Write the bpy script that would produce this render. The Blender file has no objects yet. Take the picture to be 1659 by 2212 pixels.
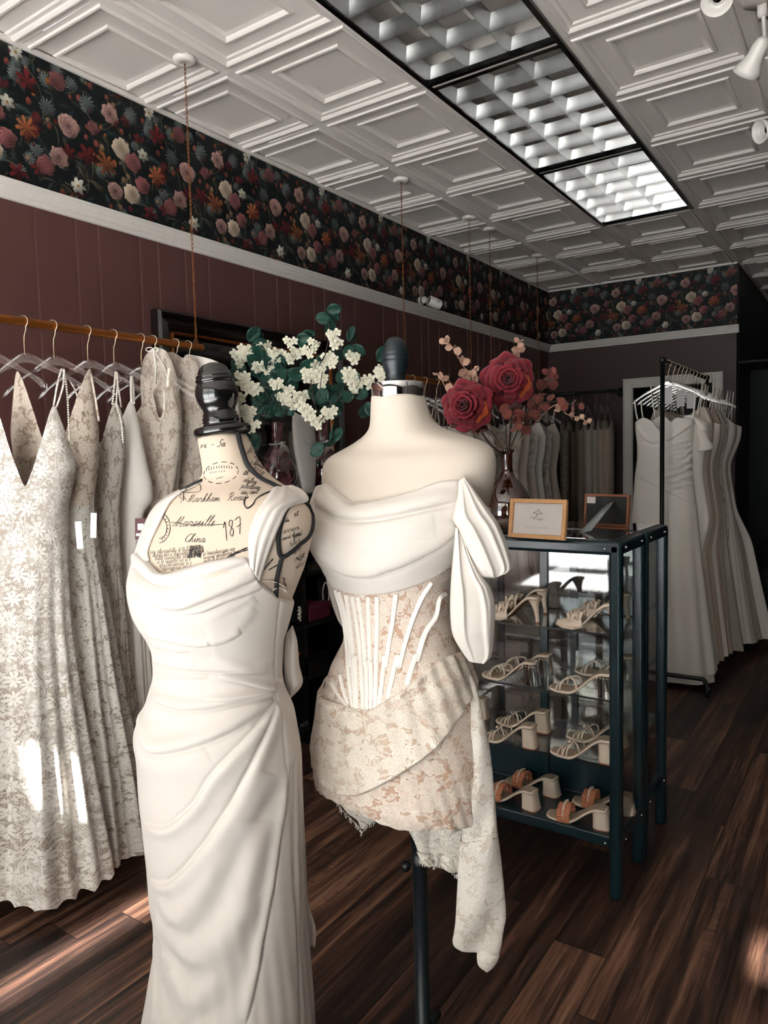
import bpy, math, random
import numpy as np
from mathutils import Vector, Matrix, noise as mnoise
from mathutils.bvhtree import BVHTree
random.seed(7); RNG=np.random.RandomState(7)
sc=bpy.context.scene; COL=sc.collection
PI=math.pi
# ---------------------------------------------------------------- camera calibration (metres)
F=1583.57; W,H=1659,2212
YAW,PIT,ROL=-0.595823,-0.0733897,-0.023561
C=np.array([2.28648,-2.89644,1.43])
_f=np.array([math.sin(YAW)*math.cos(PIT),math.cos(YAW)*math.cos(PIT),math.sin(PIT)])
_r=np.array([math.cos(YAW),-math.sin(YAW),0.]); _u=np.cross(_r,_f)
RR=math.cos(ROL)*_r+math.sin(ROL)*_u; UU=-math.sin(ROL)*_r+math.cos(ROL)*_u; FF=_f
CEIL=3.048; WX=-0.49; BY=4.2
def ray(x,y): return RR*(x-829.5)/F-UU*(y-1106)/F+FF
def pl(x,y,ax,val):
    v=ray(x,y); return C+v*((val-C[ax])/v[ax])
def dep(x,y,d): return C+ray(x,y)*d
def pr(P):
    P=np.asarray(P,float)-C; z=P@FF
    return 829.5+F*(P@RR)/z, 1106-F*(P@UU)/z, z
def zat(x,y,P):
    v=ray(x,y); n=v[:2]; t=((np.array(P[:2])-C[:2])@n)/(n@n); return (C+v*t)[2]
# ---------------------------------------------------------------- mesh building
class MB:
    def __init__(s): s.v=[]; s.f=[]; s.uv=[]; s.n=0; s.m=[]
    def add(s,v,f,uv=None,mi=0):
        v=np.asarray(v,float).reshape(-1,3); o=s.n
        s.v.append(v); s.uv.append(np.zeros((len(v),2)) if uv is None else np.asarray(uv,float))
        s.f+= [tuple(int(i)+o for i in q) for q in f]; s.m+=[mi]*len(f); s.n+=len(v); return s
    def box(s,c,d,M=None,mi=0):
        c=np.array(c,float); h=np.array(d,float)/2
        v=np.array([[x,y,z] for x in(-1,1) for y in(-1,1) for z in(-1,1)])*h
        if M is not None: v=v@np.array(M).T
        return s.add(v+c,[(0,1,3,2),(4,6,7,5),(0,4,5,1),(2,3,7,6),(0,2,6,4),(1,5,7,3)],mi=mi)
    def grid(s,P,cu=False,cv=False,uv=None,flip=False,mi=0):
        P=np.asarray(P,float); m,n=P.shape[:2]; f=[]
        I=np.arange(m*n).reshape(m,n)
        a=I if not cu else np.vstack([I,I[:1]])
        if cv: a=np.hstack([a,a[:,:1]])
        q=np.stack([a[:-1,:-1],a[1:,:-1],a[1:,1:],a[:-1,1:]],-1).reshape(-1,4)
        if flip: q=q[:,::-1]
        return s.add(P.reshape(-1,3),q.tolist(),None if uv is None else np.asarray(uv).reshape(-1,2),mi=mi)
    def tube(s,pts,r,n=8,caps=True,closed=False,mi=0,flat=1.0):
        pts=np.asarray(pts,float); k=len(pts); r=np.broadcast_to(np.asarray(r,float),(k,))
        if closed: T=np.roll(pts,-1,0)-np.roll(pts,1,0)
        else: T=np.gradient(pts,axis=0)
        T/=np.linalg.norm(T,axis=1)[:,None]+1e-12
        a=np.array([0,0,1.]) if abs(T[0][2])<.9 else np.array([1.,0,0])
        N=np.cross(T[0],a); N/=np.linalg.norm(N); rings=[]
        for i in range(k):
            N=N-T[i]*(N@T[i]); N/=np.linalg.norm(N)+1e-12; B=np.cross(T[i],N)
            th=np.arange(n)*2*PI/n
            rings.append(pts[i]+r[i]*(np.cos(th)[:,None]*N+flat*np.sin(th)[:,None]*B))
        o=s.n; s.grid(np.array(rings),cu=closed,cv=True,mi=mi)
        if caps and not closed:
            s.f+= [tuple(range(o,o+n))[::-1],tuple(range(o+(k-1)*n,o+k*n))]; s.m+=[mi,mi]
        return s
    def lathe(s,prof,n=32,c=(0,0,0),M=None,mi=0,cap=True):
        prof=np.asarray(prof,float); th=np.arange(n)*2*PI/n
        P=np.stack([np.outer(prof[:,0],np.cos(th)),np.outer(prof[:,0],np.sin(th)),np.repeat(prof[:,1][:,None],n,1)],-1)
        if M is not None: P=P@np.array(M).T
        P=P+np.array(c,float); o=s.n
        s.grid(P,cv=True,flip=True,mi=mi)
        if cap:
            if prof[0][0]>1e-6: s.f.append(tuple(range(o,o+n))); s.m.append(mi)
            if prof[-1][0]>1e-6: s.f.append(tuple(range(o+(len(prof)-1)*n,o+len(prof)*n))[::-1]); s.m.append(mi)
        return s
    def ball(s,c,r,n=8,m=6,sc=(1,1,1),M=None,mi=0):
        t=np.linspace(0.02,PI-.02,m+1); prof=np.stack([np.sin(t)*r,-np.cos(t)*r],-1)
        th=np.arange(n)*2*PI/n
        P=np.stack([np.outer(prof[:,0],np.cos(th)),np.outer(prof[:,0],np.sin(th)),np.repeat(prof[:,1][:,None],n,1)],-1)*np.array(sc)
        if M is not None: P=P@np.array(M).T
        o=s.n; s.grid(P+np.array(c,float),cv=True,flip=True,mi=mi); k=m+1
        s.f+= [tuple(range(o,o+n)),tuple(range(o+(k-1)*n,o+k*n))[::-1]]; s.m+=[mi,mi]
        return s
    def build(s,name,mat,parent=None,smooth=True,local=False,bevel=0,solid=0,sub=0,col=None,angle=None):
        me=bpy.data.meshes.new(name)
        V=np.concatenate(s.v) if s.v else np.zeros((0,3))
        if parent is not None and not local:
            q=parent
            while q is not None: V=V-np.array(q.location); q=q.parent
        me.from_pydata(V.tolist(),[],s.f)
        me.validate(); 
        UV=np.concatenate(s.uv)
        if np.any(UV):
            l=me.uv_layers.new(name='UVMap'); idx=np.zeros(len(me.loops),int); me.loops.foreach_get('vertex_index',idx)
            l.data.foreach_set('uv',UV[idx].ravel())
        for mt in (mat if isinstance(mat,(list,tuple)) else [mat]): me.materials.append(mt)
        if isinstance(mat,(list,tuple)) and len(s.m)==len(me.polygons): me.polygons.foreach_set('material_index',s.m)
        if smooth: me.polygons.foreach_set('use_smooth',[True]*len(me.polygons))
        if col is not None:
            a=me.color_attributes.new('paint','FLOAT_COLOR','POINT'); a.data.foreach_set('color',col.ravel())
        o=bpy.data.objects.new(name,me); COL.objects.link(o)
        if smooth and angle is not None:
            try: me.set_sharp_from_angle(angle=math.radians(angle))
            except Exception: pass
        if bevel:
            b=o.modifiers.new('b','BEVEL'); b.width=bevel; b.segments=2; b.limit_method='ANGLE'
        if solid:
            b=o.modifiers.new('s','SOLIDIFY'); b.thickness=solid; b.offset=0
        if sub:
            b=o.modifiers.new('u','SUBSURF'); b.levels=sub; b.render_levels=sub
        if parent is not None: o.parent=parent
        return o
def thing(name,label,cat,loc=(0,0,0),rz=0,group=None,kind=None):
    o=bpy.data.objects.new(name,None); COL.objects.link(o); o.empty_display_size=.05
    o.location=loc; o.rotation_euler=(0,0,rz); return tag(o,label,cat,group,kind)
def tag(o,label=None,cat=None,group=None,kind=None):
    if label: o['label']=label
    if cat: o['category']=cat
    if group: o['group']=group
    if kind: o['kind']=kind
    return o
def struct(o): o['kind']='structure'; return o
def copy_tree(o,loc=None,rz=None,label=None,group=None,scale=None):
    r=o.copy(); COL.objects.link(r)
    for ch in o.children:
        c=ch.copy(); COL.objects.link(c); c.parent=r
        for g in ch.children:
            d=g.copy(); COL.objects.link(d); d.parent=c
    if loc is not None: r.location=loc
    if rz is not None: r.rotation_euler=(0,0,rz)
    if scale is not None: r.scale=(scale,)*3
    if label: r['label']=label
    if group: r['group']=group
    return r
def rotm(ax,a): return np.array(Matrix.Rotation(a,3,ax))
def bez(pts,n=12):
    """smooth curve through points (catmull-rom)"""
    p=np.asarray(pts,float); p=np.vstack([2*p[0]-p[1],p,2*p[-1]-p[-2]]); out=[]
    for i in range(1,len(p)-2):
        t=np.linspace(0,1,n,endpoint=False)[:,None]
        out.append(.5*((2*p[i])+(-p[i-1]+p[i+1])*t+(2*p[i-1]-5*p[i]+4*p[i+1]-p[i+2])*t**2+(-p[i-1]+3*p[i]-3*p[i+1]+p[i+2])*t**3))
    return np.vstack(out+[p[-2:-1]])
# ---------------------------------------------------------------- materials
def srgb(r,g,b):
    f=lambda c:(c/12.92 if c<=.04045 else ((c+.055)/1.055)**2.4)
    return (f(r/255),f(g/255),f(b/255),1)
class NT:
    def __init__(s,name):
        s.mat=bpy.data.materials.new(name); s.mat.use_nodes=True; s.t=s.mat.node_tree
        s.b=s.t.nodes['Principled BSDF']
    def nd(s,typ,**kw):
        n=s.t.nodes.new(typ)
        for k,v in kw.items(): setattr(n,k,v)
        return n
    def lk(s,a,b): s.t.links.new(a,b)
    def set(s,sock,v):
        if isinstance(v,(int,float)): sock.default_value=v
        elif isinstance(v,tuple): sock.default_value=v
        else: s.lk(v,sock)
    def math(s,op,a,b=0.,c=0.,clamp=False):
        n=s.nd('ShaderNodeMath',operation=op,use_clamp=clamp); s.set(n.inputs[0],a); s.set(n.inputs[1],b); s.set(n.inputs[2],c); return n.outputs[0]
    def vmath(s,op,a,b=(0,0,0)):
        n=s.nd('ShaderNodeVectorMath',operation=op); s.set(n.inputs[0],a)
        if op=='SCALE': s.set(n.inputs[3],b)
        else: s.set(n.inputs[1],b)
        return n.outputs[1] if op in('LENGTH','DOT_PRODUCT','DISTANCE') else n.outputs[0]
    def mix(s,f,a,b,blend='MIX'):
        n=s.nd('ShaderNodeMix',data_type='RGBA',blend_type=blend); s.set(n.inputs[0],f); s.set(n.inputs[6],a); s.set(n.inputs[7],b); return n.outputs[2]
    def ramp(s,f,stops):
        n=s.nd('ShaderNodeValToRGB'); s.set(n.inputs[0],f); e=n.color_ramp.elements
        while len(e)<len(stops): e.new(.5)
        for i,(p,c) in enumerate(stops): e[i].position=p; e[i].color=c if isinstance(c,tuple) else (c,c,c,1)
        return n.outputs[0]
    def step(s,f,lo,hi):
        n=s.nd('ShaderNodeMapRange',interpolation_type='SMOOTHSTEP'); s.set(n.inputs[0],f); s.set(n.inputs[1],lo); s.set(n.inputs[2],hi); return n.outputs[0]
    def noise(s,vec,scale,detail=2,rough=.5,dist=0,out=0,dim='3D'):
        n=s.nd('ShaderNodeTexNoise',noise_dimensions=dim); s.lk(vec,n.inputs['Vector']) if vec is not None else None
        n.inputs['Scale'].default_value=scale; n.inputs['Detail'].default_value=detail; n.inputs['Roughness'].default_value=rough; n.inputs['Distortion'].default_value=dist; return n.outputs[out]
    def vor(s,vec,scale,feature='F1',rand=1.,dim='3D',out='Distance'):
        n=s.nd('ShaderNodeTexVoronoi',voronoi_dimensions=dim,feature=feature); s.lk(vec,n.inputs['Vector'])
        n.inputs['Scale'].default_value=scale; n.inputs['Randomness'].default_value=rand; return n if out is None else n.outputs[out]
    def sep(s,v): n=s.nd('ShaderNodeSeparateXYZ'); s.lk(v,n.inputs[0]); return n.outputs
    def comb(s,x=0.,y=0.,z=0.): n=s.nd('ShaderNodeCombineXYZ'); s.set(n.inputs[0],x);s.set(n.inputs[1],y);s.set(n.inputs[2],z); return n.outputs[0]
    def co(s,k='Object'): return s.nd('ShaderNodeTexCoord').outputs[k]
    def P(s,**kw):
        names={'color':'Base Color','rough':'Roughness','metal':'Metallic','trans':'Transmission Weight','ior':'IOR','alpha':'Alpha','sheen':'Sheen Weight','spec':'Specular IOR Level','coat':'Coat Weight','sss':'Subsurface Weight','aniso':'Anisotropic'}
        for k,v in kw.items(): s.set(s.b.inputs[names[k]],v)
        return s
    def bump(s,h,strength=.3,dist=.002):
        n=s.nd('ShaderNodeBump'); s.set(n.inputs['Strength'],strength); n.inputs['Distance'].default_value=dist; s.lk(h,n.inputs['Height']); s.lk(n.outputs[0],s.b.inputs['Normal']); return n
def plain(name,col,rough=.5,metal=0,spec=.5,var=.06,scale=30,bump=0,**kw):
    m=NT(name); o=m.co('Object'); n=m.noise(o,scale,3)
    c=tuple(list(col[:3])+[1]); d=tuple([min(1,x*(1-var*2)) for x in col[:3]]+[1])
    m.P(color=m.mix(n,c,d),rough=rough,metal=metal,spec=spec,**kw)
    if bump: m.bump(m.noise(o,scale*6,3),.3,bump)
    return m.mat
M={}
M['teal_metal']=plain('teal_black_metal',srgb(16,42,50),.28,0,.6)
M['black_metal']=plain('black_metal',srgb(16,22,24),.4,0,.5)
M['pole_metal']=plain('powder_coated_black',srgb(14,26,30),.42,0,.5)
M['chrome']=plain('chrome',(.85,.85,.85),.06,1,var=.02)
M['brass']=plain('brushed_brass',srgb(176,104,44),.38,.75,var=.15)
M['chain']=plain('antique_chain_brass',srgb(150,90,45),.45,.6,var=.2,scale=200)
M['white_paint']=plain('white_trim_paint',srgb(226,220,212),.4)
M['white_plastic']=plain('white_plastic',srgb(225,220,213),.35)
M['gold_hook']=plain('gold_hook_wire',srgb(214,190,160),.25,.8)
M['black_lacquer']=plain('glossy_black_wood',srgb(10,11,12),.16,0,.6,coat=.3)
M['dark_wood']=plain('dark_stained_wood',srgb(20,20,20),.4,0,.4,var=.3)
M['ornate']=plain('dark_bronze_frame',srgb(26,16,13),.32,.1,.6,var=.4,scale=60)
M['gilt']=plain('gilt_edge',srgb(214,126,66),.35,.5,var=.3)
def glass(name,col,rough=.0,ior=1.45,thin=True,gl=1.2):
    m=NT(name); m.t.nodes.remove(m.b); out=m.t.nodes['Material Output']
    if thin:
        g=m.nd('ShaderNodeBsdfGlossy'); g.inputs['Roughness'].default_value=.03; g.inputs['Color'].default_value=(1,1,1,1)
        t=m.nd('ShaderNodeBsdfTransparent'); t.inputs[0].default_value=col
        fr=m.nd('ShaderNodeLayerWeight'); fr.inputs[0].default_value=.5; sch=m.math('MULTIPLY_ADD',m.math('POWER',fr.outputs['Facing'],5.),.96,.04)
        x=m.nd('ShaderNodeMixShader'); m.lk(m.math('MULTIPLY',sch,gl,clamp=True),x.inputs[0]); m.lk(t.outputs[0],x.inputs[1]); m.lk(g.outputs[0],x.inputs[2]); m.lk(x.outputs[0],out.inputs[0])
    else:
        g=m.nd('ShaderNodeBsdfGlass'); g.inputs['Color'].default_value=col; g.inputs['Roughness'].default_value=rough; g.inputs['IOR'].default_value=ior; m.lk(g.outputs[0],out.inputs[0])
    return m.mat
M['pane']=glass('clear_pane',(.93,.96,.95,1))
M['acrylic_white']=glass('frosty_acrylic',(.96,.96,.95,1),gl=7.)
M['acrylic']=glass('clear_acrylic',(.95,.94,.93,1),gl=2.2)
m=NT('amber_glass'); o=m.co('Object'); m.P(color=m.mix(m.noise(o,9,3),srgb(18,7,4),srgb(72,28,11)),rough=.05,spec=.9,coat=1.); M['amber']=m.mat
m=NT('mauve_glass'); o=m.co('Object'); m.P(color=m.ramp(m.noise(o,11,3,.5,1.2),[(.35,srgb(34,14,20)),(.5,srgb(84,46,52)),(.62,srgb(140,88,92))]),rough=.08,spec=.9,coat=1.); M['mauve']=m.mat
def mirror(name,c,r=.02):
    m=NT(name); m.P(color=c,rough=r,metal=1.); return m.mat
M['mirror']=mirror('mirror_glass',(.16,.17,.17,1),.05)
M['louver']=mirror('silver_louver',(.50,.50,.49,1),.26)
# ---- plain cloth
def cloth_mat(name,col,rough=.75,weave=1800,sheen=.15,b=.15,sub=.0,trans=0):
    m=NT(name); o=m.co('Object'); n=m.noise(o,6,2); w=m.noise(o,weave,1)
    d=tuple([x*.93 for x in col[:3]]+[1])
    m.P(color=m.mix(n,tuple(col[:3])+(1,),d),rough=rough,sheen=sheen,spec=.25)
    m.bump(w,b,.0004); return m.mat
M['crepe']=cloth_mat('ivory_crepe',srgb(203,196,189))
M['crepe2']=cloth_mat('soft_ivory_crepe',srgb(205,198,190))
M['linen']=cloth_mat('cream_linen_jersey',srgb(196,185,172),weave=900,b=.3)
M['script_linen']=cloth_mat('beige_printed_canvas',srgb(197,180,162),weave=900,b=.25)
M['satin']=cloth_mat('ivory_satin',srgb(240,234,226),rough=.36,sheen=0,b=.05)
M['tulle']=cloth_mat('champagne_tulle',srgb(186,168,152),rough=.7)
M['greige']=cloth_mat('pale_taupe_tulle',srgb(208,197,184),rough=.7)
M['ink']=plain('black_ink',srgb(36,33,34),.8)
M['black_braid']=plain('black_braid',srgb(14,14,16),.8,bump=.002,scale=150)
M['grey_cloth']=cloth_mat('grey_velvet',srgb(156,164,164),rough=.8)
def flower_cells(m,vec,scale,petals,r0,rand=.7,amp=.28,dim='2D'):
    """one flower per voronoi cell: returns (mask, radius, angle)"""
    v=m.vor(vec,scale,rand=rand,dim=dim,out=None)
    d=m.vmath('SCALE',m.vmath('SUBTRACT',vec,v.outputs['Position']),float(scale))
    x,y,_=m.sep(d); r=m.vmath('LENGTH',d); a=m.math('ARCTAN2',y,x)
    cr=m.sep(m.nd('ShaderNodeSeparateColor').outputs[0]) if False else v.outputs['Color']
    ph=m.math('MULTIPLY',m.sep(cr)[0],6.28)
    pet=m.math('ABSOLUTE',m.math('COSINE',m.math('MULTIPLY_ADD',a,petals/2,ph)))
    edge=m.math('MULTIPLY_ADD',pet,amp*r0,r0*(1-amp))
    mask=m.step(m.math('SUBTRACT',edge,r),-.008,.015)
    return mask,r,a,pet,v
def lace_mask(m,uv,s=1.,vine=.03,net=True,flower=12.,warp=.010,cov=.42,vines=True):
    w=m.noise(uv,9*s,2,out=1,dim='2D'); w=m.vmath('SCALE',m.vmath('SUBTRACT',w,(.5,.5,.5)),warp*2)
    q=m.vmath('ADD',uv,w)
    def fl(scale,n,r0,rand,amp):
        mk,r,a,pet,v=flower_cells(m,q,scale,n,r0,rand,amp)
        ed=m.math('SUBTRACT',m.math('MULTIPLY_ADD',pet,amp*r0,r0*(1-amp)),r)
        outl=m.step(m.math('ABSOLUTE',ed),.045,.02); ring=m.step(m.math('ABSOLUTE',m.math('SUBTRACT',r,.13)),.035,.015)
        rib=m.math('MULTIPLY',m.step(pet,.14,.05),m.step(r,.12,.2)); body=m.math('MULTIPLY',mk,.62)
        return m.math('MAXIMUM',m.math('MAXIMUM',outl,m.math('MULTIPLY',ring,mk)),m.math('SUBTRACT',body,m.math('MULTIPLY',m.math('MULTIPLY',rib,mk),.35)))
    f1=fl(flower*s,6,.44,.7,.3); f2=fl(flower*2.2*s,3,.36,1.,.6); f3=fl(flower*4.*s,2,.34,1.,.75)
    n=m.noise(q,14*s,1,.4,.8,dim='2D'); c=m.math('ABSOLUTE',m.math('SUBTRACT',m.math('FRACT',m.math('MULTIPLY',n,5.)),.5))
    vi=m.math('MAXIMUM',m.step(m.math('ABSOLUTE',m.math('SUBTRACT',c,.13)),.035,.012),m.math('MULTIPLY',m.step(c,.14,.10),.55))
    mk=m.math('MAXIMUM',m.math('MAXIMUM',f1,f2),m.math('MAXIMUM',vi,f3) if vines else f3)
    if net:
        e=m.vor(q,240*s,'DISTANCE_TO_EDGE',dim='2D'); nt=m.step(e,.14,.05)
        cover=m.step(m.noise(q,7*s,2,dim='2D'),.42,.58)
        mk=m.math('MAXIMUM',mk,m.math('ADD',m.math('MULTIPLY',nt,.42),m.math('MULTIPLY',cover,cov),clamp=True))
    return mk
def lace_mat(name,hi,lo,s=1.,flower=12.,rough=.7,alpha=None,bump=.5,net=True,cov=.42,vines=True):
    m=NT(name); uv=m.co('UV'); mk=lace_mask(m,uv,s,flower=flower,net=net,cov=cov,vines=vines)
    m.P(color=m.mix(mk,lo,hi),rough=rough,sheen=.1,spec=.25)
    m.bump(mk,bump,.0016)
    if alpha is not None: m.P(alpha=m.math('MULTIPLY_ADD',mk,1-alpha,alpha,clamp=True))
    return m.mat
M['lace_nude']=lace_mat('ivory_lace_over_nude',srgb(226,216,204),srgb(186,146,120),s=1.35,flower=19,bump=.8,cov=.12)
M['lace_dense']=lace_mat('dense_ivory_lace',srgb(228,220,208),srgb(190,162,140),s=1.4,flower=21,bump=.9,cov=.26)
M['lace_sash']=lace_mat('white_sash_lace',srgb(230,224,216),srgb(206,190,174),s=1.4,flower=20,bump=1.,cov=.3)
M['lace_open']=lace_mat('open_ivory_lace',srgb(230,223,212),srgb(214,204,192),s=1.3,flower=16,alpha=.35,bump=.6)
M['lace_net']=lace_mat('open_net_lace_hem',srgb(230,223,212),srgb(214,204,192),s=1.8,flower=18,alpha=.05,bump=.6)
def guipure():
    m=NT('white_guipure_lace'); uv=m.co('UV'); w=m.noise(uv,8,2,out=1,dim='2D'); q=m.vmath('ADD',uv,m.vmath('SCALE',m.vmath('SUBTRACT',w,(.5,.5,.5)),.012)); u,v,_=m.sep(q)
    f=m.math('ADD',m.math('COSINE',m.math('MULTIPLY',u,2*PI/.17)),m.math('COSINE',m.math('MULTIPLY',v,2*PI/.36)))
    af=m.math('ABSOLUTE',f); l1=m.step(m.math('ABSOLUTE',m.math('SUBTRACT',af,.10)),.045,.015); l2=m.step(m.math('ABSOLUTE',m.math('SUBTRACT',af,.34)),.05,.02); l3=m.step(m.math('ABSOLUTE',m.math('SUBTRACT',af,1.25)),.05,.02)
    dots=m.math('MULTIPLY',m.step(m.math('ABSOLUTE',m.math('SUBTRACT',af,.22)),.10,.06),m.step(m.vor(q,150,dim='2D'),.30,.18))
    mk,r,a,pet,vv=flower_cells(m,q,15.,8,.40,.55,.75); rib=m.math('MULTIPLY',m.step(r,.06,.10),.0); fl=m.math('SUBTRACT',mk,m.math('MULTIPLY',m.step(m.math('ABSOLUTE',m.math('SUBTRACT',r,.07)),.03,.01),.8),clamp=True)
    mk2,_,_,_,_=flower_cells(m,q,44.,5,.34,1.,.6); mk3,_,_,_,_=flower_cells(m,q,70.,2,.36,1.,.8)
    e=m.vor(q,170.,'DISTANCE_TO_EDGE',dim='2D'); net=m.math('MULTIPLY',m.step(e,.20,.07),.55)
    inside=m.step(m.noise(q,10,2,dim='2D'),.40,.6)
    k=m.math('MAXIMUM',m.math('MAXIMUM',m.math('MAXIMUM',l1,l2),m.math('MAXIMUM',l3,dots)),m.math('MAXIMUM',fl,m.math('MAXIMUM',m.math('MULTIPLY',mk2,.85),m.math('MULTIPLY',mk3,.7))))
    k=m.math('MAXIMUM',k,m.math('ADD',net,m.math('MULTIPLY',inside,.25),clamp=True))
    m.P(color=m.mix(k,srgb(168,152,136),srgb(242,237,230)),rough=.75,spec=.2,sheen=.1); m.bump(k,.9,.0016); return m.mat
M['lace_white_old']=lace_mat('floral_white_lace',srgb(242,236,228),srgb(150,136,122),s=.95,flower=12,bump=1.,cov=.12)
M['lace_beige']=lace_mat('leafy_beige_lace',srgb(222,210,196),srgb(158,136,118),s=1.2,flower=17,bump=.8,cov=.0,vines=False)
M['lace_grey']=lace_mat('beaded_grey_lace',srgb(222,214,204),srgb(150,136,124),s=1.2,flower=15,bump=.9,cov=.0,vines=False)
M['lace_ivory2']=lace_mat('ivory_floral_lace',srgb(228,218,206),srgb(172,152,134),s=1.2,flower=14,bump=.8,cov=.0,vines=False)
M['lace_white']=guipure()
def sheer(name,col,a=.45,s=1.):
    m=NT(name); uv=m.co('UV'); mk=lace_mask(m,uv,s,flower=20,net=False)
    m.P(color=m.mix(mk,col,srgb(226,222,214)),rough=.7,alpha=m.math('MULTIPLY_ADD',mk,1-a,a,clamp=True)); return m.mat
M['sheer_leaf']=sheer('sheer_leaf_tulle',srgb(170,160,148),.82)
# sequin tulle
def sequin(name,base,n=160,thr=.2):
    m=NT(name); uv=m.co('UV'); v=m.vor(uv,n,dim='2D',out=None); dots=m.step(v.outputs['Distance'],thr,thr*.6)
    k=m.step(m.sep(v.outputs['Color'])[1],.5,.6); dots=m.math('MULTIPLY',dots,k)
    m.P(color=m.mix(dots,base,(.8,.78,.74,1)),rough=m.math('MULTIPLY_ADD',dots,-.5,.7),metal=m.math('MULTIPLY',dots,.6)); m.bump(dots,.4,.001); return m.mat
M['sequin_dark']=sequin('sequinned_taupe_tulle',srgb(120,104,88),110,.3)
M['sequin_light']=sequin('sequinned_ivory_tulle',srgb(176,168,156),130,.22)
# maroon painted panelling
m=NT('maroon_wall_paint'); o=m.co('Object')
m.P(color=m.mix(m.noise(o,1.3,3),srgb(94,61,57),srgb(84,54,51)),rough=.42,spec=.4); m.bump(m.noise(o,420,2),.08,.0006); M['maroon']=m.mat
M['groove']=plain('groove_lines',srgb(118,80,76),.5)  # groove strips in a lighter tone than the panels
# ceiling white
m=NT('white_ceiling_tile'); o=m.co('Object')
m.P(color=m.mix(m.noise(o,3,2),srgb(222,215,208),srgb(214,207,200)),rough=.4,spec=.4); m.bump(m.noise(o,260,2),.05,.0005); M['ceil']=m.mat
# wood plank floor (boards run along Y)
def floor_mat():
    m=NT('dark_plank_floor'); o=m.co('Object'); x,y,z=m.sep(o)
    col=m.math('FLOOR',m.math('DIVIDE',x,.152))
    wn=m.nd('ShaderNodeTexWhiteNoise',noise_dimensions='1D'); m.lk(col,wn.inputs['W'])
    yy=m.math('ADD',y,m.math('MULTIPLY',wn.outputs[0],3.1)); row=m.math('FLOOR',m.math('DIVIDE',yy,1.22))
    wn2=m.nd('ShaderNodeTexWhiteNoise',noise_dimensions='2D'); m.lk(m.comb(col,row),wn2.inputs['Vector'])
    rnd=wn2.outputs[0]
    fx=m.math('FRACT',m.math('DIVIDE',x,.152)); fy=m.math('FRACT',m.math('DIVIDE',yy,1.22))
    ex=m.math('MINIMUM',fx,m.math('SUBTRACT',1.,fx)); ey=m.math('MINIMUM',fy,m.math('SUBTRACT',1.,fy))
    seam=m.math('MAXIMUM',m.step(ex,.012,.004),m.step(ey,.0018,.0006))
    off=m.math('MULTIPLY',rnd,37.)
    v=m.comb(m.math('ADD',m.math('MULTIPLY',x,24.),off),m.math('ADD',m.math('MULTIPLY',y,1.15),off),off)
    big=m.noise(v,1.,5,.62,.5); 
    v2=m.comb(m.math('ADD',m.math('MULTIPLY',x,95.),off),m.math('MULTIPLY',y,4.),off); fine=m.noise(v2,1.,4,.65)
    v3=m.comb(m.math('MULTIPLY',x,14.),m.math('MULTIPLY',y,170.),off); saw=m.noise(v3,1.,2,.5)
    sawm=m.math('MULTIPLY',m.step(m.noise(v,.8,1),.56,.64),m.step(saw,.5,.6))
    t=m.math('ADD',m.math('ADD',m.math('MULTIPLY',big,.68),m.math('MULTIPLY',fine,.36)),m.math('MULTIPLY',m.math('SUBTRACT',rnd,.5),.17))
    c=m.ramp(t,[(.37,srgb(24,17,15)),(.46,srgb(46,32,27)),(.55,srgb(80,55,44)),(.64,srgb(124,90,71)),(.76,srgb(156,124,102))])
    c=m.mix(m.math('MULTIPLY',sawm,.5),c,srgb(30,20,17)); c=m.mix(m.math('MULTIPLY',seam,.85),c,srgb(14,10,9))
    m.P(color=c,rough=m.math('MULTIPLY_ADD',fine,.25,.32),spec=.4)
    m.bump(m.math('SUBTRACT',m.math('ADD',fine,m.math('MULTIPLY',big,.6)),m.math('MULTIPLY',seam,1.2)),.35,.0015); return m.mat
M['floor']=floor_mat()
# painted wallpaper: colour comes from the 'paint' attribute that paint_wallpaper() computes
m=NT('dark_floral_wallpaper'); a=m.nd('ShaderNodeAttribute',attribute_name='paint'); m.P(color=a.outputs['Color'],rough=.62,spec=.25); M['wallpaper']=m.mat
# petals / leaves
def petal(name,c1,c2,scale=25,rough=.6,sheen=.2):
    m=NT(name); o=m.co('Object'); n=m.noise(o,scale,4,.6); uv=m.co('UV'); u,v,_=m.sep(uv)
    m.P(color=m.mix(m.math('MULTIPLY_ADD',n,1.6,-.3,clamp=True),c1,c2),rough=rough,sheen=sheen,spec=.25); m.bump(m.noise(o,300,2),.15,.0008); return m.mat
def rosep(name,c0,c1,c2):
    m=NT(name); uv=m.co('UV'); u,v,_=m.sep(uv); n=m.noise(m.co('Object'),22,3,.6); t=m.math('ADD',v,m.math('MULTIPLY',m.math('SUBTRACT',n,.5),.5))
    m.P(color=m.ramp(t,[(.25,c0),(.62,c1),(.98,c2)]),rough=.65,sheen=.15,spec=.2); m.bump(m.noise(m.co('Object'),260,2),.15,.0008); return m.mat  # dark petal bases paint in crevice shade; pale rims are petal colour
M['rose']=rosep('crimson_silk_petal',srgb(32,4,10),srgb(80,10,24),srgb(136,38,50))
M['rose_orange']=rosep('orange_edged_petal',srgb(56,8,16),srgb(116,24,28),srgb(186,84,34))
M['euc_pink']=petal('dusty_pink_leaf',srgb(196,164,142),srgb(158,112,98),30)
M['euc_red']=petal('russet_leaf',srgb(138,74,62),srgb(74,32,30),22)
M['white_petal']=petal('cream_white_petal',srgb(236,230,212),srgb(214,212,190),40)
M['green_leaf']=petal('teal_green_leaf',srgb(14,70,56),srgb(24,44,36),30,.45)
M['stem']=plain('brown_green_stem',srgb(62,54,40),.7)
M['peach_ruffle']=petal('peach_ruffle',srgb(214,148,112),srgb(186,112,80),60)
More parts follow.
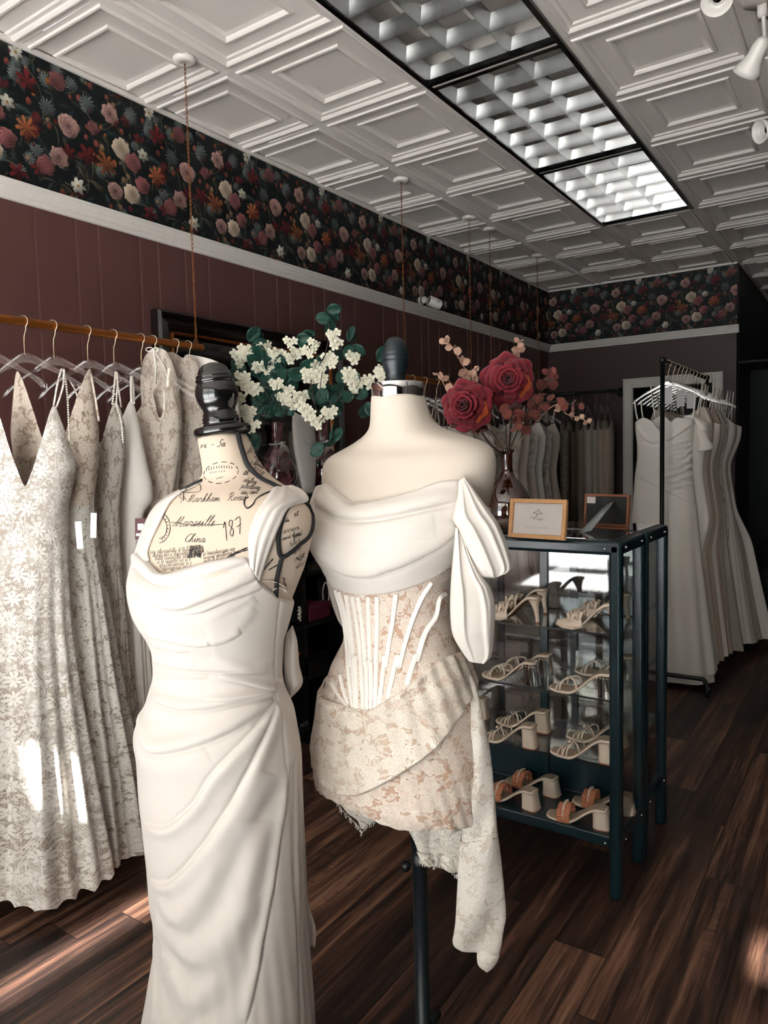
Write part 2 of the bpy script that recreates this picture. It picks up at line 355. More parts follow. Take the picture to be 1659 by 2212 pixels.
M['shoe']=plain('cream_leather',srgb(242,224,204),.36,0,.45)
M['insole']=plain('taupe_insole',srgb(186,168,146),.55)
M['sole']=plain('tan_sole',srgb(160,98,66),.5)
M['pearl']=plain('pearl',srgb(230,222,208),.2,0,.7)
M['light_wood']=plain('honey_oak_frame',srgb(216,164,112),.45,var=.12,scale=40)
M['mid_wood']=plain('walnut_frame',srgb(142,88,54),.45,var=.15)
M['paper']=plain('white_card',srgb(206,200,196),.5,var=.01)
M['print_gold']=plain('pale_gold_print',srgb(166,150,132),.5)
M['print_grey']=plain('grey_print',srgb(150,146,142),.6)
M['tag_card']=plain('white_tag_card',srgb(236,236,236),.5,var=.01)
M['dark_room']=plain('dark_unlit_surface',srgb(16,24,27),.7,var=.1)  # darkness of the far unlit rooms put into the colour
M['red_box']=plain('burgundy_box',srgb(84,24,38),.5)
M['skin_tan']=plain('nude_lining',srgb(186,142,110),.7)
m=NT('black_leopard_fabric'); o=m.co('Object'); v=m.vor(o,26,out='Distance'); m.P(color=m.ramp(v,[(.3,srgb(20,20,22)),(.5,srgb(82,66,60)),(.7,srgb(18,18,20))]),rough=.9); M['pattern_fabric']=m.mat

m=NT('maroon_back_wall_dimmed'); o=m.co('Object'); m.P(color=m.mix(m.noise(o,1.3,3),srgb(72,54,51),srgb(64,48,46)),rough=.5,spec=.35); M['maroon_back']=m.mat  # wall maroon darkened: weaker light at the back put into the colour
T=.6096
# ============================================================ SETTING
XR=5.4; YF=-4.6; YD=7.4
b=MB(); b.add([(WX-.1,YF-.1,0),(XR,YF-.1,0),(XR,YD,0),(WX-.1,YD,0),(WX-.1,YF-.1,-.08),(XR,YF-.1,-.08),(XR,YD,-.08),(WX-.1,YD,-.08)],[(0,1,2,3),(7,6,5,4),(0,4,5,1),(1,5,6,2),(2,6,7,3),(3,7,4,0)])
struct(b.build('floor',M['floor'],smooth=False))
# ceiling: embossed 24 inch panels, one mesh, leaving the light openings out
lights=[(1,-2),(1,0),(1,2)]          # lower-left grid cell of each 1 x 2 module fixture
taken={(i,j+k) for i,j in lights for k in (0,1)}
prof=[(0,0),(.022,0),(.026,-.007),(.034,-.008),(.042,-.003),(.046,.004),(.060,.006),(.066,.012),(.078,.013),(.128,.013),(.132,.006),(.142,.005),(.150,.011),(.154,.018),(.168,.022),(.172,.023)]
b=MB()
for i in range(-1,10):
    for j in range(-8,13):
        if (i,j) in taken: continue
        cx,cy=(i+.5)*T,(j+.5)*T; rings=[]
        for ins,z in prof:
            h=T/2-ins-.0006
            rings.append([(cx-h,cy-h,CEIL+z),(cx+h,cy-h,CEIL+z),(cx+h,cy+h,CEIL+z),(cx-h,cy+h,CEIL+z)])
        V=np.array(rings); o=b.n; b.grid(V,cv=True)
        k=o+(len(prof)-1)*4; b.f.append((k,k+1,k+2,k+3)); b.m.append(0)
b.box(((WX+XR)/2,(YF+YD)/2,CEIL+.30),(XR-WX+.4,YD-YF+.4,.04))
struct(b.build('ceiling',M['ceil'],smooth=True,angle=35))
# left wall: vertical groove panelling below the rail, wallpaper above
ZT0,ZT1=2.447,2.512
gseq=[0,.18,.286,.496,.598,.758,.905,1.10]
gy=[-1.203+k*1.22+g for k in range(-3,5) for g in gseq[:7]]
gy=sorted(g for g in gy if YF<g<BY-.02)
def panel_profile(a0,a1,gs):
    p=[(a0,0)]
    for g in gs: p+=[(g-.005,0),(g-.0032,-.005),(g+.0032,-.005),(g+.005,0)]
    p.append((a1,0)); return p
b=MB(); pr_=panel_profile(YF,BY,gy); bw=MB()
G=np.array([[(WX+d,y,z) for (y,d) in pr_] for z in (0,ZT0+.03)]); b.grid(G,flip=True)
for q in range(0,1):
    pass
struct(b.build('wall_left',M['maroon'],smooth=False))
b=MB()
for g in gy: b.box((WX-.004,g,ZT0/2),(.002,.0064,ZT0))
b.box((WX-.06,(YF+BY)/2,1.55),(.1,BY-YF+.3,3.2))
struct(b.build('wall_left_backing',M['groove'],smooth=False))
b=MB(); bx=[WX+.34,WX+.72,WX+.93,WX+1.25,WX+1.5]
X1=1.225
# back wall with a door opening
DX0,DX1,DZ=.345,1.035,2.03
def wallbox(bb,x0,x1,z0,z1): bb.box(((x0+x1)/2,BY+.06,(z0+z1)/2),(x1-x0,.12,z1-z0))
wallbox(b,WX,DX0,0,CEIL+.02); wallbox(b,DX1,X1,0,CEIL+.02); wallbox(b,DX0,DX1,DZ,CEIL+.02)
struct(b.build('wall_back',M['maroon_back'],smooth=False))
b=MB(); b.box((XR+.05,(YF+YD)/2,1.6),(.1,YD-YF+.4,3.3)); struct(b.build('wall_right',plain('grey_wall_paint',srgb(84,76,72),.6),smooth=False))
b=MB(); b.box(((X1+XR)/2,YD+.05,1.6),(XR-X1+.2,.1,3.3)); b.box((.3,6.0,1.6),(1.7,.1,3.3)); b.box((X1-.06,5.9,1.6),(.12,3.1,3.3)); struct(b.build('wall_far',M['dark_room'],smooth=False))
# picture rail (profiled) along both walls
def rail_mesh(p0,p1,nrm,name,ext=0):
    pf=[(0,ZT0-.002),(.012,ZT0),(.016,ZT0+.016),(.024,ZT0+.02),(.028,ZT0+.034),(.034,ZT0+.038),(.040,ZT0+.052),(.046,ZT0+.056),(.046,ZT1),(0,ZT1)]
    b=MB(); P=np.array([[np.array([*p,0])+np.array([nrm[0]*d,nrm[1]*d,z]) for d,z in pf] for p in (p0,p1)])
    b.grid(P,cv=True); n=len(pf); b.f+= [tuple(range(n)),tuple(range(n,2*n))[::-1]]; b.m+=[0,0]
    return struct(b.build(name,M['white_paint'],smooth=False))
rail_mesh((WX,YF),(WX,BY),(1,0),'trim_1'); rail_mesh((WX,BY),(X1+.02,BY),(0,-1),'trim_2')
# thin ceiling edge moulding
b=MB(); b.box((WX+.006,(YF+BY)/2,CEIL-.006),(.014,BY-YF,.02)); struct(b.build('trim_3',M['white_paint'],smooth=False))
b=MB(); b.box(((WX+X1)/2,BY-.006,CEIL-.006),(X1-WX,.014,.018)); struct(b.build('trim_4',M['white_paint'],smooth=False))
# baseboards
b=MB(); b.box((WX+.008,(YF+BY)/2,.06),(.016,BY-YF,.12)); struct(b.build('baseboard_left',M['maroon'],smooth=False))
# ---- wallpaper, painted per vertex
def petals_flower(buf,U,V,cx,cy,R,kind,rng,per):
    dim={'leaf':.7,'thistle':.55,'bud':.75,'red':.6,'stem':.6,'dahlia':.8,'peony':.8,'rose':.8}.get(kind,.85)*(.95+.6*rng.rand())
    dx=(U-cx+per/2)%per-per/2; dy=V-cy
    sel=(np.abs(dx)<R*1.3)&(np.abs(dy)<R*1.3)
    if not sel.any(): return
    x,y=dx[sel],dy[sel]; r=np.hypot(x,y)/R; a=np.arctan2(y,x)+rng.rand()*6; out=buf[sel]
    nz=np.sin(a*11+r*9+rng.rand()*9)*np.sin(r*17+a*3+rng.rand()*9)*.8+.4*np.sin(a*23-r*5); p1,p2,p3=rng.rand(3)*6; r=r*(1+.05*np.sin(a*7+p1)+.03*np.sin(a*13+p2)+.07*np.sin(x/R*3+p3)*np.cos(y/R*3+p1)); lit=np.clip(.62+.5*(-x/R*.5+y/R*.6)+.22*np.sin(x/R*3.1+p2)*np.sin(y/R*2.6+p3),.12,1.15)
    if kind=='peony':
        c1,c2,c3=np.array(srgb(196,158,146))[:3],np.array(srgb(120,72,74))[:3],np.array(srgb(64,32,40))[:3]
        sp=np.abs(np.sin(a*2.5+r*9+nz*.5)); edge=1-.12*np.abs(np.sin(a*3.5)); s=np.clip(.35+.65*sp*(.4+.6*r)+.15*nz,0,1)[:,None]
        c=c2*(1-s)+c1*s; cc=np.clip(1-r*3,0,1)[:,None]; c=c*(1-cc*.8)+c3*cc*.8; m=r<edge
    elif kind=='rose':
        c1,c2=np.array(srgb(176,112,110))[:3],np.array(srgb(74,30,38))[:3]
        sp=np.abs(np.sin(a*1.5-r*12)); s=np.clip(sp*.8+.1*nz,0,1)[:,None]; c=c2*(1-s)+c1*s; m=r<(1-.1*np.abs(np.sin(a*2.5)))
    elif kind=='fan':
        c1,c2=np.array(srgb(216,196,172))[:3],np.array(srgb(150,124,108))[:3]
        s=np.clip(.6+.3*np.sin(a*26)+.2*r,0,1)[:,None]; c=c2*(1-s)+c1*s; m=r<(1-.06*np.abs(np.sin(a*6)))
        k=(r<.14)[:,None]; c=np.where(k,np.array(srgb(190,170,140))[:3],c)
    elif kind=='cosmos':
        c1,c2=np.array(srgb(206,202,188))[:3],np.array(srgb(150,150,140))[:3]
        s=np.clip(.7+.25*np.sin(a*18)+.2*nz,0,1)[:,None]; c=c2*(1-s)+c1*s; m=r<(.55+.45*np.abs(np.cos(a*3)))
        k=(r<.2)[:,None]; c=np.where(k,np.array(srgb(150,110,60))[:3],c)
    elif kind=='dahlia':
        c1,c2=np.array(srgb(172,100,60))[:3],np.array(srgb(92,40,26))[:3]
        pp=np.abs(np.cos(a*4)); s=np.clip(pp*1.1-.25+.2*nz,0,1)[:,None]; c=c2*(1-s)+c1*s; m=r<(.35+.65*pp**1.2)
    elif kind=='red':
        c1,c2=np.array(srgb(134,40,44))[:3],np.array(srgb(60,14,22))[:3]
        pp=np.abs(np.cos(a*2.5)); s=np.clip(pp-.1+.3*nz,0,1)[:,None]; c=c2*(1-s)+c1*s; m=r<(.4+.6*pp)
    elif kind=='thistle':
        c1,c2=np.array(srgb(150,160,156))[:3],np.array(srgb(38,58,62))[:3]
        pp=np.abs(np.cos(a*6.5+r*2)); s=np.clip(pp*.9+.3*nz,0,1)[:,None]; c=c2*(1-s)+c1*s; m=r<(.3+.7*pp)*(1 if R<.03 else .9)
    elif kind=='leaf':
        th=rng.rand()*3.14; X=x*np.cos(th)+y*np.sin(th); Y=-x*np.sin(th)+y*np.cos(th)
        base=np.array([srgb(40,62,62),srgb(66,86,88),srgb(58,62,44),srgb(36,48,42),srgb(92,84,66)][rng.randint(5)])[:3]
        wv=.28*(1-(X/R)**2); m=(np.abs(Y/R)<wv)&(np.abs(X/R)<1); s=(.55+.45*np.clip(1-np.abs(Y/R)/(wv+1e-6),0,1)+.2*nz)[:,None]; c=base*np.clip(s,0.2,1.3)
    elif kind=='bud':
        base=np.array([srgb(166,84,70),srgb(150,120,90),srgb(120,44,50),srgb(186,112,60),srgb(170,140,110)][rng.randint(5)])[:3]
        m=(x*x*1.6+y*y)<R*R; s=(.5+.5*(1-r)+.3*nz)[:,None]; c=base*np.clip(s,.2,1.2)
    elif kind=='stem':
        th=rng.rand()*3.14; X=x*np.cos(th)+y*np.sin(th); Y=-x*np.sin(th)+y*np.cos(th)
        m=(np.abs(Y-.25*X*X/R)<.0022)&(np.abs(X)<R); c=np.tile(np.array(srgb(110,104,84))[:3],(len(x),1))
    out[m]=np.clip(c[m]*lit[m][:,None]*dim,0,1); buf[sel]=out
PW=.62   # repeat of the printed roll
def paint_wallpaper(U,V):
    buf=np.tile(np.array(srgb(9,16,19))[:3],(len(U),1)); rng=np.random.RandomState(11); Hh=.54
    items=[]
    for k in range(150): items.append((rng.rand()*PW,rng.rand()*Hh,.014+.026*rng.rand(),'leaf'))
    for k in range(34): items.append((rng.rand()*PW,rng.rand()*Hh,.03+.03*rng.rand(),'stem'))
    for k in range(26): items.append((rng.rand()*PW,rng.rand()*Hh,.014+.016*rng.rand(),'thistle'))
    for k in range(60): items.append((rng.rand()*PW,rng.rand()*Hh,.006+.010*rng.rand(),'bud'))
    for k in range(9): items.append((rng.rand()*PW,rng.rand()*Hh,.022+.012*rng.rand(),'red'))
    big=[(.06,.10,.040,'peony'),(.145,.11,.044,'fan'),(.205,.165,.040,'rose'),(.10,.29,.046,'fan'),(.16,.25,.042,'rose'),(.215,.30,.030,'cosmos'),(.285,.23,.046,'dahlia'),
         (.02,.20,.050,'dahlia'),(.36,.11,.040,'rose'),(.42,.16,.044,'peony'),(.50,.07,.034,'cosmos'),(.47,.30,.050,'peony'),(.55,.21,.046,'red'),(.38,.34,.040,'thistle'),
         (.30,.41,.044,'red'),(.05,.42,.042,'peony'),(.16,.45,.040,'thistle'),(.43,.46,.040,'rose'),(.56,.42,.044,'thistle'),(.24,.05,.036,'red'),(.585,.33,.030,'rose'),(.33,.28,.026,'bud'),(.26,.50,.030,'cosmos')]
    for cx,cy,R,k in items+big: petals_flower(buf,U,V,cx,cy,R,k,rng,PW)
    return buf
def paper(name,org,du,length,edges,nz):
    us=np.array(edges); vs=np.linspace(0,CEIL-ZT1+.004,nz)
    UU_,VV_=np.meshgrid(us,vs); P=np.array(org)[None,None,:]+UU_[...,None]*np.array(du)+VV_[...,None]*np.array([0,0,1.])
    c=paint_wallpaper(UU_.ravel(),VV_.ravel()); col=np.concatenate([c,np.ones((len(c),1))],1)
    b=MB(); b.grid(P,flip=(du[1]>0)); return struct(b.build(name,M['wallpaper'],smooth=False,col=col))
e=[0]; 
while e[-1]<8.8:
    y=YF+e[-1]; e.append(e[-1]+(.02 if y<-1.9 else .0019 if y<0 else .0026 if y<1.5 else .0042))
e[-1]=8.8
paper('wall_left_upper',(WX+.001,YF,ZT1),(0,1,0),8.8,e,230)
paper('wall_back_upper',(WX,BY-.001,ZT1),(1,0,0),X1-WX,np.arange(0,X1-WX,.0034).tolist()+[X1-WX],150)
# door frame and dark doorway in the back wall
b=MB(); fw=.09
for x in (DX0-fw/2,DX1+fw/2): b.box((x,BY-.012,(DZ+fw)/2),(fw,.03,DZ+fw)); b.box((x+(.03 if x<.6 else -.03),BY-.03,(DZ+.04)/2),(.018,.012,DZ+.04)); b.box((x-(.035 if x<.6 else -.035),BY-.032,(DZ+fw)/2),(.014,.016,DZ+fw))
b.box(((DX0+DX1)/2,BY-.012,DZ+fw/2),(DX1-DX0,.03,fw)); b.box(((DX0+DX1)/2,BY-.032,DZ+fw-.008),(DX1-DX0+2*fw,.016,.014))
struct(b.build('door_1',M['white_paint'],smooth=False,bevel=.003))
b=MB(); b.box(((DX0+DX1)/2,BY+.85,1.05),(1.7,.02,2.3)); b.box((DX0-.3,BY+.48,1.05),(.02,.75,2.3)); b.box((DX1+.12,BY+.48,1.05),(.02,.75,2.3)); b.box(((DX0+DX1)/2,BY+.48,2.2),(1.7,.75,.02)); struct(b.build('doorway_shade_box',M['dark_room'],smooth=False))  # added dark box: shade of the doorway put in as panels
# shop front behind the camera: low wall, header, mullions and glass
b=MB(); b.box(((WX+XR)/2,YF-.05,.17),(XR-WX+.2,.12,.34)); b.box(((WX+XR)/2,YF-.05,2.93),(XR-WX+.2,.12,.4))
for x in (WX,1.3,3.2): b.box((x,YF-.05,1.5),(.09,.12,2.8))
b.box(((3.2+XR)/2,YF-.05,1.5),(XR-3.2+.1,.12,2.8))  # solid bay put in place of a window to dim the back
struct(b.build('wall_front',M['dark_room'],smooth=False))
for k,(x0,x1) in enumerate(((WX+.045,1.255),(1.345,3.155))):
    b=MB(); b.box(((x0+x1)/2,YF-.05,1.535),(x1-x0,.006,2.4)); struct(b.build('window_%d'%(k+1),M['pane'],smooth=False))
# added unseen white platform behind the camera, bounces sun onto the ceiling
b=MB(); b.box((2.45,YF+.52,.16),(5.6,.86,.30)); struct(b.build('bounce_platform',plain('white_bounce_paint',srgb(232,231,232),.6),smooth=False))
# pavement outside
b=MB(); b.box((2.4,-14.7,-.1),(40,20,.16)); struct(b.build('trim_6',plain('concrete_pavement',srgb(226,225,226),.9),smooth=False))
# ---------------------------------------------------------------- recessed parabolic troffers
def troffer(i,j,label):
    x0,y0=i*T,j*T; x1,y1=x0+T,y0+2*T; t=thing('ceiling_light',label,'ceiling light',((x0+x1)/2,(y0+y1)/2,CEIL),group=None)
    fr=MB(); w=.022; z=CEIL-.002
    for (a,c,e_,f_) in ((x0+w/2,(y0+y1)/2,w,2*T),(x1-w/2,(y0+y1)/2,w,2*T)): fr.box((a,c,z),(e_,f_,.02))
    for c in (y0+w/2+.010,y1-w/2-.010): fr.box(((x0+x1)/2,c,z),(T-2*w,w,.02))
    fr.build('frame',M['black_lacquer'],t,smooth=False)
    gb=MB(); gb.box(((x0+x1)/2,y0,CEIL-.001),(T-.01,.018,.016)); gb.build('grid_bar',M['white_paint'],t,smooth=False)
    h=MB(); h.box(((x0+x1)/2,(y0+y1)/2,CEIL+.15),(T-.01,2*T-.01,.006))
    for a in (x0+.006,x1-.006): h.box((a,(y0+y1)/2,CEIL+.08),(.006,2*T-.02,.15))
    for c in (y0+.006,y1-.006): h.box(((x0+x1)/2,c,CEIL+.08),(T-.02,.006,.15))
    h.build('housing',M['white_paint'],t,smooth=False)
    for k in range(3):
        u=MB(); cx=x0+T*(k+.5)/3; u.tube([(cx,y0+.03,CEIL+.115),(cx,y1-.03,CEIL+.115)],.013,10); u.build('tube_lamp',M['white_plastic'],t)
    nx,ny=3,6; ax,ay=(T-2*w)/nx,(2*T-2*w)/ny; L=MB(); hh=.062
    def blade(p0,p1,nrm):
        pf=[(.0006,0),(.0015,.006),(.004,.02),(.009,.04),(.016,hh)]
        for s in (-1,1):
            P=np.array([[np.array([p[0]+s*nrm[0]*d,p[1]+s*nrm[1]*d,CEIL-.004+zz]) for d,zz in pf] for p in (p0,p1)]); L.grid(P)
    for k in range(nx+1):
        X=x0+w+k*ax; blade((X,y0+w),(X,y1-w),(1,0))
    for k in range(ny+1):
        Y=y0+w+k*ay; blade((x0+w,Y),(x1-w,Y),(0,1))
    L.build('louver',M['louver'],t)
    return t
troffer(1,-2,'unlit recessed ceiling light nearest the top edge, with a silver grid louver')
troffer(1,0,'unlit recessed ceiling light with silver louver, middle one of the row')
troffer(1,2,'recessed silver louvered ceiling light farthest back in the row')
for a in M['louver'],: pass
# ============================================================ LOFT ENGINE
def smooth_interp(zs,vals,n=240,k=7):
    zz=np.linspace(zs[0],zs[-1],n); v=np.interp(zz,zs,vals)
    if k>1:
        pad=np.concatenate([2*v[0]-v[1:k+1][::-1],v,2*v[-1]-v[-k-1:-1][::-1]]); w=np.hanning(2*k+1); w/=w.sum(); v=np.convolve(pad,w,'valid')
    return zz,v
class Loft:
    """a body/garment surface: horizontal rings whose silhouette matches (row, left, right) measurements"""
    def __init__(s,P,rows,rot=0.,n=2.0,bumps=(),k=7,toff=0):
        s.P=np.array(P,float); s.n=n; s.rot=rot; s.bumps=bumps
        R=[]
        for row in rows:
            y,L,Rt=row[:3]; q=row[3] if len(row)>3 else .8; z=zat((L+Rt)/2,y,P)
            c=s.P.copy(); a=.15
            for it in range(5):
                pts=s.ring_xy(np.linspace(0,2*PI,73),a,a*q,z)+c
                px,_,d=pr(np.c_[pts,np.full(len(pts),z)])
                w=px.max()-px.min(); a*= (Rt-L)/w
                pts=s.ring_xy(np.linspace(0,2*PI,73),a,a*q,z)+c
                px,_,d=pr(np.c_[pts,np.full(len(pts),z)])
                mid=(px.max()+px.min())/2; dv=C[:2]-c; lat=np.array([-dv[1],dv[0]])/np.linalg.norm(dv)
                if lat@RR[:2]<0: lat=-lat
                c=c+lat*((L+Rt)/2-mid)*np.mean(d)/F
            R.append((z,a,a*q,c[0],c[1]))
        R=sorted(R); R=np.array(R); s.R=R; s.zmin,s.zmax=R[0,0],R[-1,0]
        s.tab=[]
        for i in range(1,5): zz,v=smooth_interp(R[:,0],R[:,i],k=k); s.tab.append(v)
        s.zz=zz; s._inv=None
    def ring_xy(s,ph,a,b,z):
        c,sn=np.cos(ph),np.sin(ph); e=2/s.n
        x=a*np.sign(c)*np.abs(c)**e; y=b*np.sign(sn)*np.abs(sn)**e
        if s.bumps:
            f=np.ones_like(x)
            for (p0,w,z0,h,amp) in s.bumps:
                dp=np.angle(np.exp(1j*(ph-p0))); f=f+amp*np.exp(-(dp/w)**2-((z-z0)/h)**2)
            x=x*f; y=y*f
        cr,sr=math.cos(s.rot),math.sin(s.rot)
        return np.stack([cr*x-sr*y,sr*x+cr*y],-1)
    def S(s,ph,z,off=0.,rad=None):
        ph=np.asarray(ph,float); z=np.asarray(z,float); ph,z=np.broadcast_arrays(ph,z)
        a,b,cx,cy=[np.interp(z,s.zz,t) for t in s.tab]
        xy=s.ring_xy(ph,a+off,b+off,z)
        return np.stack([xy[...,0]+cx,xy[...,1]+cy,z],-1)
    def grid(s,n=760,m=520,z0=None,z1=None):
        ph=np.linspace(-PI,PI,n,endpoint=False); z=np.linspace(s.zmin if z0 is None else z0,s.zmax if z1 is None else z1,m)
        return np.meshgrid(ph,z)
    def inv(s,pts):
        if s._inv is None:
            A,Z=s.grid(); P=s.S(A,Z); px,py,_=pr(P)
            cx=np.interp(Z,s.zz,s.tab[2]); cy=np.interp(Z,s.zz,s.tab[3])
            N=P[...,:2]-np.stack([cx,cy],-1); D=C[:2]-P[...,:2]
            # proper facing test through projected orientation
            dx1,dy1=np.gradient(px,axis=1),np.gradient(py,axis=1); dx0,dy0=np.gradient(px,axis=0),np.gradient(py,axis=0)
            cr=dx1*dy0-dy1*dx0; ok=(cr<0) if np.median(cr[(N*D).sum(-1)>.02])<0 else (cr>0)
            s._inv=(A[ok],Z[ok],px[ok],py[ok])
        A,Z,px,py=s._inv; out=[]
        for x,y in pts:
            i=np.argmin((px-x)**2+(py-y)**2); out.append((A[i],Z[i]))
        out=np.array(out)
        if len(out)>6:
            out[:,0]=np.unwrap(out[:,0])
            for _ in range(4): out[1:-1]=.25*out[:-2]+.5*out[1:-1]+.25*out[2:]
        return out
    def curve(s,pts,back=None,smooth=3):
        """px polyline -> function phi -> z, closed round the back"""
        q=s.inv(bez(pts,6)); q[:,0]=(q[:,0]+PI)%(2*PI)-PI; q=q[np.argsort(q[:,0])]
        ph=np.concatenate([q[:,0]-2*PI,q[:,0],q[:,0]+2*PI]); z=np.concatenate([q[:,1]]*3)
        if back is not None:
            m=.5*(q[-1,0]+q[0,0]+2*PI); g=.5
            ph=np.concatenate([ph,[m-g,m,m+g,m-2*PI-g,m-2*PI,m-2*PI+g]]); z=np.concatenate([z,[back]*6]); o=np.argsort(ph); ph,z=ph[o],z[o]
        return lambda t:np.interp((np.asarray(t)+PI)%(2*PI)-PI,ph,z)
def strokes_to_surface(L,strokes,r=.14):
    out=[]
    for st in strokes:
        pts=bez(st['p'],5); q=L.inv(pts); out.append(dict(uv=np.stack([np.unwrap(q[:,0])*r,q[:,1]],-1),**{k:v for k,v in st.items() if k!='p'}))
    return out
def fold_disp(U,V,strokes):
    D=np.zeros(U.shape)
    for st in strokes:
        q=st['uv']; w=st.get('w',.012); A=st.get('a',.006); kind=st.get('k','roll'); side=st.get('s',1)
        lo=q.min(0)-4*w; hi=q.max(0)+4*w
        sel=(U>lo[0])&(U<hi[0])&(V>lo[1])&(V<hi[1])
        if not sel.any(): continue
        u,v=U[sel],V[sel]; best=np.full(u.shape,1e9); sd=np.zeros(u.shape); tt=np.zeros(u.shape)
        seg=np.r_[0,np.cumsum(np.hypot(*np.diff(q,axis=0).T))]; tot=seg[-1]+1e-9
        for i in range(len(q)-1):
            a,b=q[i],q[i+1]; d=b-a; l2=d@d+1e-12; t=np.clip(((u-a[0])*d[0]+(v-a[1])*d[1])/l2,0,1)
            ex,ey=u-a[0]-t*d[0],v-a[1]-t*d[1]; r=np.hypot(ex,ey); m=r<best
            best[m]=r[m]; cr=d[0]*ey-d[1]*ex; sd[m]=np.sign(cr[m]); tt[m]=((seg[i]+t*math.sqrt(l2))/tot)[m]
        sd=sd*best*side; fade=np.clip(np.minimum(tt,1-tt)/.12,0,1)**.5 if st.get('fade',True) else 1.
        if kind=='roll':     # full roll on the + side, sharp tuck just under it
            g=np.where(sd>=0,np.exp(-((sd-w*.45)/(w*.9))**2),np.exp(-((sd)/(w*.18))**2)*np.exp(-(.45/.9)**2))-.55*np.exp(-((sd+w*.28)/(w*.28))**2)
        elif kind=='ridge': g=np.exp(-(sd/w)**2)
        elif kind=='crease': g=-np.exp(-(sd/w)**2)
        elif kind=='wave': g=np.exp(-(sd/w)**2)-.6*np.exp(-((sd-w*1.6)/w)**2)-.4*np.exp(-((sd+w*1.6)/w)**2)
        D[sel]+=A*g*fade
    return D
def loft_cloth(L,name,mat,parent,top=None,bot=None,nph=360,nz=300,off=.004,strokes=(),func=None,phi=(-PI,PI),solid=0,r=.14,uvr=None,local=False,fold_scale=1.,jit=0,cap=False):
    closed=abs((phi[1]-phi[0])-2*PI)<1e-6
    ph=np.linspace(phi[0],phi[1],nph,endpoint=not closed); t=np.linspace(0,1,nz)
    A,Tt=np.meshgrid(ph,t)
    zt=(top(A) if callable(top) else np.full(A.shape,L.zmax if top is None else top)); zb=(bot(A) if callable(bot) else np.full(A.shape,L.zmin if bot is None else bot))
    Z=zb+(zt-zb)*Tt
    D=np.full(A.shape,off,float)
    if len(strokes): D=D+fold_disp(A*r,Z,strokes)*fold_scale
    if func is not None: D=D+func(A,Z,Tt)
    P=L.S(A,Z)
    # displace along the true surface normal
    P0=P; du=np.gradient(P0,axis=1) if not closed else (np.roll(P0,-1,1)-np.roll(P0,1,1)); dv=np.gradient(P0,axis=0)
    N=np.cross(du,dv); N/=np.linalg.norm(N,axis=-1)[...,None]+1e-12
    cx=np.interp(Z,L.zz,L.tab[2]); cy=np.interp(Z,L.zz,L.tab[3]); out=P[...,:2]-np.stack([cx,cy],-1)
    sg=np.sign((N[...,:2]*out).sum(-1)); N*=np.where(sg==0,1,sg)[...,None]
    P=P0+N*D[...,None]
    uv=np.stack([A*(uvr or r),Z],-1)
    b=MB()
    if closed:   # duplicate the seam column so the UVs do not wrap
        P=np.concatenate([P,P[:,:1]],1); uv=np.concatenate([uv,np.stack([np.full(nz,PI*(uvr or r)),Z[:,0]],-1)[:,None]],1)
    b.grid(P,uv=uv)
    return b.build(name,mat,parent,solid=solid,local=local)
def pxpoly(pts): return pts
def pillow(name,mat,parent,Lp,Rp,d,thick,n=40,m=24,strokes=(),func=None,solid=0,mb=None,uvs=1.,dfun=None,closed=True,ex=1.0,k=8):
    """soft closed body between two boundary lines (measured in the photo) with real thickness; d = distance (scalar or per row)"""
    A=bez(Lp,k); B=bez(Rp,k)
    def res(q,n):
        s_=np.r_[0,np.cumsum(np.hypot(*np.diff(q,axis=0).T))]; return np.stack([np.interp(np.linspace(0,s_[-1],n),s_,q[:,i]) for i in range(2)],-1)
    A,B=res(A,n),res(B,n); dd=np.interp(np.linspace(0,1,n),np.linspace(0,1,len(np.atleast_1d(d))),np.atleast_1d(d))
    th=np.interp(np.linspace(0,1,n),np.linspace(0,1,len(np.atleast_1d(thick))),np.atleast_1d(thick))
    rows=[]; uvr=[]
    for i in range(n):
        a,bb=dep(*A[i],dd[i]),dep(*B[i],dd[i]); c=(a+bb)/2; h=(bb-a)/2; wd=FF
        t=np.linspace(0,2*PI,2*m,endpoint=False)
        cc,ss=np.cos(t),np.sin(t); ss=np.sign(ss)*np.abs(ss)**ex
        P=c-np.outer(cc,h)-np.outer(ss,wd)*th[i]/2   # front half first
        if func is not None:
            k_=func(i/(n-1),(1-cc)/2,t); P=P-np.outer(k_*(np.sin(t)>=-.01),wd)
        rows.append(P); uvr.append(np.stack([(1-cc)/2*np.linalg.norm(h)*2,np.full(2*m,i/(n-1)*np.linalg.norm(dep(*A[-1],dd[-1])-dep(*A[0],dd[0])))],-1)*uvs)
    own=mb is None; b=MB() if own else mb; o=b.n; b.grid(np.array(rows),cv=True,uv=np.array(uvr)); kk=2*m
    b.f+= [tuple(range(o,o+kk)),tuple(range(o+(n-1)*kk,o+n*kk))[::-1]]; b.m+=[0,0]
    return b.build(name,mat,parent,solid=solid) if own else b
def z1(x,y): return (260+x*.27122,1150+y*.27122)
def z3_(x,y): return (260+x*.3014,1650+y*.3014)
def ZM(x0,y0,s): return lambda *pts:[(x0+a*s,y0+b_*s) for a,b_ in pts]
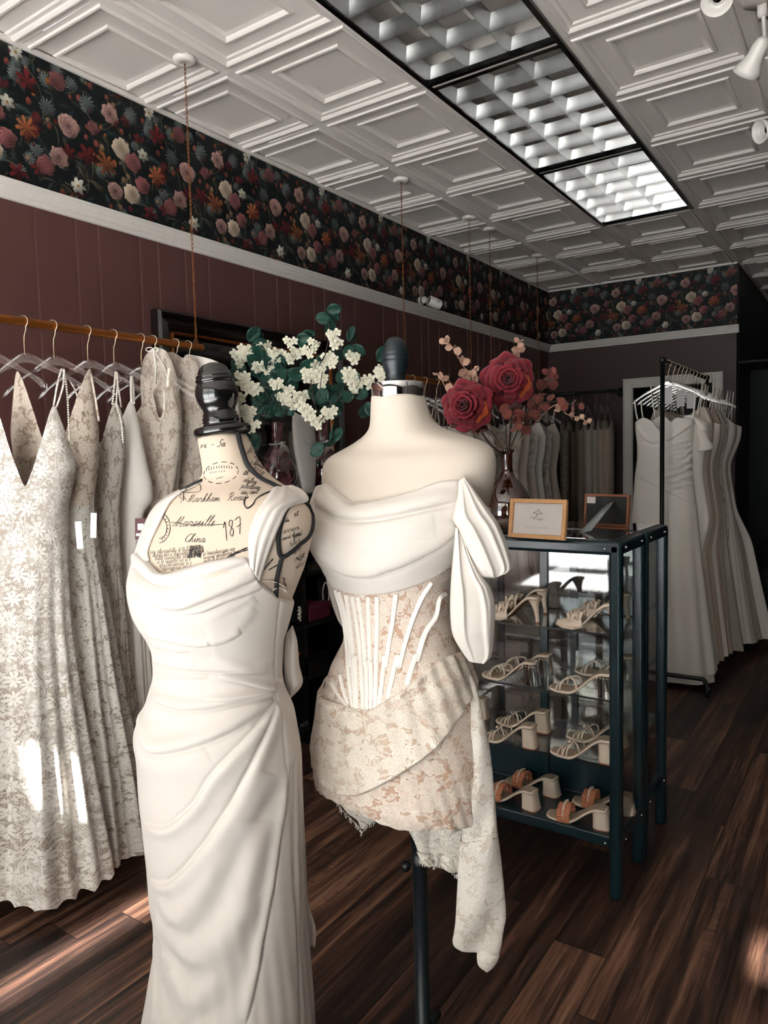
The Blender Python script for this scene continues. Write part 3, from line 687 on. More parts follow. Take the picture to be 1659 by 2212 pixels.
# ============================================================ LEFT DRESS FORM (printed canvas) and its crepe gown
P1=(1.222,-1.895)
R1=ZM(260,780,.2652); R2=ZM(260,1150,.27122); R3=ZM(260,1650,.3014)
body_rows=[(938,428,531,.95),(952,427,540,.95),(992,434,557,.95),(1020,438,576,.9),(1034,431,590,.82),(1043,416,604,.74),(1054,388,622,.66),(1066,362,642,.6),(1084,340,660,.56),(1105,326,672,.56),(1140,310,678,.6),(1180,300,670,.68),(1220,292,660,.78),(1260,290,645,.86),(1296,296,631,.86),(1345,312,615,.84),(1395,334,603,.84),(1440,340,600,.84),(1480,338,604,.82),(1520,324,618,.8),(1580,302,634,.78),(1650,303,642,.78),(1720,310,640,.8),(1790,330,615,.8)]
bust=[(-PI/2-.5,.42,zat(450,1262,P1),.075,.16),(-PI/2+.5,.42,zat(450,1262,P1),.075,.16)]
B1=Loft(P1,body_rows,n=2.15,bumps=bust,k=4)
m1=thing('dress_form','black-capped dress form covered in beige canvas printed with old handwriting','mannequin',(P1[0],P1[1],0))
A,Z=B1.grid(120,140); b=MB(); P=B1.S(A,Z); b.grid(P,cv=True); n_=120
b.f.append(tuple(range(n_))); b.m.append(0); b.f.append(tuple(range(139*n_,140*n_))[::-1]); b.m.append(0)
b.build('torso',M['script_linen'],m1)
def bvh_of(L,off=0.,n=240,m=260):
    A,Z=L.grid(n,m); P=L.S(A,Z,off); v=P.reshape(-1,3); f=[]
    for j in range(m-1):
        for i in range(n): f.append((j*n+i,j*n+(i+1)%n,(j+1)*n+(i+1)%n,(j+1)*n+i))
    return BVHTree.FromPolygons([Vector(q) for q in v],f)
T1=bvh_of(B1)
def hit(tree,x,y,off=.001):
    r=ray(x,y); r=r/np.linalg.norm(r); h=tree.ray_cast(Vector(C),Vector(r))
    if h[0] is None: return None
    n=np.array(h[1]); 
    if n@r>0: n=-n
    return np.array(h[0])+n*off
# neck cap: turned finial, slightly tilted like the neck
zc=zat(478,944,P1); cc=B1.S(np.linspace(0,2*PI,20),B1.zmax).mean(0)
tilt=rotm('Y',-.10)@rotm('X',.06)
k=.00094; prof=[(0,-.004),(.0505,-.004),(.0545,0),(.0555,.006),(.053,.012),(.049,.014),(.036,.016),(.034,.020),(.0365,.023),(.034,.026),(.0355,.030),(.0325,.033),(.0335,.037),(.031,.040),(.0315,.046),(.036,.054),(.0405,.066),(.0415,.076),(.0405,.086),(.037,.094),(.034,.097),(.036,.099),(.0375,.102),(.036,.105),(.034,.1065),(.0355,.109),(.034,.112),(.031,.114),(.030,.118),(.0265,.126),(.019,.132),(.009,.1355),(0,.136)]
b=MB(); b.lathe(prof,48,cc+np.array([0,0,.002]),tilt,cap=False); b.build('neck_cap',M['black_lacquer'],m1)
# seams of black braid, laid on the torso
def on_body(tree,pts,off,last=None,dd=1.42):
    out=[]
    for x,y in pts:
        h=hit(tree,x,y,off)
        if h is None: h=dep(x,y,last if last else dd)
        last=(h-C)@FF; out.append(h)
    return np.array(out)
def braid(name,pts,w=.0052,tree=T1,parent=m1,mat='black_braid'):
    q=on_body(tree,bez(pts,10),.0012); b=MB(); b.tube(q,w,8,flat=1.0); return b.build(name,M[mat],parent)
braid('braid_trim',R1((955,590),(975,680),(1000,760),(1030,840),(1080,905),(1150,965),(1230,1005),(1300,1040)))
braid('braid_trim',R1((668,975),(600,1005),(540,1035),(490,1062)),.0035)
arm=R1((1395,1150),(1450,1130),(1500,1155),(1545,1210),(1562,1290),(1555,1370),(1520,1440),(1460,1490),(1400,1545),(1330,1590),(1295,1570),(1285,1480),(1290,1400),(1310,1310),(1345,1220))
q=on_body(T1,bez(arm+arm[:1],6),.0012); b=MB(); b.tube(q,.0044,8,flat=1); b.build('braid_trim',M['black_braid'],m1)
braid('braid_trim',R1((1320,1585),(1300,1640))+R2((1262,280),(1245,360),(1240,430),(1235,520)),.0046)
# handwriting printed on the canvas: lettering wrapped onto the torso
def letter_mesh(txt,size,shear=.35):
    cu=bpy.data.curves.new('t','FONT'); cu.body=txt; cu.size=size; cu.shear=shear; cu.resolution_u=3; cu.align_x='LEFT'
    o=bpy.data.objects.new('t',cu); COL.objects.link(o); dg=bpy.context.evaluated_depsgraph_get(); me=o.to_mesh() if False else bpy.data.meshes.new_from_object(o.evaluated_get(dg))
    V=np.array([v.co[:] for v in me.vertices]); Fc=[tuple(p.vertices) for p in me.polygons]
    bpy.data.objects.remove(o); bpy.data.curves.remove(cu); bpy.data.meshes.remove(me); return V,Fc
def write_px(b,txt,x,y,size,ang=0,shear=.35,tree=T1,off=.0007,sx=1.):
    V,Fc=letter_mesh(txt,size,shear); c,s_=math.cos(math.radians(ang)),math.sin(math.radians(ang)); out=[]; last=1.42
    for v in V:
        u,w=v[0]*sx,v[1]; X=x+u*c+w*s_; Y=y+u*s_-w*c; h=hit(tree,X,Y,off)
        if h is None: h=dep(X,Y,last)
        last=(h-C)@FF; out.append(h)
    b.add(out,Fc)
def pen(b,pts,w=.0007,tree=T1,off=.0006,k=5):
    q=on_body(tree,bez(pts,k),off); w_=w*.75*(.6+.5*np.abs(np.sin(np.linspace(0,9,len(q))))); b.tube(q,w_,4,flat=1)
def scrawl(b,x,y,wd,h,ang=0,seed=0,w=.0004):
    """a line of cursive: loops, joins and ascenders"""
    r=np.random.RandomState(seed); n=int(wd/(h*.55)); pts=[]; c,s_=math.cos(math.radians(ang)),math.sin(math.radians(ang))
    for i in range(n):
        if r.rand()<.14 and len(pts)>4:
            P=[(x+u*c+v*s_,y+u*s_-v*c) for u,v in pts]; pen(b,P,w,k=3); pts=[]; continue
        u0=i*h*.55; a=h*(1.7 if r.rand()<.2 else .8+.3*r.rand()); dn=-h*.7 if r.rand()<.1 else 0
        pts+=[(u0,dn),(u0+h*.32,a*.7),(u0+h*.42,a),(u0+h*.22,a*.6),(u0+h*.25,h*.05)]
    if len(pts)>4: P=[(x+u*c+v*s_,y+u*s_-v*c) for u,v in pts]; pen(b,P,w,k=3)
b=MB()
GL={'a':[[(.42,.42),(.25,.5),(.05,.3),(.08,.05),(.25,.02),(.42,.3),(.44,.45),(.4,.12),(.5,.0),(.62,.15)]],'r':[[(0,.05),(.12,.45),(.2,.5),(.28,.42),(.4,.42),(.36,.12),(.45,0),(.58,.12)]],
'k':[[(0,0),(.15,.5),(.3,1.),(.2,1.02),(.12,.7),(.06,0),(.2,.38),(.38,.42),(.3,.25),(.18,.24),(.35,.02),(.52,.12)]],'h':[[(0,0),(.15,.5),(.3,1.),(.2,1.05),(.12,.7),(.05,0),(.2,.4),(.34,.42),(.34,.1),(.42,0),(.56,.14)]],
'm':[[(0,.3),(.08,.46),(.08,0),(.18,.4),(.3,.42),(.3,0),(.42,.4),(.54,.42),(.54,.08),(.62,0),(.76,.14)]],'n':[[(0,.3),(.08,.46),(.08,0),(.2,.4),(.34,.42),(.34,.08),(.42,0),(.56,.14)]],
'o':[[(.3,.45),(.1,.4),(.05,.1),(.22,0),(.4,.2),(.32,.44),(.42,.38),(.56,.42)]],'d':[[(.42,.42),(.22,.48),(.05,.25),(.12,.02),(.3,.05),(.45,.5),(.55,1.),(.45,.4),(.46,.05),(.6,.1)]],
's':[[(0,.05),(.2,.5),(.32,.3),(.3,.05),(.12,.0),(.1,.08),(.4,.1)]],'e':[[(0,.1),(.22,.3),(.28,.45),(.16,.5),(.08,.25),(.14,.02),(.3,.02),(.46,.18)]],'i':[[(0,.1),(.14,.45),(.12,.08),(.22,0),(.36,.14)],[(.2,.66),(.22,.7)]],
'l':[[(0,.1),(.2,.6),(.3,1.),(.18,1.02),(.1,.5),(.12,.06),(.22,0),(.36,.14)]],'v':[[(0,.35),(.08,.46),(.14,.02),(.3,.3),(.34,.45),(.5,.4)]],'t':[[(0,.1),(.2,.85),(.12,.1),(.22,0),(.36,.14)],[(.02,.55),(.34,.6)]],
'g':[[(.4,.42),(.22,.48),(.06,.25),(.2,.05),(.4,.35),(.34,-.4),(.1,-.5),(.1,-.3),(.5,.1)]],'p':[[(0,.2),(.1,.48),(-.02,-.5),(.12,.35),(.3,.45),(.38,.2),(.2,.02),(.1,.08)],[(.36,.1),(.5,.14)]],'u':[[(0,.2),(.08,.45),(.08,.08),(.2,0),(.36,.42),(.36,.08),(.46,0),(.58,.14)]],
'f':[[(0,.1),(.2,.6),(.36,1.),(.24,1.02),(.1,.2),(0,-.5),(.12,-.4),(.14,.1),(.34,.14)]],'M':[[(-.3,.2),(-.1,.1),(.1,.6),(.22,1.),(.2,.4),(.18,0),(.4,.6),(.55,1.),(.56,.4),(.58,.05),(.7,.0),(.84,.14)]],
'R':[[(.1,.02),(.18,.5),(.28,.98)],[(-.05,.7),(.1,1.),(.4,1.05),(.55,.8),(.4,.52),(.22,.5),(.4,.3),(.6,0),(.8,.12)]],'C':[[(.6,.85),(.5,1.),(.25,.9),(.05,.4),(.2,.02),(.45,.0),(.7,.25)]],
'W':[[(0,.9),(.1,.2),(.2,0),(.4,.8),(.42,.1),(.6,.3),(.75,1.)]],'S':[[(.5,.9),(.3,1.),(.12,.75),(.4,.4),(.3,.02),(0,.1)]],'1':[[(.05,.7),(.3,1.05),(.12,-.2)]],'8':[[(.5,.9),(.3,1.),(.15,.7),(.42,.3),(.25,-.1),(.08,.15),(.35,.55),(.52,.9)]],'7':[[(.1,.85),(.6,.9),(.3,-.2)],[(.15,.35),(.6,.42)]],'-':[[(.1,.35),(.4,.37)]],'!':[[(.2,.9),(.1,.3)],[(.06,.05),(.07,.0)]],"'":[[(.1,1.),(.05,.8)]]}
ADV={'M':.84,'m':.76,'R':.8,'C':.62,'W':.85,'i':.34,'l':.34,'e':.44,'t':.34,'1':.45,'8':.6,'7':.65,' ':.5,'-':.5,"'":.2,'s':.4,'f':.34,'S':.6,'!':.3}
def hand(b,txt,x,y,h,ang=0,sl=.45,w=.00055,sx=1.):
    c,s_=math.cos(math.radians(ang)),math.sin(math.radians(ang)); cx=0
    for ch in txt:
        for stq in GL.get(ch,[]):
            P=[]
            for u,v in stq:
                U=(cx+u+v*sl)*h*sx; V=v*h; P.append((x+U*c+V*s_,y+U*s_-V*c))
            pen(b,P,w,k=4)
        cx+=ADV.get(ch,.56)
hand(b,'Markham  Road',406,1085,16,-2,.5,.0006,.98); hand(b,'Marseille',376,1138,22,-1,.6,.0006,.92); hand(b,'China',398,1170,17,2,.5,.0007,.98)
hand(b,'187',486,1163,30,-26,.3,.0010,.85); hand(b,'th',524,1026,13,5,.5); hand(b,'daleg',524,1041,12,10,.5); hand(b,'pleasan',520,1054,12,6,.5); hand(b,'au aut',519,1068,12,-2,.5)
hand(b,'arrive',611,1153,12,-16,.4); hand(b,'send mon',610,1167,9,-18,.4); hand(b,'fois!',634,1164,12,-28,.3); hand(b,'et',634,1116,13,-12,.4); hand(b,'du',614,1129,10,-14,.4)
hand(b,'vi - Sa',432,968,15,-4,.6,.0007,1.); hand(b,'Sh',389,1087,14,-35,.5)
for k,(pts,w) in enumerate([(R1((415,1315),(480,1320),(560,1335),(650,1330),(750,1335),(845,1330)),.0007),(R1((1045,1110),(1015,1125),(1010,1170),(1035,1200),(1080,1170),(1110,1120),(1180,1080),(1235,1060)),.0022),
   (R1((870,1600),(940,1560),(1035,1520)),.0016),(R1((900,1590),(960,1562),(1040,1535)),.0016),(R1((500,1072),(560,1050),(620,1020),(645,1002),(650,1060),(570,1072),(500,1072)),.0008),
   (R1((1030,760),(1060,700),(1085,640)),.0009),(R2((1130,310),(1180,250),(1215,210)),.0018),(R2((1180,300),(1230,270),(1290,240)),.0015),(R2((1290,360),(1310,370),(1300,390),(1320,430)),.0012),(R1((1430,1600),(1465,1620),(1500,1560)),.0012)]): pen(b,pts,w)
# oval postmark on the neck
for rr in (1.,.985):
    t=np.linspace(0,2*PI,60); c0=R1((820,910))[0]
    for j in range(0,60,5): pen(b,[(c0[0]+rr*37*math.cos(a)+2*math.sin(a),c0[1]-5*math.cos(a)+rr*23*math.sin(a)) for a in t[j:j+4]],.0007,k=2)
for j in range(11): x=446+j*5.4; y=1012-4*math.sin(j/10*PI)-j*.5; pen(b,[(x,y),(x+1,y+6)],.0009,k=2)
for j in range(6): x=454+j*6; pen(b,[(x,1023-j*.6),(x+1.5,1019-j*.6)],.0007,k=2)
for j in range(4): x=468+j*4; pen(b,[(x,1036-j),(x+1.5,1032-j)],.0007,k=2)
# round postmark by the left strap
for rr in (1.,.72):
    t=np.linspace(-1.2,1.5,24); c0=(343,1140); pen(b,[(c0[0]+rr*25*math.cos(a),c0[1]+rr*33*math.sin(a)) for a in t],.0009,k=2)
for j in range(9): a=-1.+j*.27; pen(b,[(343+19*math.cos(a),1140+25*math.sin(a)),(343+22*math.cos(a),1140+30*math.sin(a))],.0009,k=2)
for j in range(6): scrawl(b,325+j*5,1196+j*7,95-j*6,5.5,-4,j)
for j in range(9):
    scrawl(b,404+RNG.rand()*8,1184+j*2.7,30,4.5,-6,20+j,.0006)
for j in range(5): scrawl(b,548,978+j*11,26,5,34,40+j,.0005); scrawl(b,440,1200+j*8,70,5,-10,60+j)
for j in range(3): scrawl(b,536,1004-j*26,10,6,0,80+j)
for j in range(4): scrawl(b,628+j*4,1180+j*16,26,5,-30,90+j)
b.build('printed_handwriting',M['ink'],m1)
# stand
b=MB(); b.tube([(P1[0],P1[1],.03),(P1[0],P1[1],.95)],.013,16); b.build('stand_pole',M['pole_metal'],m1)
b=MB(); b.lathe([(0,0),(.13,0),(.135,.012),(.06,.03),(.02,.04),(0,.04)],32,(P1[0],P1[1],0)); b.build('stand_base',M['pole_metal'],m1)
# ------------------------------------------------------------ gown
gown_rows=[(1050,372,640,.7),(1100,327,668,.6),(1150,306,676,.62),(1186,294,667,.66),(1215,285,657,.74),(1253,276,645,.84),(1286,279,636,.86),(1318,287,629,.86),(1345,301,622,.86),(1364,314,616,.86),(1380,323,611,.86),(1400,331,608,.86),(1440,334,606,.85),(1465,333,607,.84),(1489,324,612,.84),(1513,318,624,.82),(1530,314,632,.82),(1551,301,636,.8),(1578,291,641,.8),(1600,291,645,.8),(1625,297,648,.8),(1652,299,649,.8),(1719,303,651,.8),(1765,309,653,.82),(1855,319,656,.82),(1939,326,658,.84),(1994,336,660,.84),(2051,335,663,.84),(2102,326,666,.84),(2156,317,669,.84),(2212,306,671,.84),(2300,290,676,.84),(2440,268,684,.84)]
G1=Loft(P1,gown_rows,n=2.1,bumps=[(p,w,z,h,a*.5) for p,w,z,h,a in bust],k=3)
topc=[(287,1214)]+R2((125,150),(200,205),(300,315),(345,328),(400,328),(500,285),(650,240),(800,205),(920,188),(1000,190),(1040,240),(1110,380),(1200,460),(1270,520),(1370,548))
top1=G1.curve(topc,back=zat(450,1290,P1))
st=[]
def add(pts,w=.012,a=.006,k='roll',s=1,fade=True): st.append(dict(p=pts,w=w,a=a,k=k,s=s,fade=fade))
add(R2((100,200),(200,330),(330,400),(450,400),(620,350),(820,300),(1010,230)),.014,.007)
add(R2((75,400),(200,515),(350,585),(500,600),(700,525),(900,440),(1080,360)),.016,.009)
add(R2((90,510),(250,590),(450,622),(620,640),(800,560),(1120,440)),.010,.005)
add(R2((300,340),(430,395),(600,330),(800,255)),.010,.003)
add(R2((660,885),(720,892),(850,860),(960,800)),.010,.003)
add(R2((700,840),(850,800),(980,700),(1060,600)),.012,.003,'ridge'); add(R2((680,760),(820,720),(960,640),(1080,540)),.010,.002,'ridge'); add(R2((650,700),(850,620),(1060,500)),.008,.002,'ridge')
add(R2((240,820),(400,860),(600,900),(720,890)),.010,.005); add(R2((285,905),(450,940),(560,945)),.008,.003)
add(R2((275,1030),(500,1075),(800,1100),(1080,1105),(1200,1080)),.012,.006); add(R2((285,1110),(450,1150),(700,1160)),.008,.003)
add(R2((730,970),(900,1040),(1040,1100)),.010,.003,'ridge'); add(R2((780,1160),(1000,1200),(1220,1270)),.008,.0035)
add(R2((265,1330),(400,1390),(560,1412),(800,1380),(1000,1330),(1225,1290)),.014,.008); add(R2((670,1320),(850,1330),(1100,1300),(1230,1285)),.008,.0035)
add(R2((165,1460),(168,1600),(210,1715),(290,1750),(420,1740),(640,1680),(900,1560),(1220,1350)),.018,.009)
add(R2((150,1800),(300,1880),(450,1870),(700,1760)),.02,.003,'ridge')
add(R2((1240,1345),(1050,1600),(850,1810),(700,1985))+R3((570,245),(450,380),(320,465),(190,420)),.014,.0065)
add(R2((1250,1360),(1130,1680),(1030,1900),(950,2060))+R3((770,350),(600,600),(430,800),(330,860),(230,830)),.016,.007)
add(R3((1060,60),(900,330),(700,700),(560,960),(400,1110),(290,960)),.022,.007,'wave')
add(R3((990,400),(900,850),(760,1170),(640,1330),(520,1400),(350,1190)),.024,.007,'wave')
add(R3((960,930),(800,1350),(600,1640),(500,1690),(370,1480)),.024,.006,'wave')
add(R3((1200,0),(1150,480),(1060,1070),(960,1600),(890,1865)),.012,.0055,s=-1)
add(R3((1240,0),(1245,700),(1260,1100),(1280,1600),(1290,1865)),.006,.003,'crease',fade=False); add(R3((1270,0),(1285,600),(1300,1100),(1275,1280)),.006,.003,'crease')
add(R3((1215,0),(1225,500),(1240,1000)),.006,.002,'crease')
add(R2((1265,550),(1240,750),(1222,1000),(1225,1200),(1240,1330),(1260,1450),(1300,1700),(1330,2200)),.0035,.0022,'crease',fade=False)
add(R3((250,1180),(255,1500),(250,1865)),.01,.003,'wave'); add(R3((290,1100),(330,1500),(440,1865)),.012,.0025,'wave'); add(R3((330,1350),(430,1600),(490,1865)),.014,.003,'wave')
add(R2((1100,1560),(1000,1800),(760,2200)),.02,.003,'ridge')
S1=strokes_to_surface(G1,st)
def g1f(A,Z,t):
    low=np.clip((zat(480,1750,P1)-Z)/.6,0,1)
    back=np.clip(np.cos(A-PI/2),0,1)
    return low*back*.012*np.sin(9*A+2)+.0012*np.sin(31*A+Z*20)*low+(-.006)*np.clip((Z-(top1(A)-.006))/.006,0,1)
g1=thing('crepe_gown','plain ivory crepe gown with a cowl neck, draped on the handwriting-printed dress form','gown',(P1[0],P1[1],0))
loft_cloth(G1,'gown_body',M['crepe'],g1,top=top1,bot=.02,nph=520,nz=620,off=.0035,strokes=S1,func=g1f)
# shoulder straps: folded crepe bands lying on the torso
def strap(name,Lp,Rp,tree,parent,mat,off=.006,n=60,m=14,lines=3,am=.0018,last=1.4,thick=.004,roll=.5):
    A_,B_=bez(Lp,10),bez(Rp,10)
    def res(q,n): s_=np.r_[0,np.cumsum(np.hypot(*np.diff(q,axis=0).T))]; return np.stack([np.interp(np.linspace(0,s_[-1],n),s_,q[:,i]) for i in range(2)],-1)
    A_,B_=res(A_,n),res(B_,n); P=np.zeros((n,m,3)); dd=np.zeros((n,m))
    for i in range(n):
        for j in range(m):
            t=j/(m-1); x,y=A_[i]*(1-t)+B_[i]*t; h=hit(tree,x,y,0)
            dd[i,j]=(h-C)@FF if h is not None else np.nan
    fill=np.nanmean(dd)
    for i in range(n):
        row=dd[i]; ok=~np.isnan(row)
        dd[i]=np.interp(np.arange(m),np.arange(m)[ok],row[ok]) if ok.any() else np.nan
    ok=~np.isnan(dd[:,0])
    for j in range(m): dd[:,j]=np.interp(np.arange(n),np.arange(n)[ok],dd[ok,j]) if ok.any() else fill
    k=np.hanning(9); k/=k.sum()
    for j in range(m): dd[:,j]=np.convolve(np.pad(dd[:,j],4,'edge'),k,'valid')
    for i in range(n):
        for j in range(m):
            t=j/(m-1); x,y=A_[i]*(1-t)+B_[i]*t; o=off*(.35+.65*math.sin(PI*t)**.5)+am*math.sin(t*lines*2*PI+i*.05)
            P[i,j]=dep(x,y,dd[i,j]-o)
    u=np.linspace(0,.06,m); v=np.linspace(0,.3,n); b=MB(); b.grid(P,uv=np.stack(np.meshgrid(u,v),-1)); return b.build(name,mat,parent,solid=thick)
strap('shoulder_strap',R1((470,1085),(420,1130),(370,1210),(330,1300),(280,1400),(240,1490),(225,1560),(240,1620)),R1((540,1035),(350,1130),(250,1230),(180,1380),(130,1530),(98,1640),(96,1700),(110,1740)),T1,g1,M['crepe'],last=1.42,off=.010)
strap('shoulder_strap',R1((1300,1020),(1250,1040),(1190,1120),(1110,1240),(1050,1400),(1045,1500),(1050,1580),(1060,1670)),R1((1400,1015),(1490,1060),(1530,1140),(1400,1180),(1340,1240),(1250,1450),(1180,1640),(1130,1790)),T1,g1,M['crepe'],off=.012,lines=3,am=.002)
# lacing ribbons in the back opening, and the back bow loop and trailing sash seen past the side
b=MB()
for pts in (R2((1115,385),(1180,380),(1240,395),(1300,430)),R2((1200,460),(1240,435),(1285,440),(1310,470))):
    q=on_body(T1,bez(pts,8),.003); b.tube(q,.0028,6,flat=.3)
b.build('lacing_ribbon',M['satin'],g1)
pillow('back_bow_loop',M['crepe'],g1,[(618,1370),(612,1410),(614,1450),(618,1490),(622,1508)],[(632,1350),(642,1385),(646,1435),(653,1478),(625,1512)],1.49,[.01,.04,.05,.05,.02],n=50,m=18,func=lambda t,u,a:.004*np.sin(u*9+t*3))
pillow('trailing_sash',M['crepe'],g1,[(657,1880),(657,1940),(658,1990),(660,2036)],[(658.5,1885),(668,1955),(682,2005),(681,2046)],1.52,.008,n=30,m=10)
# ============================================================ RIGHT DRESS FORM (cream jersey) with the lace mini dress
P2=(1.462,-1.592)
Q3=ZM(480,640,.2893); Q4=ZM(660,980,.2773); Q5=ZM(660,1400,.2773); Q6=ZM(700,1700,.2773)
rows2=[(856,802,916,1.),(870,801,921,1.),(900,800,931,.98),(923,798,948,.92),(934,791,972,.8),(944,779,1005,.66),(956,760,1042,.56),(966,742,1058,.5),(975,724,1065,.48),(985,707,1070,.48),(1000,698,1072,.5),(1020,695,1071,.54),(1045,694,1068,.6),(1085,694,1058,.7),(1130,690,1042,.82),(1180,694,1015,.88),(1225,712,985,.86),(1285,733,975,.84),(1340,744,974,.84),(1376,744,982,.84),(1415,730,1000,.84),(1455,712,1016,.82),(1494,702,1030,.8),(1566,694,1044,.8),(1622,692,1048,.8),(1665,704,1036,.8),(1700,724,1010,.8)]
zb2=zat(800,1165,P2)
bust2=[(-PI/2-.48,.42,zb2,.075,.14),(-PI/2+.48,.42,zb2,.075,.14)]
B2=Loft(P2,rows2,n=2.2,bumps=bust2,k=4); T2=bvh_of(B2)
m2=thing('dress_form','cream jersey dress form with chrome neck band and tall black finial','mannequin',(P2[0],P2[1],0))
A,Z=B2.grid(120,150); b=MB(); P=B2.S(A,Z); b.grid(P,cv=True); n_=120
b.f+= [tuple(range(n_)),tuple(range(149*n_,150*n_))[::-1]]; b.m+=[0,0]; b.build('torso',M['linen'],m2)
cc=B2.S(np.linspace(0,2*PI,24,endpoint=False),B2.zmax).mean(0); R0=np.linalg.norm(B2.S(np.array([0.]),B2.zmax)[0]-cc)
b=MB(); hz=.0255; b.lathe([(R0-.002,-.004),(R0+.0006,-.003),(R0+.0012,0),(R0+.0012,hz),(R0,hz+.002),(R0-.004,hz+.003),(R0-.005,hz),(0,hz)],64,cc,cap=False); b.build('neck_band',M['chrome'],m2,angle=40)
sd=math.atan2(C[1]-cc[1],C[0]-cc[0])+.35; q=cc+np.array([math.cos(sd),math.sin(sd),0])*(R0+.001)
b=MB(); b.tube([q+[0,0,0],q+[0,0,hz]],.0012,6); b.build('band_seam',M['black_metal'],m2)
k=.001; b=MB(); c2=cc+np.array([-.004,0,hz]); prof=[(0,0),(.024,0),(.0245,.003),(.022,.005),(.0205,.008),(.0205,.016),(.022,.018),(.0215,.022),(.0225,.025),(.026,.034),(.0285,.044),(.0285,.048),(.0275,.050),(.0285,.052),(.0285,.058),(.0275,.060),(.0282,.062),(.027,.067),(.0255,.072),(.0235,.080),(.0185,.089),(.012,.0945),(.005,.097),(0,.0975)]
b.lathe(prof,40,c2,cap=False); b.build('finial',M['pole_metal'],m2)
pt=dep(886,1811,1.58); b=MB(); b.tube([(P2[0]+.012,P2[1],.10),(P2[0]+.012,P2[1],B2.zmin+.03)],.0165,20); b.build('stand_pole',M['pole_metal'],m2)
zk=zat(876,1830,P2); b=MB(); b.tube([(P2[0]+.012,P2[1],zk-.03),(P2[0]+.012,P2[1],zk+.02)],.019,20); b.build('pole_collar',M['black_metal'],m2)
kd=-RR*1.; b=MB(); k0=np.array([P2[0]+.012,P2[1],zat(872,1868,P2)]); b.tube([k0+kd*.012,k0+kd*.024],.004,10); b.ball(k0+kd*.030,.011,14,10,(1,1,1.15)); b.build('height_knob',M['black_metal'],m2)
b=MB(); b.tube([(P2[0]+.012,P2[1],.02),(P2[0]+.012,P2[1],zat(905,2205,P2))],.021,20); b.build('pole_sleeve',M['black_metal'],m2)
for a_ in range(4):
    an=a_*PI/2+.4; b=MB(); d_=np.array([math.cos(an),math.sin(an),0]); o_=np.array([P2[0]+.012,P2[1],0]); b.tube([o_+[0,0,.12],o_+d_*.1+[0,0,.09],o_+d_*.24+[0,0,.012]],.010,10); b.build('stand_leg',M['pole_metal'],m2)
# jersey seam across the upper chest
# ------------------------------------------------------------ dress
rowsD=[(1100,676,1056,.7),(1146,676,1034,.8),(1200,690,1000,.88),(1246,708,976,.86),(1285,728,973,.85),(1327,740,973,.84),(1368,745,980,.84),(1390,742,987,.84),(1415,729,1000,.84),(1440,716,1010,.84),(1475,705,1024,.82),(1500,698,1032,.8),(1566,691,1046,.8),(1600,685,1052,.8),(1636,680,1055,.8),(1677,681,1057,.8),(1705,689,1058,.8),(1730,706,1058,.8),(1790,735,1058,.8),(1900,745,1060,.8)]
D2=Loft(P2,rowsD,n=2.12,bumps=[(p,w,z,h,a*.5) for p,w,z,h,a in bust2],k=3)
d2=thing('lace_dress','short ivory lace corset dress with a draped satin neckline, on the cream jersey dress form','dress',(P2[0],P2[1],0))
hem=[(682,1690)]+Q5((110,1100),(180,1155),(250,1190),(400,1265),(560,1350),(720,1405),(800,1415),(930,1410),(1080,1405),(1220,1395))+[(1040,1782),(1056,1775)]
hem2=D2.curve(hem,back=zat(880,1730,P2))
# corset panel and bodice lace
corset_top=D2.curve([(700,1200)]+Q4((170,900),(330,1060),(500,1080),(700,1060),(900,990),(1080,890),(1140,830))+[(985,1195)],back=zat(880,1210,P2))
low=D2.curve([(699,1520)]+Q5((180,430),(330,480),(480,510),(640,470),(820,330),(1000,180),(1200,90))+[(1020,1415)],back=zat(880,1500,P2))
loft_cloth(D2,'corset_panel',M['lace_nude'],d2,top=corset_top,bot=low,nph=300,nz=200,off=.002)
bones=[Q4((235,1060),(290,1250),(318,1420),(338,1659))+Q5((330,60),(345,250),(372,460)),Q4((318,1098),(350,1300),(372,1500),(385,1659))+Q5((390,60),(400,300),(410,470)),Q4((368,1108),(400,1300),(425,1500),(435,1659))+Q5((430,60),(445,300),(455,478)),
 Q4((412,1112),(440,1300),(458,1480),(470,1659))+Q5((475,100),(480,300),(488,484)),Q4((490,1114),(498,1350),(508,1659))+Q5((510,100),(515,300),(515,480)),Q4((558,1112),(560,1350),(552,1659))+Q5((555,100),(550,300),(545,478)),
 Q4((705,1092),(680,1300),(650,1480),(625,1659))+Q5((620,60),(600,250),(575,450)),Q4((980,1000),(900,1130),(830,1300),(770,1500),(730,1659))+Q5((720,60),(680,220),(640,400)),Q4((1100,1080),(1040,1130),(1010,1270),(930,1400),(870,1600))+Q5((860,60),(815,200),(790,290)),
 Q5((200,260),(240,330),(300,410),(340,462)),Q5((270,200),(300,330),(340,430)),Q4((265,1075),(300,1190))+Q4((330,1330),(355,1500),(360,1659))+Q5((365,80),(385,300),(395,468))]
TD=bvh_of(D2,.0025)
for k_,pts in enumerate(bones):
    q=on_body(TD,bez(pts,8),.0012,dd=1.5); b=MB(); b.tube(q,.0042,8,flat=.42) if False else None
    T_=np.gradient(q,axis=0); T_/=np.linalg.norm(T_,axis=1)[:,None]; vw=q-C; vw/=np.linalg.norm(vw,axis=1)[:,None]; Sx=np.cross(T_,vw); Sx/=np.linalg.norm(Sx,axis=1)[:,None]
    w_=.0050 if k_ in(8,) else .0043; prof_=[(-1,.0),(-.95,.0006),(-.5,.0010),(.5,.0010),(.95,.0006),(1,0)]
    b.grid(np.array([[p+s_*a_*w_-v_*h_ for a_,h_ in prof_] for p,s_,v_ in zip(q,Sx,vw)])); b.build('corset_bone',M['satin'],d2,solid=.0008)
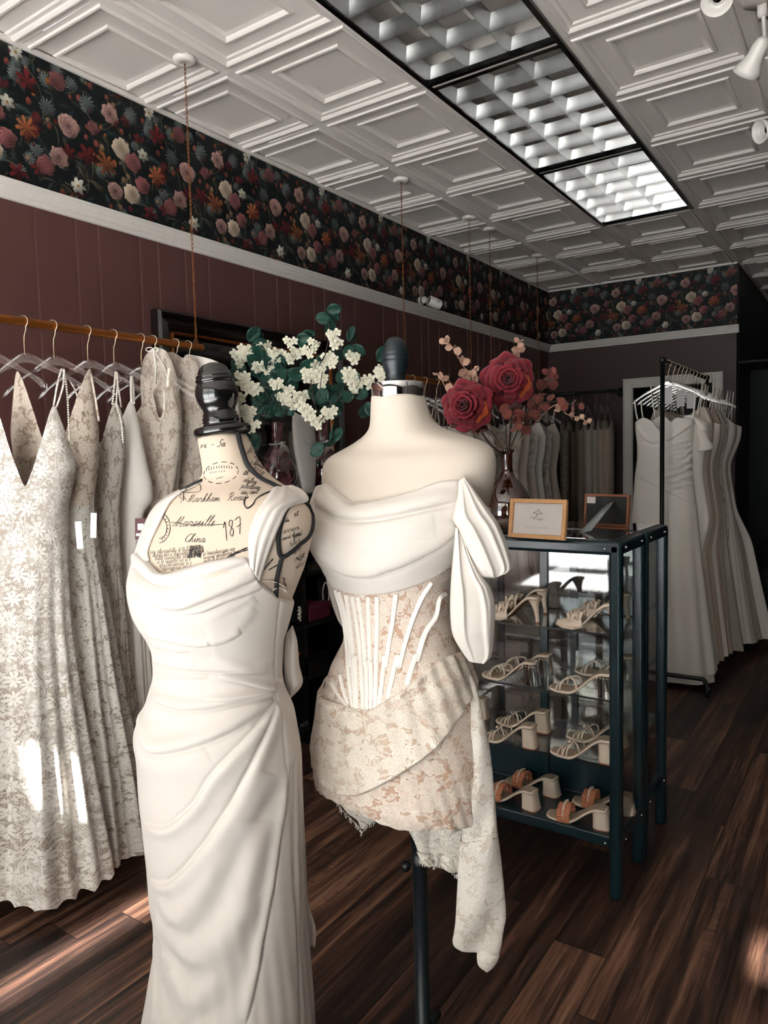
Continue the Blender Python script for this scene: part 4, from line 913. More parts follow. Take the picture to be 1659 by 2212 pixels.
# under skirt
st=[]
add(Q5((100,1090),(250,1130),(420,1140)),.02,.003,'ridge')
add(Q5((420,1150),(700,1060),(900,950)),.012,.003,'ridge'); add(Q5((250,1190),(500,1240),(750,1330),(1000,1360)),.015,.003,'wave')
loft_cloth(D2,'lace_skirt',M['lace_nude'],d2,top=lambda a:low(a)+.03,bot=hem2,nph=420,nz=260,off=.004,strokes=strokes_to_surface(D2,st),func=lambda A,Z,t:.0012*np.sin(A*40+Z*60)*(1-t)**3)
# cross-wrapped overlay: upper edge from the left hip up to the right waist, lower edge diagonal
up_=D2.curve([(690,1500)]+Q5((180,400),(240,420),(330,450),(480,482),(600,425),(820,280),(980,130),(1100,60))+[(1010,1400),(1025,1400)],back=zat(880,1440,P2))
lo_=D2.curve([(684,1660)]+Q5((110,960),(200,1090),(330,1140),(450,1130),(620,1050),(870,885),(980,790),(1100,640),(1180,540))+[(1020,1490),(1030,1440)],back=zat(880,1480,P2))
st=[]
add(Q5((140,420),(330,560),(560,720),(800,760),(1000,640),(1150,500)),.022,.006,'wave'); add(Q5((130,560),(260,760),(480,930),(700,930),(900,800),(1100,600)),.022,.006,'wave')
add(Q5((150,380),(240,418),(330,448),(480,484),(600,432),(820,285),(980,140)),.008,.004,'ridge'); add(Q5((110,700),(200,900),(420,1040),(620,1010),(850,860)),.018,.004,'wave')
add(Q5((600,600),(800,600),(1000,400),(1180,200)),.02,.005,'wave'); add(Q5((110,950),(200,1085),(330,1132),(450,1122),(620,1042),(870,878),(980,782),(1100,632)),.009,.006,'ridge')
loft_cloth(D2,'wrapped_overlay',M['lace_dense'],d2,top=lambda a:np.maximum(up_(a),lo_(a)+.002),bot=lo_,nph=460,nz=240,off=.012,strokes=strokes_to_surface(D2,st),func=lambda A,Z,t:-.009*np.exp(-(t/.02)**2)-.008*np.exp(-((1-t)/.03)**2)+.0015*np.sin(A*26+Z*30),solid=.0012)
# scalloped lace trim with eyelash fringe at the left hem
def lace_tab(name,mat,Lp,Rp,d,th=.002,n=40,m=20,parent=d2,fn=None,strokes=()):
    return pillow(name,mat,parent,Lp,Rp,d,th,n=n,m=m,func=fn)
lace_tab('scallop_trim',M['lace_net'],Q5((240,1180),(290,1240),(330,1290),(400,1340),(430,1400)),Q5((560,1330),(540,1350),(520,1365),(480,1370),(450,1410)),1.50,.0015)
b=MB(); rs=np.random.RandomState(4)
hemL=bez(Q5((245,1190),(270,1235),(320,1290),(370,1340),(420,1390),(440,1430),(470,1380),(510,1350),(545,1340)),8)
for k_ in range(46):
    i=rs.randint(len(hemL)); x,y=hemL[i]; l=4+9*rs.rand(); p=dep(x,y,1.498); b.tube([p,dep(x+rs.randn()*1.2,y+l*.5,1.498),dep(x+rs.randn()*2,y+l,1.498)],.0006,4)
for a0 in range(0,len(hemL)-6,3):
    x,y=hemL[a0]; x2,y2=hemL[a0+4]; b.tube([dep(x,y,1.497),dep((x+x2)/2,(y+y2)/2+5,1.497),dep(x2,y2,1.497)],.0006,4)
b.build('eyelash_fringe',M['crepe2'],d2)
# lower back lace panel below the hem at the right
lace_tab('lace_hem_panel',M['lace_open'],Q5((780,1380),(840,1490),(880,1610))+Q6((720,500),(760,590)),[(1004,1752),(1003,1800),(1002,1840),(996,1888)],1.52,.002,n=60,m=30,fn=lambda t,u,a:.006*np.sin(u*11)+.003*np.sin(t*9))
lace_tab('net_insert',M['lace_net'],Q6((985,350),(960,440),(950,500),(1000,560),(1030,640)),Q6((1075,330),(1070,400),(1062,480),(1050,560),(1045,690)),1.512,.0015,n=24,m=12)
b=MB()
hemR=bez(Q6((740,575),(780,600),(820,605),(860,620),(900,605),(940,600),(975,640),(1010,680),(1040,690)),8)
for k_ in range(60):
    i=rs.randint(len(hemR)); x,y=hemR[i]; l=3+6*rs.rand(); b.tube([dep(x,y-3,1.52),dep(x+rs.randn(),y+l*.5,1.52),dep(x+rs.randn()*1.5,y+l,1.52)],.0006,4)
b.build('eyelash_fringe',M['crepe2'],d2)
# long folded lace sash hanging from the hip
sfn=lambda t,u,a:.0035*np.sin(u*7+t*14)*np.clip(t*3,0,1)+.003*np.sin(t*30+u*3)*.5
lace_tab('lace_sash',M['lace_sash'],[(992,1447)]+Q5((1220,400),(1235,800),(1222,1200),(1215,1500))+Q6((1060,420),(1045,600),(1038,800),(1022,1050),(1008,1150),(1000,1190),(1010,1235),(1050,1265)),[(1000,1443)]+Q5((1290,210),(1345,350),(1400,600),(1440,800),(1470,1100),(1495,1450))+Q6((1345,300),(1380,550),(1405,800),(1418,1000),(1400,1100),(1385,1190),(1375,1245),(1360,1290)),[1.50,1.475,1.47,1.475,1.48,1.49],[.008,.035,.045,.045,.04,.02],n=170,m=34,fn=sfn)
lace_tab('sash_tail',M['lace_sash'],Q6((1195,1200),(1192,1290),(1190,1340),(1205,1395),(1255,1430)),Q6((1375,1200),(1368,1260),(1362,1330),(1320,1400),(1275,1433)),[1.49,1.488,1.488],[.01,.028,.012],n=40,m=20)
# draped satin neckline (cowl)
rowsC=[(1025,693,1066,.56),(1044,688,1062,.6),(1085,677,1058,.68),(1120,675,1050,.76),(1146,675,1036,.82),(1174,675,1016,.86),(1200,688,1004,.88),(1213,696,998,.88),(1246,707,985,.86),(1271,724,980,.86),(1290,730,978,.86),(1320,735,978,.86)]
CL=Loft(P2,rowsC,n=2.15,bumps=[(p,w,z,h,a*.4) for p,w,z,h,a in bust2],k=2)
ct=CL.curve([(690,1043)]+Q4((135,228),(180,240),(250,300),(330,360),(385,386),(500,365),(700,310),(900,250),(1050,195),(1210,182))+[(1003,1040),(1040,1090)],back=zat(880,1110,P2))
cb=CL.curve([(690,1205)]+Q4((130,845),(170,960),(240,1050),(330,1097),(500,1113),(700,1090),(900,1020),(1080,920),(1150,860))+[(1010,1185)],back=zat(880,1190,P2))
st=[]
add(Q4((95,375),(200,460),(330,505),(430,512),(600,495),(800,450),(1000,400),(1180,355)),.020,.010)
add(Q4((60,600),(60,690),(160,795),(300,885),(430,912),(560,906),(720,862),(900,772),(1060,672),(1172,575)),.024,.012)
add(Q4((130,835),(210,880),(330,925),(470,940),(620,925)),.012,.005)
add(Q4((100,560),(400,620),(700,620),(1000,540)),.02,.003,'ridge')
add(Q4((330,1080),(500,1100),(700,1078),(900,1008),(1080,908)),.006,.003,'ridge')
add(Q4((130,228),(250,300),(360,372)),.008,.005,'ridge'); add(Q4((385,390),(440,350),(500,340),(560,352)),.01,.006,'ridge')
add(Q4((900,250),(1050,215),(1200,212)),.008,.003,'ridge')
loft_cloth(CL,'draped_neckline',M['crepe2'],d2,top=ct,bot=cb,nph=520,nz=260,off=.005,strokes=strokes_to_surface(CL,st),func=lambda A,Z,t:-.012*np.exp(-((1-t)/.03)**2)-.010*np.exp(-(t/.03)**2)+.005*np.sin(PI*t),phi=(-PI,PI))
# off-shoulder flounce on the right: upper lobe, lower lobe and the fold falling from the pin
TC=bvh_of(CL,.012)
def dvals(pts,off,n=9,lo=1.36,hi=1.5):
    q=bez(pts,8); out=[]; last=None
    for i in np.linspace(0,len(q)-1,n).astype(int):
        h=hit(TC,*q[i],0); 
        v=((h-C)@FF-off) if h is not None else (last if last else 1.42)
        last=v; out.append(min(max(v,lo),hi))
    return out
Lu=Q4((1192,215),(1185,330),(1150,500),(1190,590),(1240,700),(1310,860),(1370,950),(1450,970)); Ru=Q4((1240,176),(1350,330),(1430,440),(1500,540),(1560,680),(1610,850),(1590,915),(1500,950))
fl=lambda t,u,a:.010*np.clip(t*2,0,1)*(np.exp(-((u-.26-.12*t)/.05)**2)+.9*np.exp(-((u-.62-.1*t)/.05)**2)+.6*np.exp(-((u-.86)/.05)**2))-.003
dl=dvals(Lu,.012); dl=[dl[0],dl[1],dl[2],dl[2],dl[2]+.005,dl[2]+.01,dl[2]+.015,dl[2]+.02,dl[2]+.02]
pillow('sleeve_flounce',M['crepe2'],d2,Lu,Ru,dl,[.012,.035,.05,.06,.06,.05,.02],n=110,m=44,func=fl,ex=.7)
Ll=Q4((1168,570),(1155,740),(1140,900),(1128,1100),(1130,1300),(1150,1420),(1210,1530),(1270,1615)); Rl=Q4((1215,600),(1290,800),(1380,960),(1440,1040),(1475,1180),(1470,1380),(1452,1560),(1400,1632))
fl2=lambda t,u,a:.008*(np.exp(-((u-.26)/.04)**2))*np.clip(2.2-2*t,0,1)+.007*np.exp(-((u-.66-.15*t)/.05)**2)*np.sin(PI*t)+.004*np.exp(-((u-.85)/.05)**2)-.003
pillow('sleeve_drape',M['crepe2'],d2,Ll,Rl,[dl[2]+.012,dl[2]+.02,dl[2]+.025,dl[2]+.03,dl[2]+.035],[.02,.045,.055,.06,.025],n=120,m=44,func=fl2,ex=.7)
pillow('sleeve_drape',M['crepe2'],d2,Q4((150,900),(165,1000),(200,1150),(250,1290),(300,1365)),Q4((180,900),(230,1040),(260,1150),(290,1280),(308,1368)),1.66,[.02,.04,.03],n=40,m=14)
# pins
for x,y in (R for R in [(995.5,1038.5),(696.5,1044)]):
    h=hit(bvh_of(CL,.008),x,y,.003); h=dep(x,y,1.5) if h is None else h
    b=MB(); b.ball(h-FF*.004,.0021,10,8); b.build('dressmaker_pin',M['teal_metal'],d2)
# ============================================================ HANGING RAILS, HANGERS, DRESSES
RZ=1.905; RX=-.06
def chain(x,y,z0,z1,label):
    t=thing('ceiling_chain',label,'chain',(x,y,CEIL),group=None)
    b=MB(); b.lathe([(0,0),(.044,0),(.047,-.006),(.044,-.016),(.030,-.020),(.014,-.021),(.010,-.018),(0,-.018)],28,(x,y,CEIL-.001)); b.build('ceiling_rose',M['white_paint'],t)
    b=MB(); L=.017; n=int((z1-z0)/L)
    for k in range(n+1):
        z=z1-k*(z1-z0)/n; a=k*PI/2+.3; th=np.linspace(0,2*PI,9)[:-1]; d=np.array([math.cos(a),math.sin(a),0])
        P=np.array([[x,y,z]])+np.outer(np.cos(th)*.0042,d)+np.outer(np.sin(th)*.0115,[0,0,1]); b.tube(P,.0014,4,closed=True)
    b.build('chain_links',M['chain'],t); return t
def ring_eye(b,x,y,z):
    th=np.linspace(0,2*PI,17)[:-1]; b.tube(np.array([[x,y,z]])+np.outer(np.cos(th)*.0095,[0,1,0])+np.outer(np.sin(th)*.0095,[0,0,1]),.0028,6,closed=True)
def brass_rail(y0,y1,eyes,label):
    t=thing('dress_rail',label,'rail',(RX,(y0+y1)/2,RZ))
    b=MB(); b.tube([(RX,y0,RZ),(RX,y0+.002,RZ),(RX,y1-.002,RZ),(RX,y1,RZ)],[.0135,.0145,.0145,.0135],20); b.build('rod',M['brass'],t,angle=50)
    for y in eyes: b=MB(); ring_eye(b,RX,y,RZ+.023); b.build('eye_bolt',M['chain'],t)
    b=MB(); r=np.random.RandomState(3)
    return t
brass_rail(-3.4,-.752,[-.784,-3.3],'brass rail hanging from chains at the left, full of lace gowns')
brass_rail(.79,1.71,[.823,1.673],'brass rail hung from chains behind the cream dress form')
brass_rail(1.955,2.90,[1.989,2.866],'brass rail hung from chains nearest the back corner')
for y,l in ((-.784,'nearest ceiling chain, holding the end of the left brass rail'),(-3.3,'ceiling chain at the window end of the left brass rail'),(.822,'ceiling chain dropping behind the tall black finial'),(1.673,'ceiling chain dropping toward the lower red rose'),(1.989,'ceiling chain dropping just above the upper red rose'),(2.866,'farthest ceiling chain, close to the back corner')):
    chain(RX,y,RZ+.030,CEIL-.018,l)
def hanger_template(mat,hook='gold_hook',sc_=1.):
    t=thing('dress_hanger','clear acrylic hanger','hanger',(0,0,0))
    x=np.linspace(-.215,.215,61); u=np.abs(x)/.215
    zt=-.098-.118*(np.sqrt(u**2+.012)-.11)/.90; th=.036-.020*np.clip(u*1.6,0,1)+.012*np.clip((u-.75)/.25,0,1); zb=zt-th
    zb=np.where(u>.96,zt-th*.75,zb); zt=np.where(u>.96,zt-.004,zt)
    P=[]
    for i in range(len(x)): P.append([(x[i],-.0045,zt[i]-.002),(x[i],-.003,zt[i]),(x[i],.003,zt[i]),(x[i],.0045,zt[i]-.002),(x[i],.0045,zb[i]+.002),(x[i],.003,zb[i]),(x[i],-.003,zb[i]),(x[i],-.0045,zb[i]+.002)])
    b=MB(); b.grid(np.array(P),cv=True); n=len(x); b.f+= [tuple(range(8)),tuple(range((n-1)*8,n*8))[::-1]]; b.m+=[0,0]; b.build('hanger_body',mat,t,local=True)
    a=np.linspace(-.55*PI,1.12*PI,22)[::-1]; r=.0185
    arc=[(r*math.cos(q),0,.002+r*math.sin(q)) for q in a]
    pts=[(0,0,-.112),(0,0,-.07),(.002,0,-.045)]+[(.010,0,-.026)]+[(r*math.cos(q),0,.001+r*math.sin(q)) for q in np.linspace(-.32*PI,1.10*PI,20)]
    b=MB(); b.tube(pts,.0020,8); b.build('hook',M[hook],t,local=True); return t
HANG=hanger_template(M['acrylic']); used=[False]
def hang(x,y,z,rz,label,group,tmpl=HANG,scale=None):
    if tmpl.get('_u') is None:
        tmpl['_u']=1; tmpl.location=(x,y,z); tmpl.rotation_euler=(0,0,rz); tmpl['label']=label; tmpl['group']=group; return tmpl
    c=copy_tree(tmpl,(x,y,z),rz,label,group); return c
HR=.36
hooksY=[-1.655,-1.525,-1.421,-1.291,-1.183,-1.062,-1.005,-.896,-.832]
hl=['clear hanger cut off by the left edge of the photo','clear hanger carrying the white guipure lace gown with the deep V','clear hanger second from the left, above the beige leaf gown','clear hanger above the beaded grey lace gown','clear hanger above the plain satin gown','clear hanger fifth along, above the nude floral lace gown','clear hanger holding the tulle gown with a tied bow on top','clear hanger second from the rail end, above the pale nude gown','clear hanger last on the left rail, holding the long-sleeved lace gown']
for y,l in zip(hooksY,hl): hang(RX,y,RZ+.0,HR,l,'clear acrylic hangers on the left rail')
def ribbon(name,mat,parent,pts,w,side=RR,th=.0012,n=8):
    q=bez(pts,n); b=MB(); sv=np.array(side)*w/2; b.grid(np.array([[p-sv,p,p+sv] for p in q]),uv=np.array([[(0,i*.01),(w/2,i*.01),(w,i*.01)] for i in range(len(q))])); return b.build(name,mat,parent,solid=th)
def hooks_dress(name,label,P,rows,topc,mat,straps=(),hem=.07,n=2.1,folds=(11,.012),off=0,seed=0,back=None,dep0=2.35,skirt=None,zs=None,strap_mat=None,nph=300,nz=260,q=.62,rot=HR,strokes=(),smooth=3,cat='gown',group=None,swell=0):
    t=thing(name,label,cat,(P[0],P[1],0),group=group)
    L=Loft(P,[(r[0],r[1],r[2],(r[3] if len(r)>3 else q)) for r in rows],rot=rot,n=n,k=smooth); L.zmin_=L.zmin
    tp=L.curve(topc,back=back if back is not None else zat((rows[0][1]+rows[0][2])/2,rows[0][0]+175,P))
    rr=np.random.RandomState(seed); ph0,ph1,ph2=rr.rand(3)*6; k1,am=folds
    def fn(A,Z,T_):
        low=np.clip((1.25-Z)/1.1,0,1)**1.2
        return low*(am*np.sin(k1*A+ph0+.8*np.sin(2*A+ph1))+am*.5*np.sin(2.3*k1*A+ph2))+low*swell*np.cos(A*2)
    st=strokes_to_surface(L,strokes) if len(strokes) else ()
    zsk=skirt[0] if skirt else hem
    loft_cloth(L,'gown_body' if skirt is None else 'bodice',mat,t,top=tp,bot=hem if skirt is None else zsk,nph=nph,nz=nz,func=fn,strokes=st,off=.0)
    if skirt: loft_cloth(L,'skirt',skirt[1],t,top=zsk+.012,bot=hem,nph=nph,nz=nz,func=fn,off=.001)
    for pts,w,kind in straps:
        q3=[dep(x,y,dp) for x,y,dp in pts]
        if kind=='bead':
            b=MB(); 
            c=bez(q3,14); s_=np.r_[0,np.cumsum(np.linalg.norm(np.diff(c,axis=0),axis=1))]
            for d_ in np.arange(0,s_[-1],w*1.7): b.ball([np.interp(d_,s_,c[:,i]) for i in range(3)],w*.75,7,5)
            b.build('beaded_strap',M['pearl'],t)
        else: ribbon('strap',strap_mat or mat,t,q3,w)
    return t,L,tp
def tagcard(parent,x,y,d,w,h,ang=.05,mat='tag_card'):
    c=dep(x,y,d); Mr=np.stack([RR*math.cos(ang)+UU*math.sin(ang),FF,-RR*math.sin(ang)+UU*math.cos(ang)],-1)
    b=MB(); b.box(c,(w,.0012,h),Mr); o=b.build('price_tag',M[mat],parent,smooth=False,bevel=.0004)
    b=MB(); b.tube([c+UU*h*.46,c+UU*(h*.5+.035)-FF*.004,c+UU*(h*.5+.06)],.0005,4); b.build('tag_string',M['crepe'],o)
    return o
P_=(-.03,-1.515)
rows=[(850,-22,124,.4),(900,-40,135,.45),(950,-60,152,.5),(1010,-72,168,.55),(1055,-68,158,.6),(1100,-58,148,.62),(1160,-52,150,.62),(1250,-62,154),(1350,-80,160),(1476,-95,176),(1600,-115,196),(1750,-140,222),(1850,-155,240),(1940,-165,252)]
d,L,tp=hooks_dress('lace_gown','white guipure lace gown with a deep V, nearest on the left rail',P_,rows,[(-70,1005),(-40,940),(-12,878),(2,905),(25,980),(45,1035),(54,1050),(62,1035),(85,965),(104,900),(118,874),(138,925),(155,970),(168,1006)],M['lace_white'],
 straps=[([(116,876,2.30),(124,830,2.32),(133,796,2.35)],.006,'r'),([(122,880,2.30),(136,835,2.32),(138,797,2.35)],.006,'r'),([(150,950,2.33),(146,860,2.36),(139,798,2.36)],.005,'bead'),([(-10,880,2.28),(-16,830,2.3),(-22,790,2.32)],.006,'r')],folds=(9,.022),seed=1,hem=lambda A:.070+.016*np.abs(np.sin(A*13))+.02*np.sin(A*2),nph=520,nz=420)
tagcard(d,171,1156,2.22,.020,.083,.08)
lh=M['lace_net']
P_=(-.04,-1.395)
rows=[(800,28,200,.35),(860,24,206,.4),(930,22,214,.45),(1000,30,214,.5),(1060,50,206,.55),(1105,58,204,.6),(1200,50,216),(1300,40,232),(1400,28,246),(1500,18,262),(1650,5,290),(1800,-8,312),(1900,-15,322)]
d,L,tp=hooks_dress('lace_gown','beige sheer gown with wide leaf-lace straps, second on the left rail',P_,rows,[(20,960),(28,860),(34,806),(42,806),(60,850),(88,935),(115,1010),(145,920),(170,845),(188,802),(197,800),(206,850),(214,930)],M['lace_beige'],folds=(12,.02),seed=2,hem=.085,skirt=(1.28,M['sheer_leaf']),straps=[([(196,806,2.40),(204,850,2.41),(214,910,2.42)],.007,'r')])
loft_cloth(L,'underskirt',M['lace_ivory2'],d,top=1.29,bot=.30,nph=200,nz=80,off=-.022)
tagcard(d,202,1135,2.33,.020,.08,-.02)
P_=(-.04,-1.27)
rows=[(860,166,266,.45),(920,168,272,.5),(1000,182,270,.5),(1060,192,262,.5),(1100,192,258,.5),(1200,184,262),(1300,176,272),(1450,166,284),(1600,155,302),(1800,140,318),(1900,135,325)]
hooks_dress('beaded_gown','grey beaded lace gown with pearl-edged straps, third on the left rail',P_,rows,[(166,930),(190,900),(215,960),(228,920),(246,868),(258,880),(266,905),(272,940)],M['lace_grey'],folds=(12,.012),seed=3,hem=.10,
 straps=[([(243,872,2.44),(247,835,2.46),(250,802,2.5)],.0055,'bead'),([(266,955,2.42),(262,910,2.43),(252,872,2.44),(254,830,2.47),(253,804,2.5)],.005,'bead'),([(262,880,2.5),(256,840,2.5),(252,803,2.5)],.006,'r'),([(180,900,2.44),(165,850,2.46),(150,820,2.5)],.006,'r')])
P_=(-.04,-1.165)
rows=[(866,222,292,.5),(930,222,304,.5),(1000,228,318,.5),(1050,236,330,.5),(1082,240,331,.5),(1105,244,312,.5),(1140,244,304,.55),(1250,240,310),(1400,234,322),(1600,222,338),(1800,212,352),(1900,208,360)]
d,L,tp=hooks_dress('satin_gown','plain champagne satin gown with thin straps, fourth on the left rail',P_,rows,[(222,940),(245,915),(262,905),(276,872),(286,866),(293,885),(304,930)],M['satin'],folds=(8,.012),seed=4,hem=.12,straps=[([(284,868,2.52),(283,840,2.55),(283,812,2.58)],.008,'r'),([(290,872,2.53),(288,840,2.56),(285,812,2.58)],.006,'r')])
b=MB(); c=dep(303,1142,2.45); Mr=np.stack([RR,FF,UU],-1); b.box(c,(.034,.004,.07),Mr); ht=b.build('hang_tag',M['red_box'],d,smooth=False,bevel=.001)
b=MB(); b.box(dep(304,1138,2.445),(.020,.004,.022),Mr); b.box(dep(304,1155,2.445),(.030,.004,.010),Mr); b.build('tag_print',M['tag_card'],ht,smooth=False)
P_=(-.045,-1.05)
rows=[(835,292,384,.45),(900,290,392,.45),(980,298,390,.5),(1060,304,376,.5),(1150,300,372,.55),(1300,294,384),(1500,284,400),(1800,268,420),(1900,262,425)]
hooks_dress('lace_gown','nude floral lace gown with slim straps, fifth on the left rail',P_,rows,[(290,900),(310,870),(325,838),(335,870),(345,905),(358,870),(368,842),(380,870),(390,900)],M['lace_ivory2'],folds=(11,.012),seed=5,hem=.12,straps=[([(325,842,2.6),(327,830,2.62),(330,818,2.64)],.008,'r'),([(355,905,2.58),(355,850,2.6),(354,826,2.62)],.006,'r')])
P_=(-.045,-.995)
rows=[(752,318,368,.5),(775,308,376,.5),(820,303,386,.5),(900,306,394,.5),(980,316,392,.5),(1060,322,386,.5),(1200,318,392),(1400,310,405),(1800,292,430),(1900,288,440)]
d,L,tp=hooks_dress('tulle_gown','ivory tulle gown with a tied bow on top of its hanger, on the left rail',P_,rows,[(303,800),(312,772),(326,754),(345,752),(362,762),(376,795),(386,830)],M['lace_ivory2'],folds=(14,.010),seed=6,hem=.12)
b=MB()
for s_,r_ in ((-1,8),(1,6)):
    th=np.linspace(0,2*PI,13)[:-1]; c0=(330+s_*7,755); b.tube([dep(c0[0]+r_*math.cos(a),c0[1]+4.5*math.sin(a),2.60) for a in th],.0035,6,closed=True,flat=.4)
b.tube([dep(332,757,2.6),dep(338,790,2.59),dep(336,830,2.58)],.005,6,flat=.3); b.tube([dep(334,757,2.6),dep(352,785,2.59),dep(368,828,2.58)],.005,6,flat=.3); b.build('tied_bow',M['satin'],d)
ribbon('satin_ribbon',M['shoe'],d,[dep(366,795,2.58),dep(363,815,2.58),dep(362,835,2.58)],.008)
P_=(-.05,-.885)
rows=[(762,350,420,.5),(790,346,432,.5),(850,346,446,.5),(930,352,448,.5),(1050,362,436,.5),(1200,356,440),(1500,346,452),(1900,330,480)]
hooks_dress('lace_gown','pale nude tulle gown with appliqued shoulders, seventh on the left rail',P_,rows,[(346,800),(352,770),(372,758),(395,775),(412,765),(428,790),(444,840)],M['lace_ivory2'],folds=(10,.010),seed=7,hem=.12)
P_=(-.05,-.82)
rows=[(764,392,430,.5),(775,390,470,.5),(800,392,492,.5),(850,396,514,.5),(930,402,522,.5),(1050,408,515,.5),(1200,400,500),(1500,390,510),(1900,380,520)]
hooks_dress('lace_gown','long-sleeved ivory lace gown at the end of the left rail, behind the black cap',P_,rows,[(390,790),(400,766),(420,768),(445,773),(470,782),(490,800),(504,830),(514,860)],M['satin'],folds=(9,.010),seed=8,hem=.12)
# ---- parametric dresses for the farther racks
def far_dress(name,label,cat,group,x,y,rz,mat,top=1.62,hem=.12,wb=.17,ww=.125,wh=.24,dr=.35,style='v',straps='thin',seed=0,skirtmat=None,hz=1.80,nph=110,nz=90,folds=(8,.016),cup=.0,sk=.35):
    t=thing(name,label,cat,(x,y,0),rz,group=group); rr=np.random.RandomState(seed); p0,p1,p2=rr.rand(3)*6
    ph=np.linspace(0,2*PI,nph,endpoint=False); zr=[hem,.45,.8,1.0,top-.38,top-.28,top-.12,top+.02,top+.2]; wr=[wh,wh*.86,wh*.72,ww*1.28,ww*1.05,ww,wb*.98,wb,wb*.9]; dr=min(dr,sk+.1); drr=[sk,sk,sk,sk+.03,dr+.08,dr+.06,dr+.03,dr,dr*.8]
    front=np.clip(-np.sin(ph),0,1); cx=np.cos(ph)
    if style=='v': tp=top+.10*np.abs(cx)-.14*np.exp(-(cx/.22)**2)*front-.12*np.clip((np.abs(cx)-.80)/.2,0,1)
    elif style=='sweet': tp=top-.03*np.abs(cx)**4-.055*np.exp(-(cx/.14)**2)*front+.03*np.exp(-((np.abs(cx)-.45)/.25)**2)*front
    elif style=='high': tp=top+.06-.08*np.clip((np.abs(cx)-.6)/.4,0,1)
    else: tp=top+0*cx
    zq,wq=smooth_interp(zr,wr,160,9); _,dq=smooth_interp(zr,drr,160,9)
    def prof(z): return np.interp(z,zq,wq),np.interp(z,zq,dq)
    def mesh(zt,zb,off,nz,mat_,nm):
        T_=np.linspace(0,1,nz)[:,None]; Z=zb+(zt-zb)*T_; w,d_=prof(Z); low=np.clip((1.25-Z)/1.1,0,1)
        D=1+low*(folds[1]/.2)*(np.sin(folds[0]*ph+p0+np.sin(2*ph+p1))+.5*np.sin(folds[0]*2.3*ph+p2))+cup*np.exp(-((Z-(top-.10))/.06)**2)*np.clip(-np.sin(ph),0,1)*np.exp(-((np.abs(cx)-.45)/.3)**2)
        X=(w*D+off)*cx; Y=(w*D*d_+off)*np.sin(ph); P=np.stack([X,Y,Z+0*X],-1); uv=np.stack([np.broadcast_to(ph*.15,X.shape),Z+0*X],-1)
        b=MB(); b.grid(P,cv=True,uv=uv); return b.build(nm,mat_,t,local=True)
    zw=top-.30
    if skirtmat is None: mesh(tp[None,:],hem,0,nz,mat,'gown_body')
    else: mesh(tp[None,:],zw-.03,0,nz//2,mat,'bodice'); mesh(np.full((1,nph),zw),hem,.002,nz,skirtmat,'skirt')
    if straps!='none':
        for s_ in (-1,1):
            xa=wb*.62*s_; za=top+(.02 if style!='v' else .06); w_={'thin':.006,'wide':.03}[straps]
            q=bez([(xa,-.03,za),(xa*1.15,-.015,(za+hz)/2),(min(abs(xa)*1.25,.17)*s_,0,hz-.02),(min(abs(xa)*1.25,.17)*s_,.008,hz-.02),(xa*1.1,.03,za)],5)
            b=MB(); b.grid(np.array([[p-[w_/2,0,0],p+[w_/2,0,0]] for p in q])); b.build('strap',mat,t,solid=.0015,local=True)
    return t
GH=[(.80+.1,'sweet'),]
rs=np.random.RandomState(21)
mats=['lace_ivory2','lace_grey','satin','lace_dense','greige','lace_white']
desc2=['pale','beaded','satin','ivory','taupe','white']
for k_ in range(6):
    y=.90+k_*.145
    hang(RX,y,RZ,.2,['clear hanger','clear hanger'][0]+' on the second brass rail, behind the cream dress form','hangers on the second brass rail')
    far_dress('gown','long %s gown on the second brass rail, half hidden behind the cream dress form'%'pale','gown','gowns on the second brass rail',RX,y,.2+.1*rs.randn(),M[mats[k_]],top=1.56,ww=.155,seed=30+k_,wb=.19,wh=.26,style=['v','sweet','high'][k_%3])
f3=[('lace_grey','sweet','white gown with beaded lace appliques at the near end of the rail behind the amber vase'),('tulle','v',None),('lace_white','v','white gown with a feathery floral bodice behind the amber vase'),('greige','sweet',None),('lace_grey','v',None),('lace_ivory2','high',None)]
for k_ in range(6):
    y=2.05+k_*.15
    hang(RX,y,RZ,.1,'clear hanger on the farthest brass rail, above the gowns behind the amber vase','hangers on the farthest brass rail')
    far_dress('gown','pale embellished gown on the farthest brass rail behind the amber vase','gown','gowns on the farthest brass rail',RX,y,.15+.1*rs.randn(),M[['lace_grey','greige','lace_white','satin','lace_grey','greige'][k_]],top=1.60,ww=.165,seed=50+k_,wb=.20,wh=.30,style=['v','v','sweet','v','high','v'][k_],skirtmat=M['greige'] if k_ in(0,2) else None)
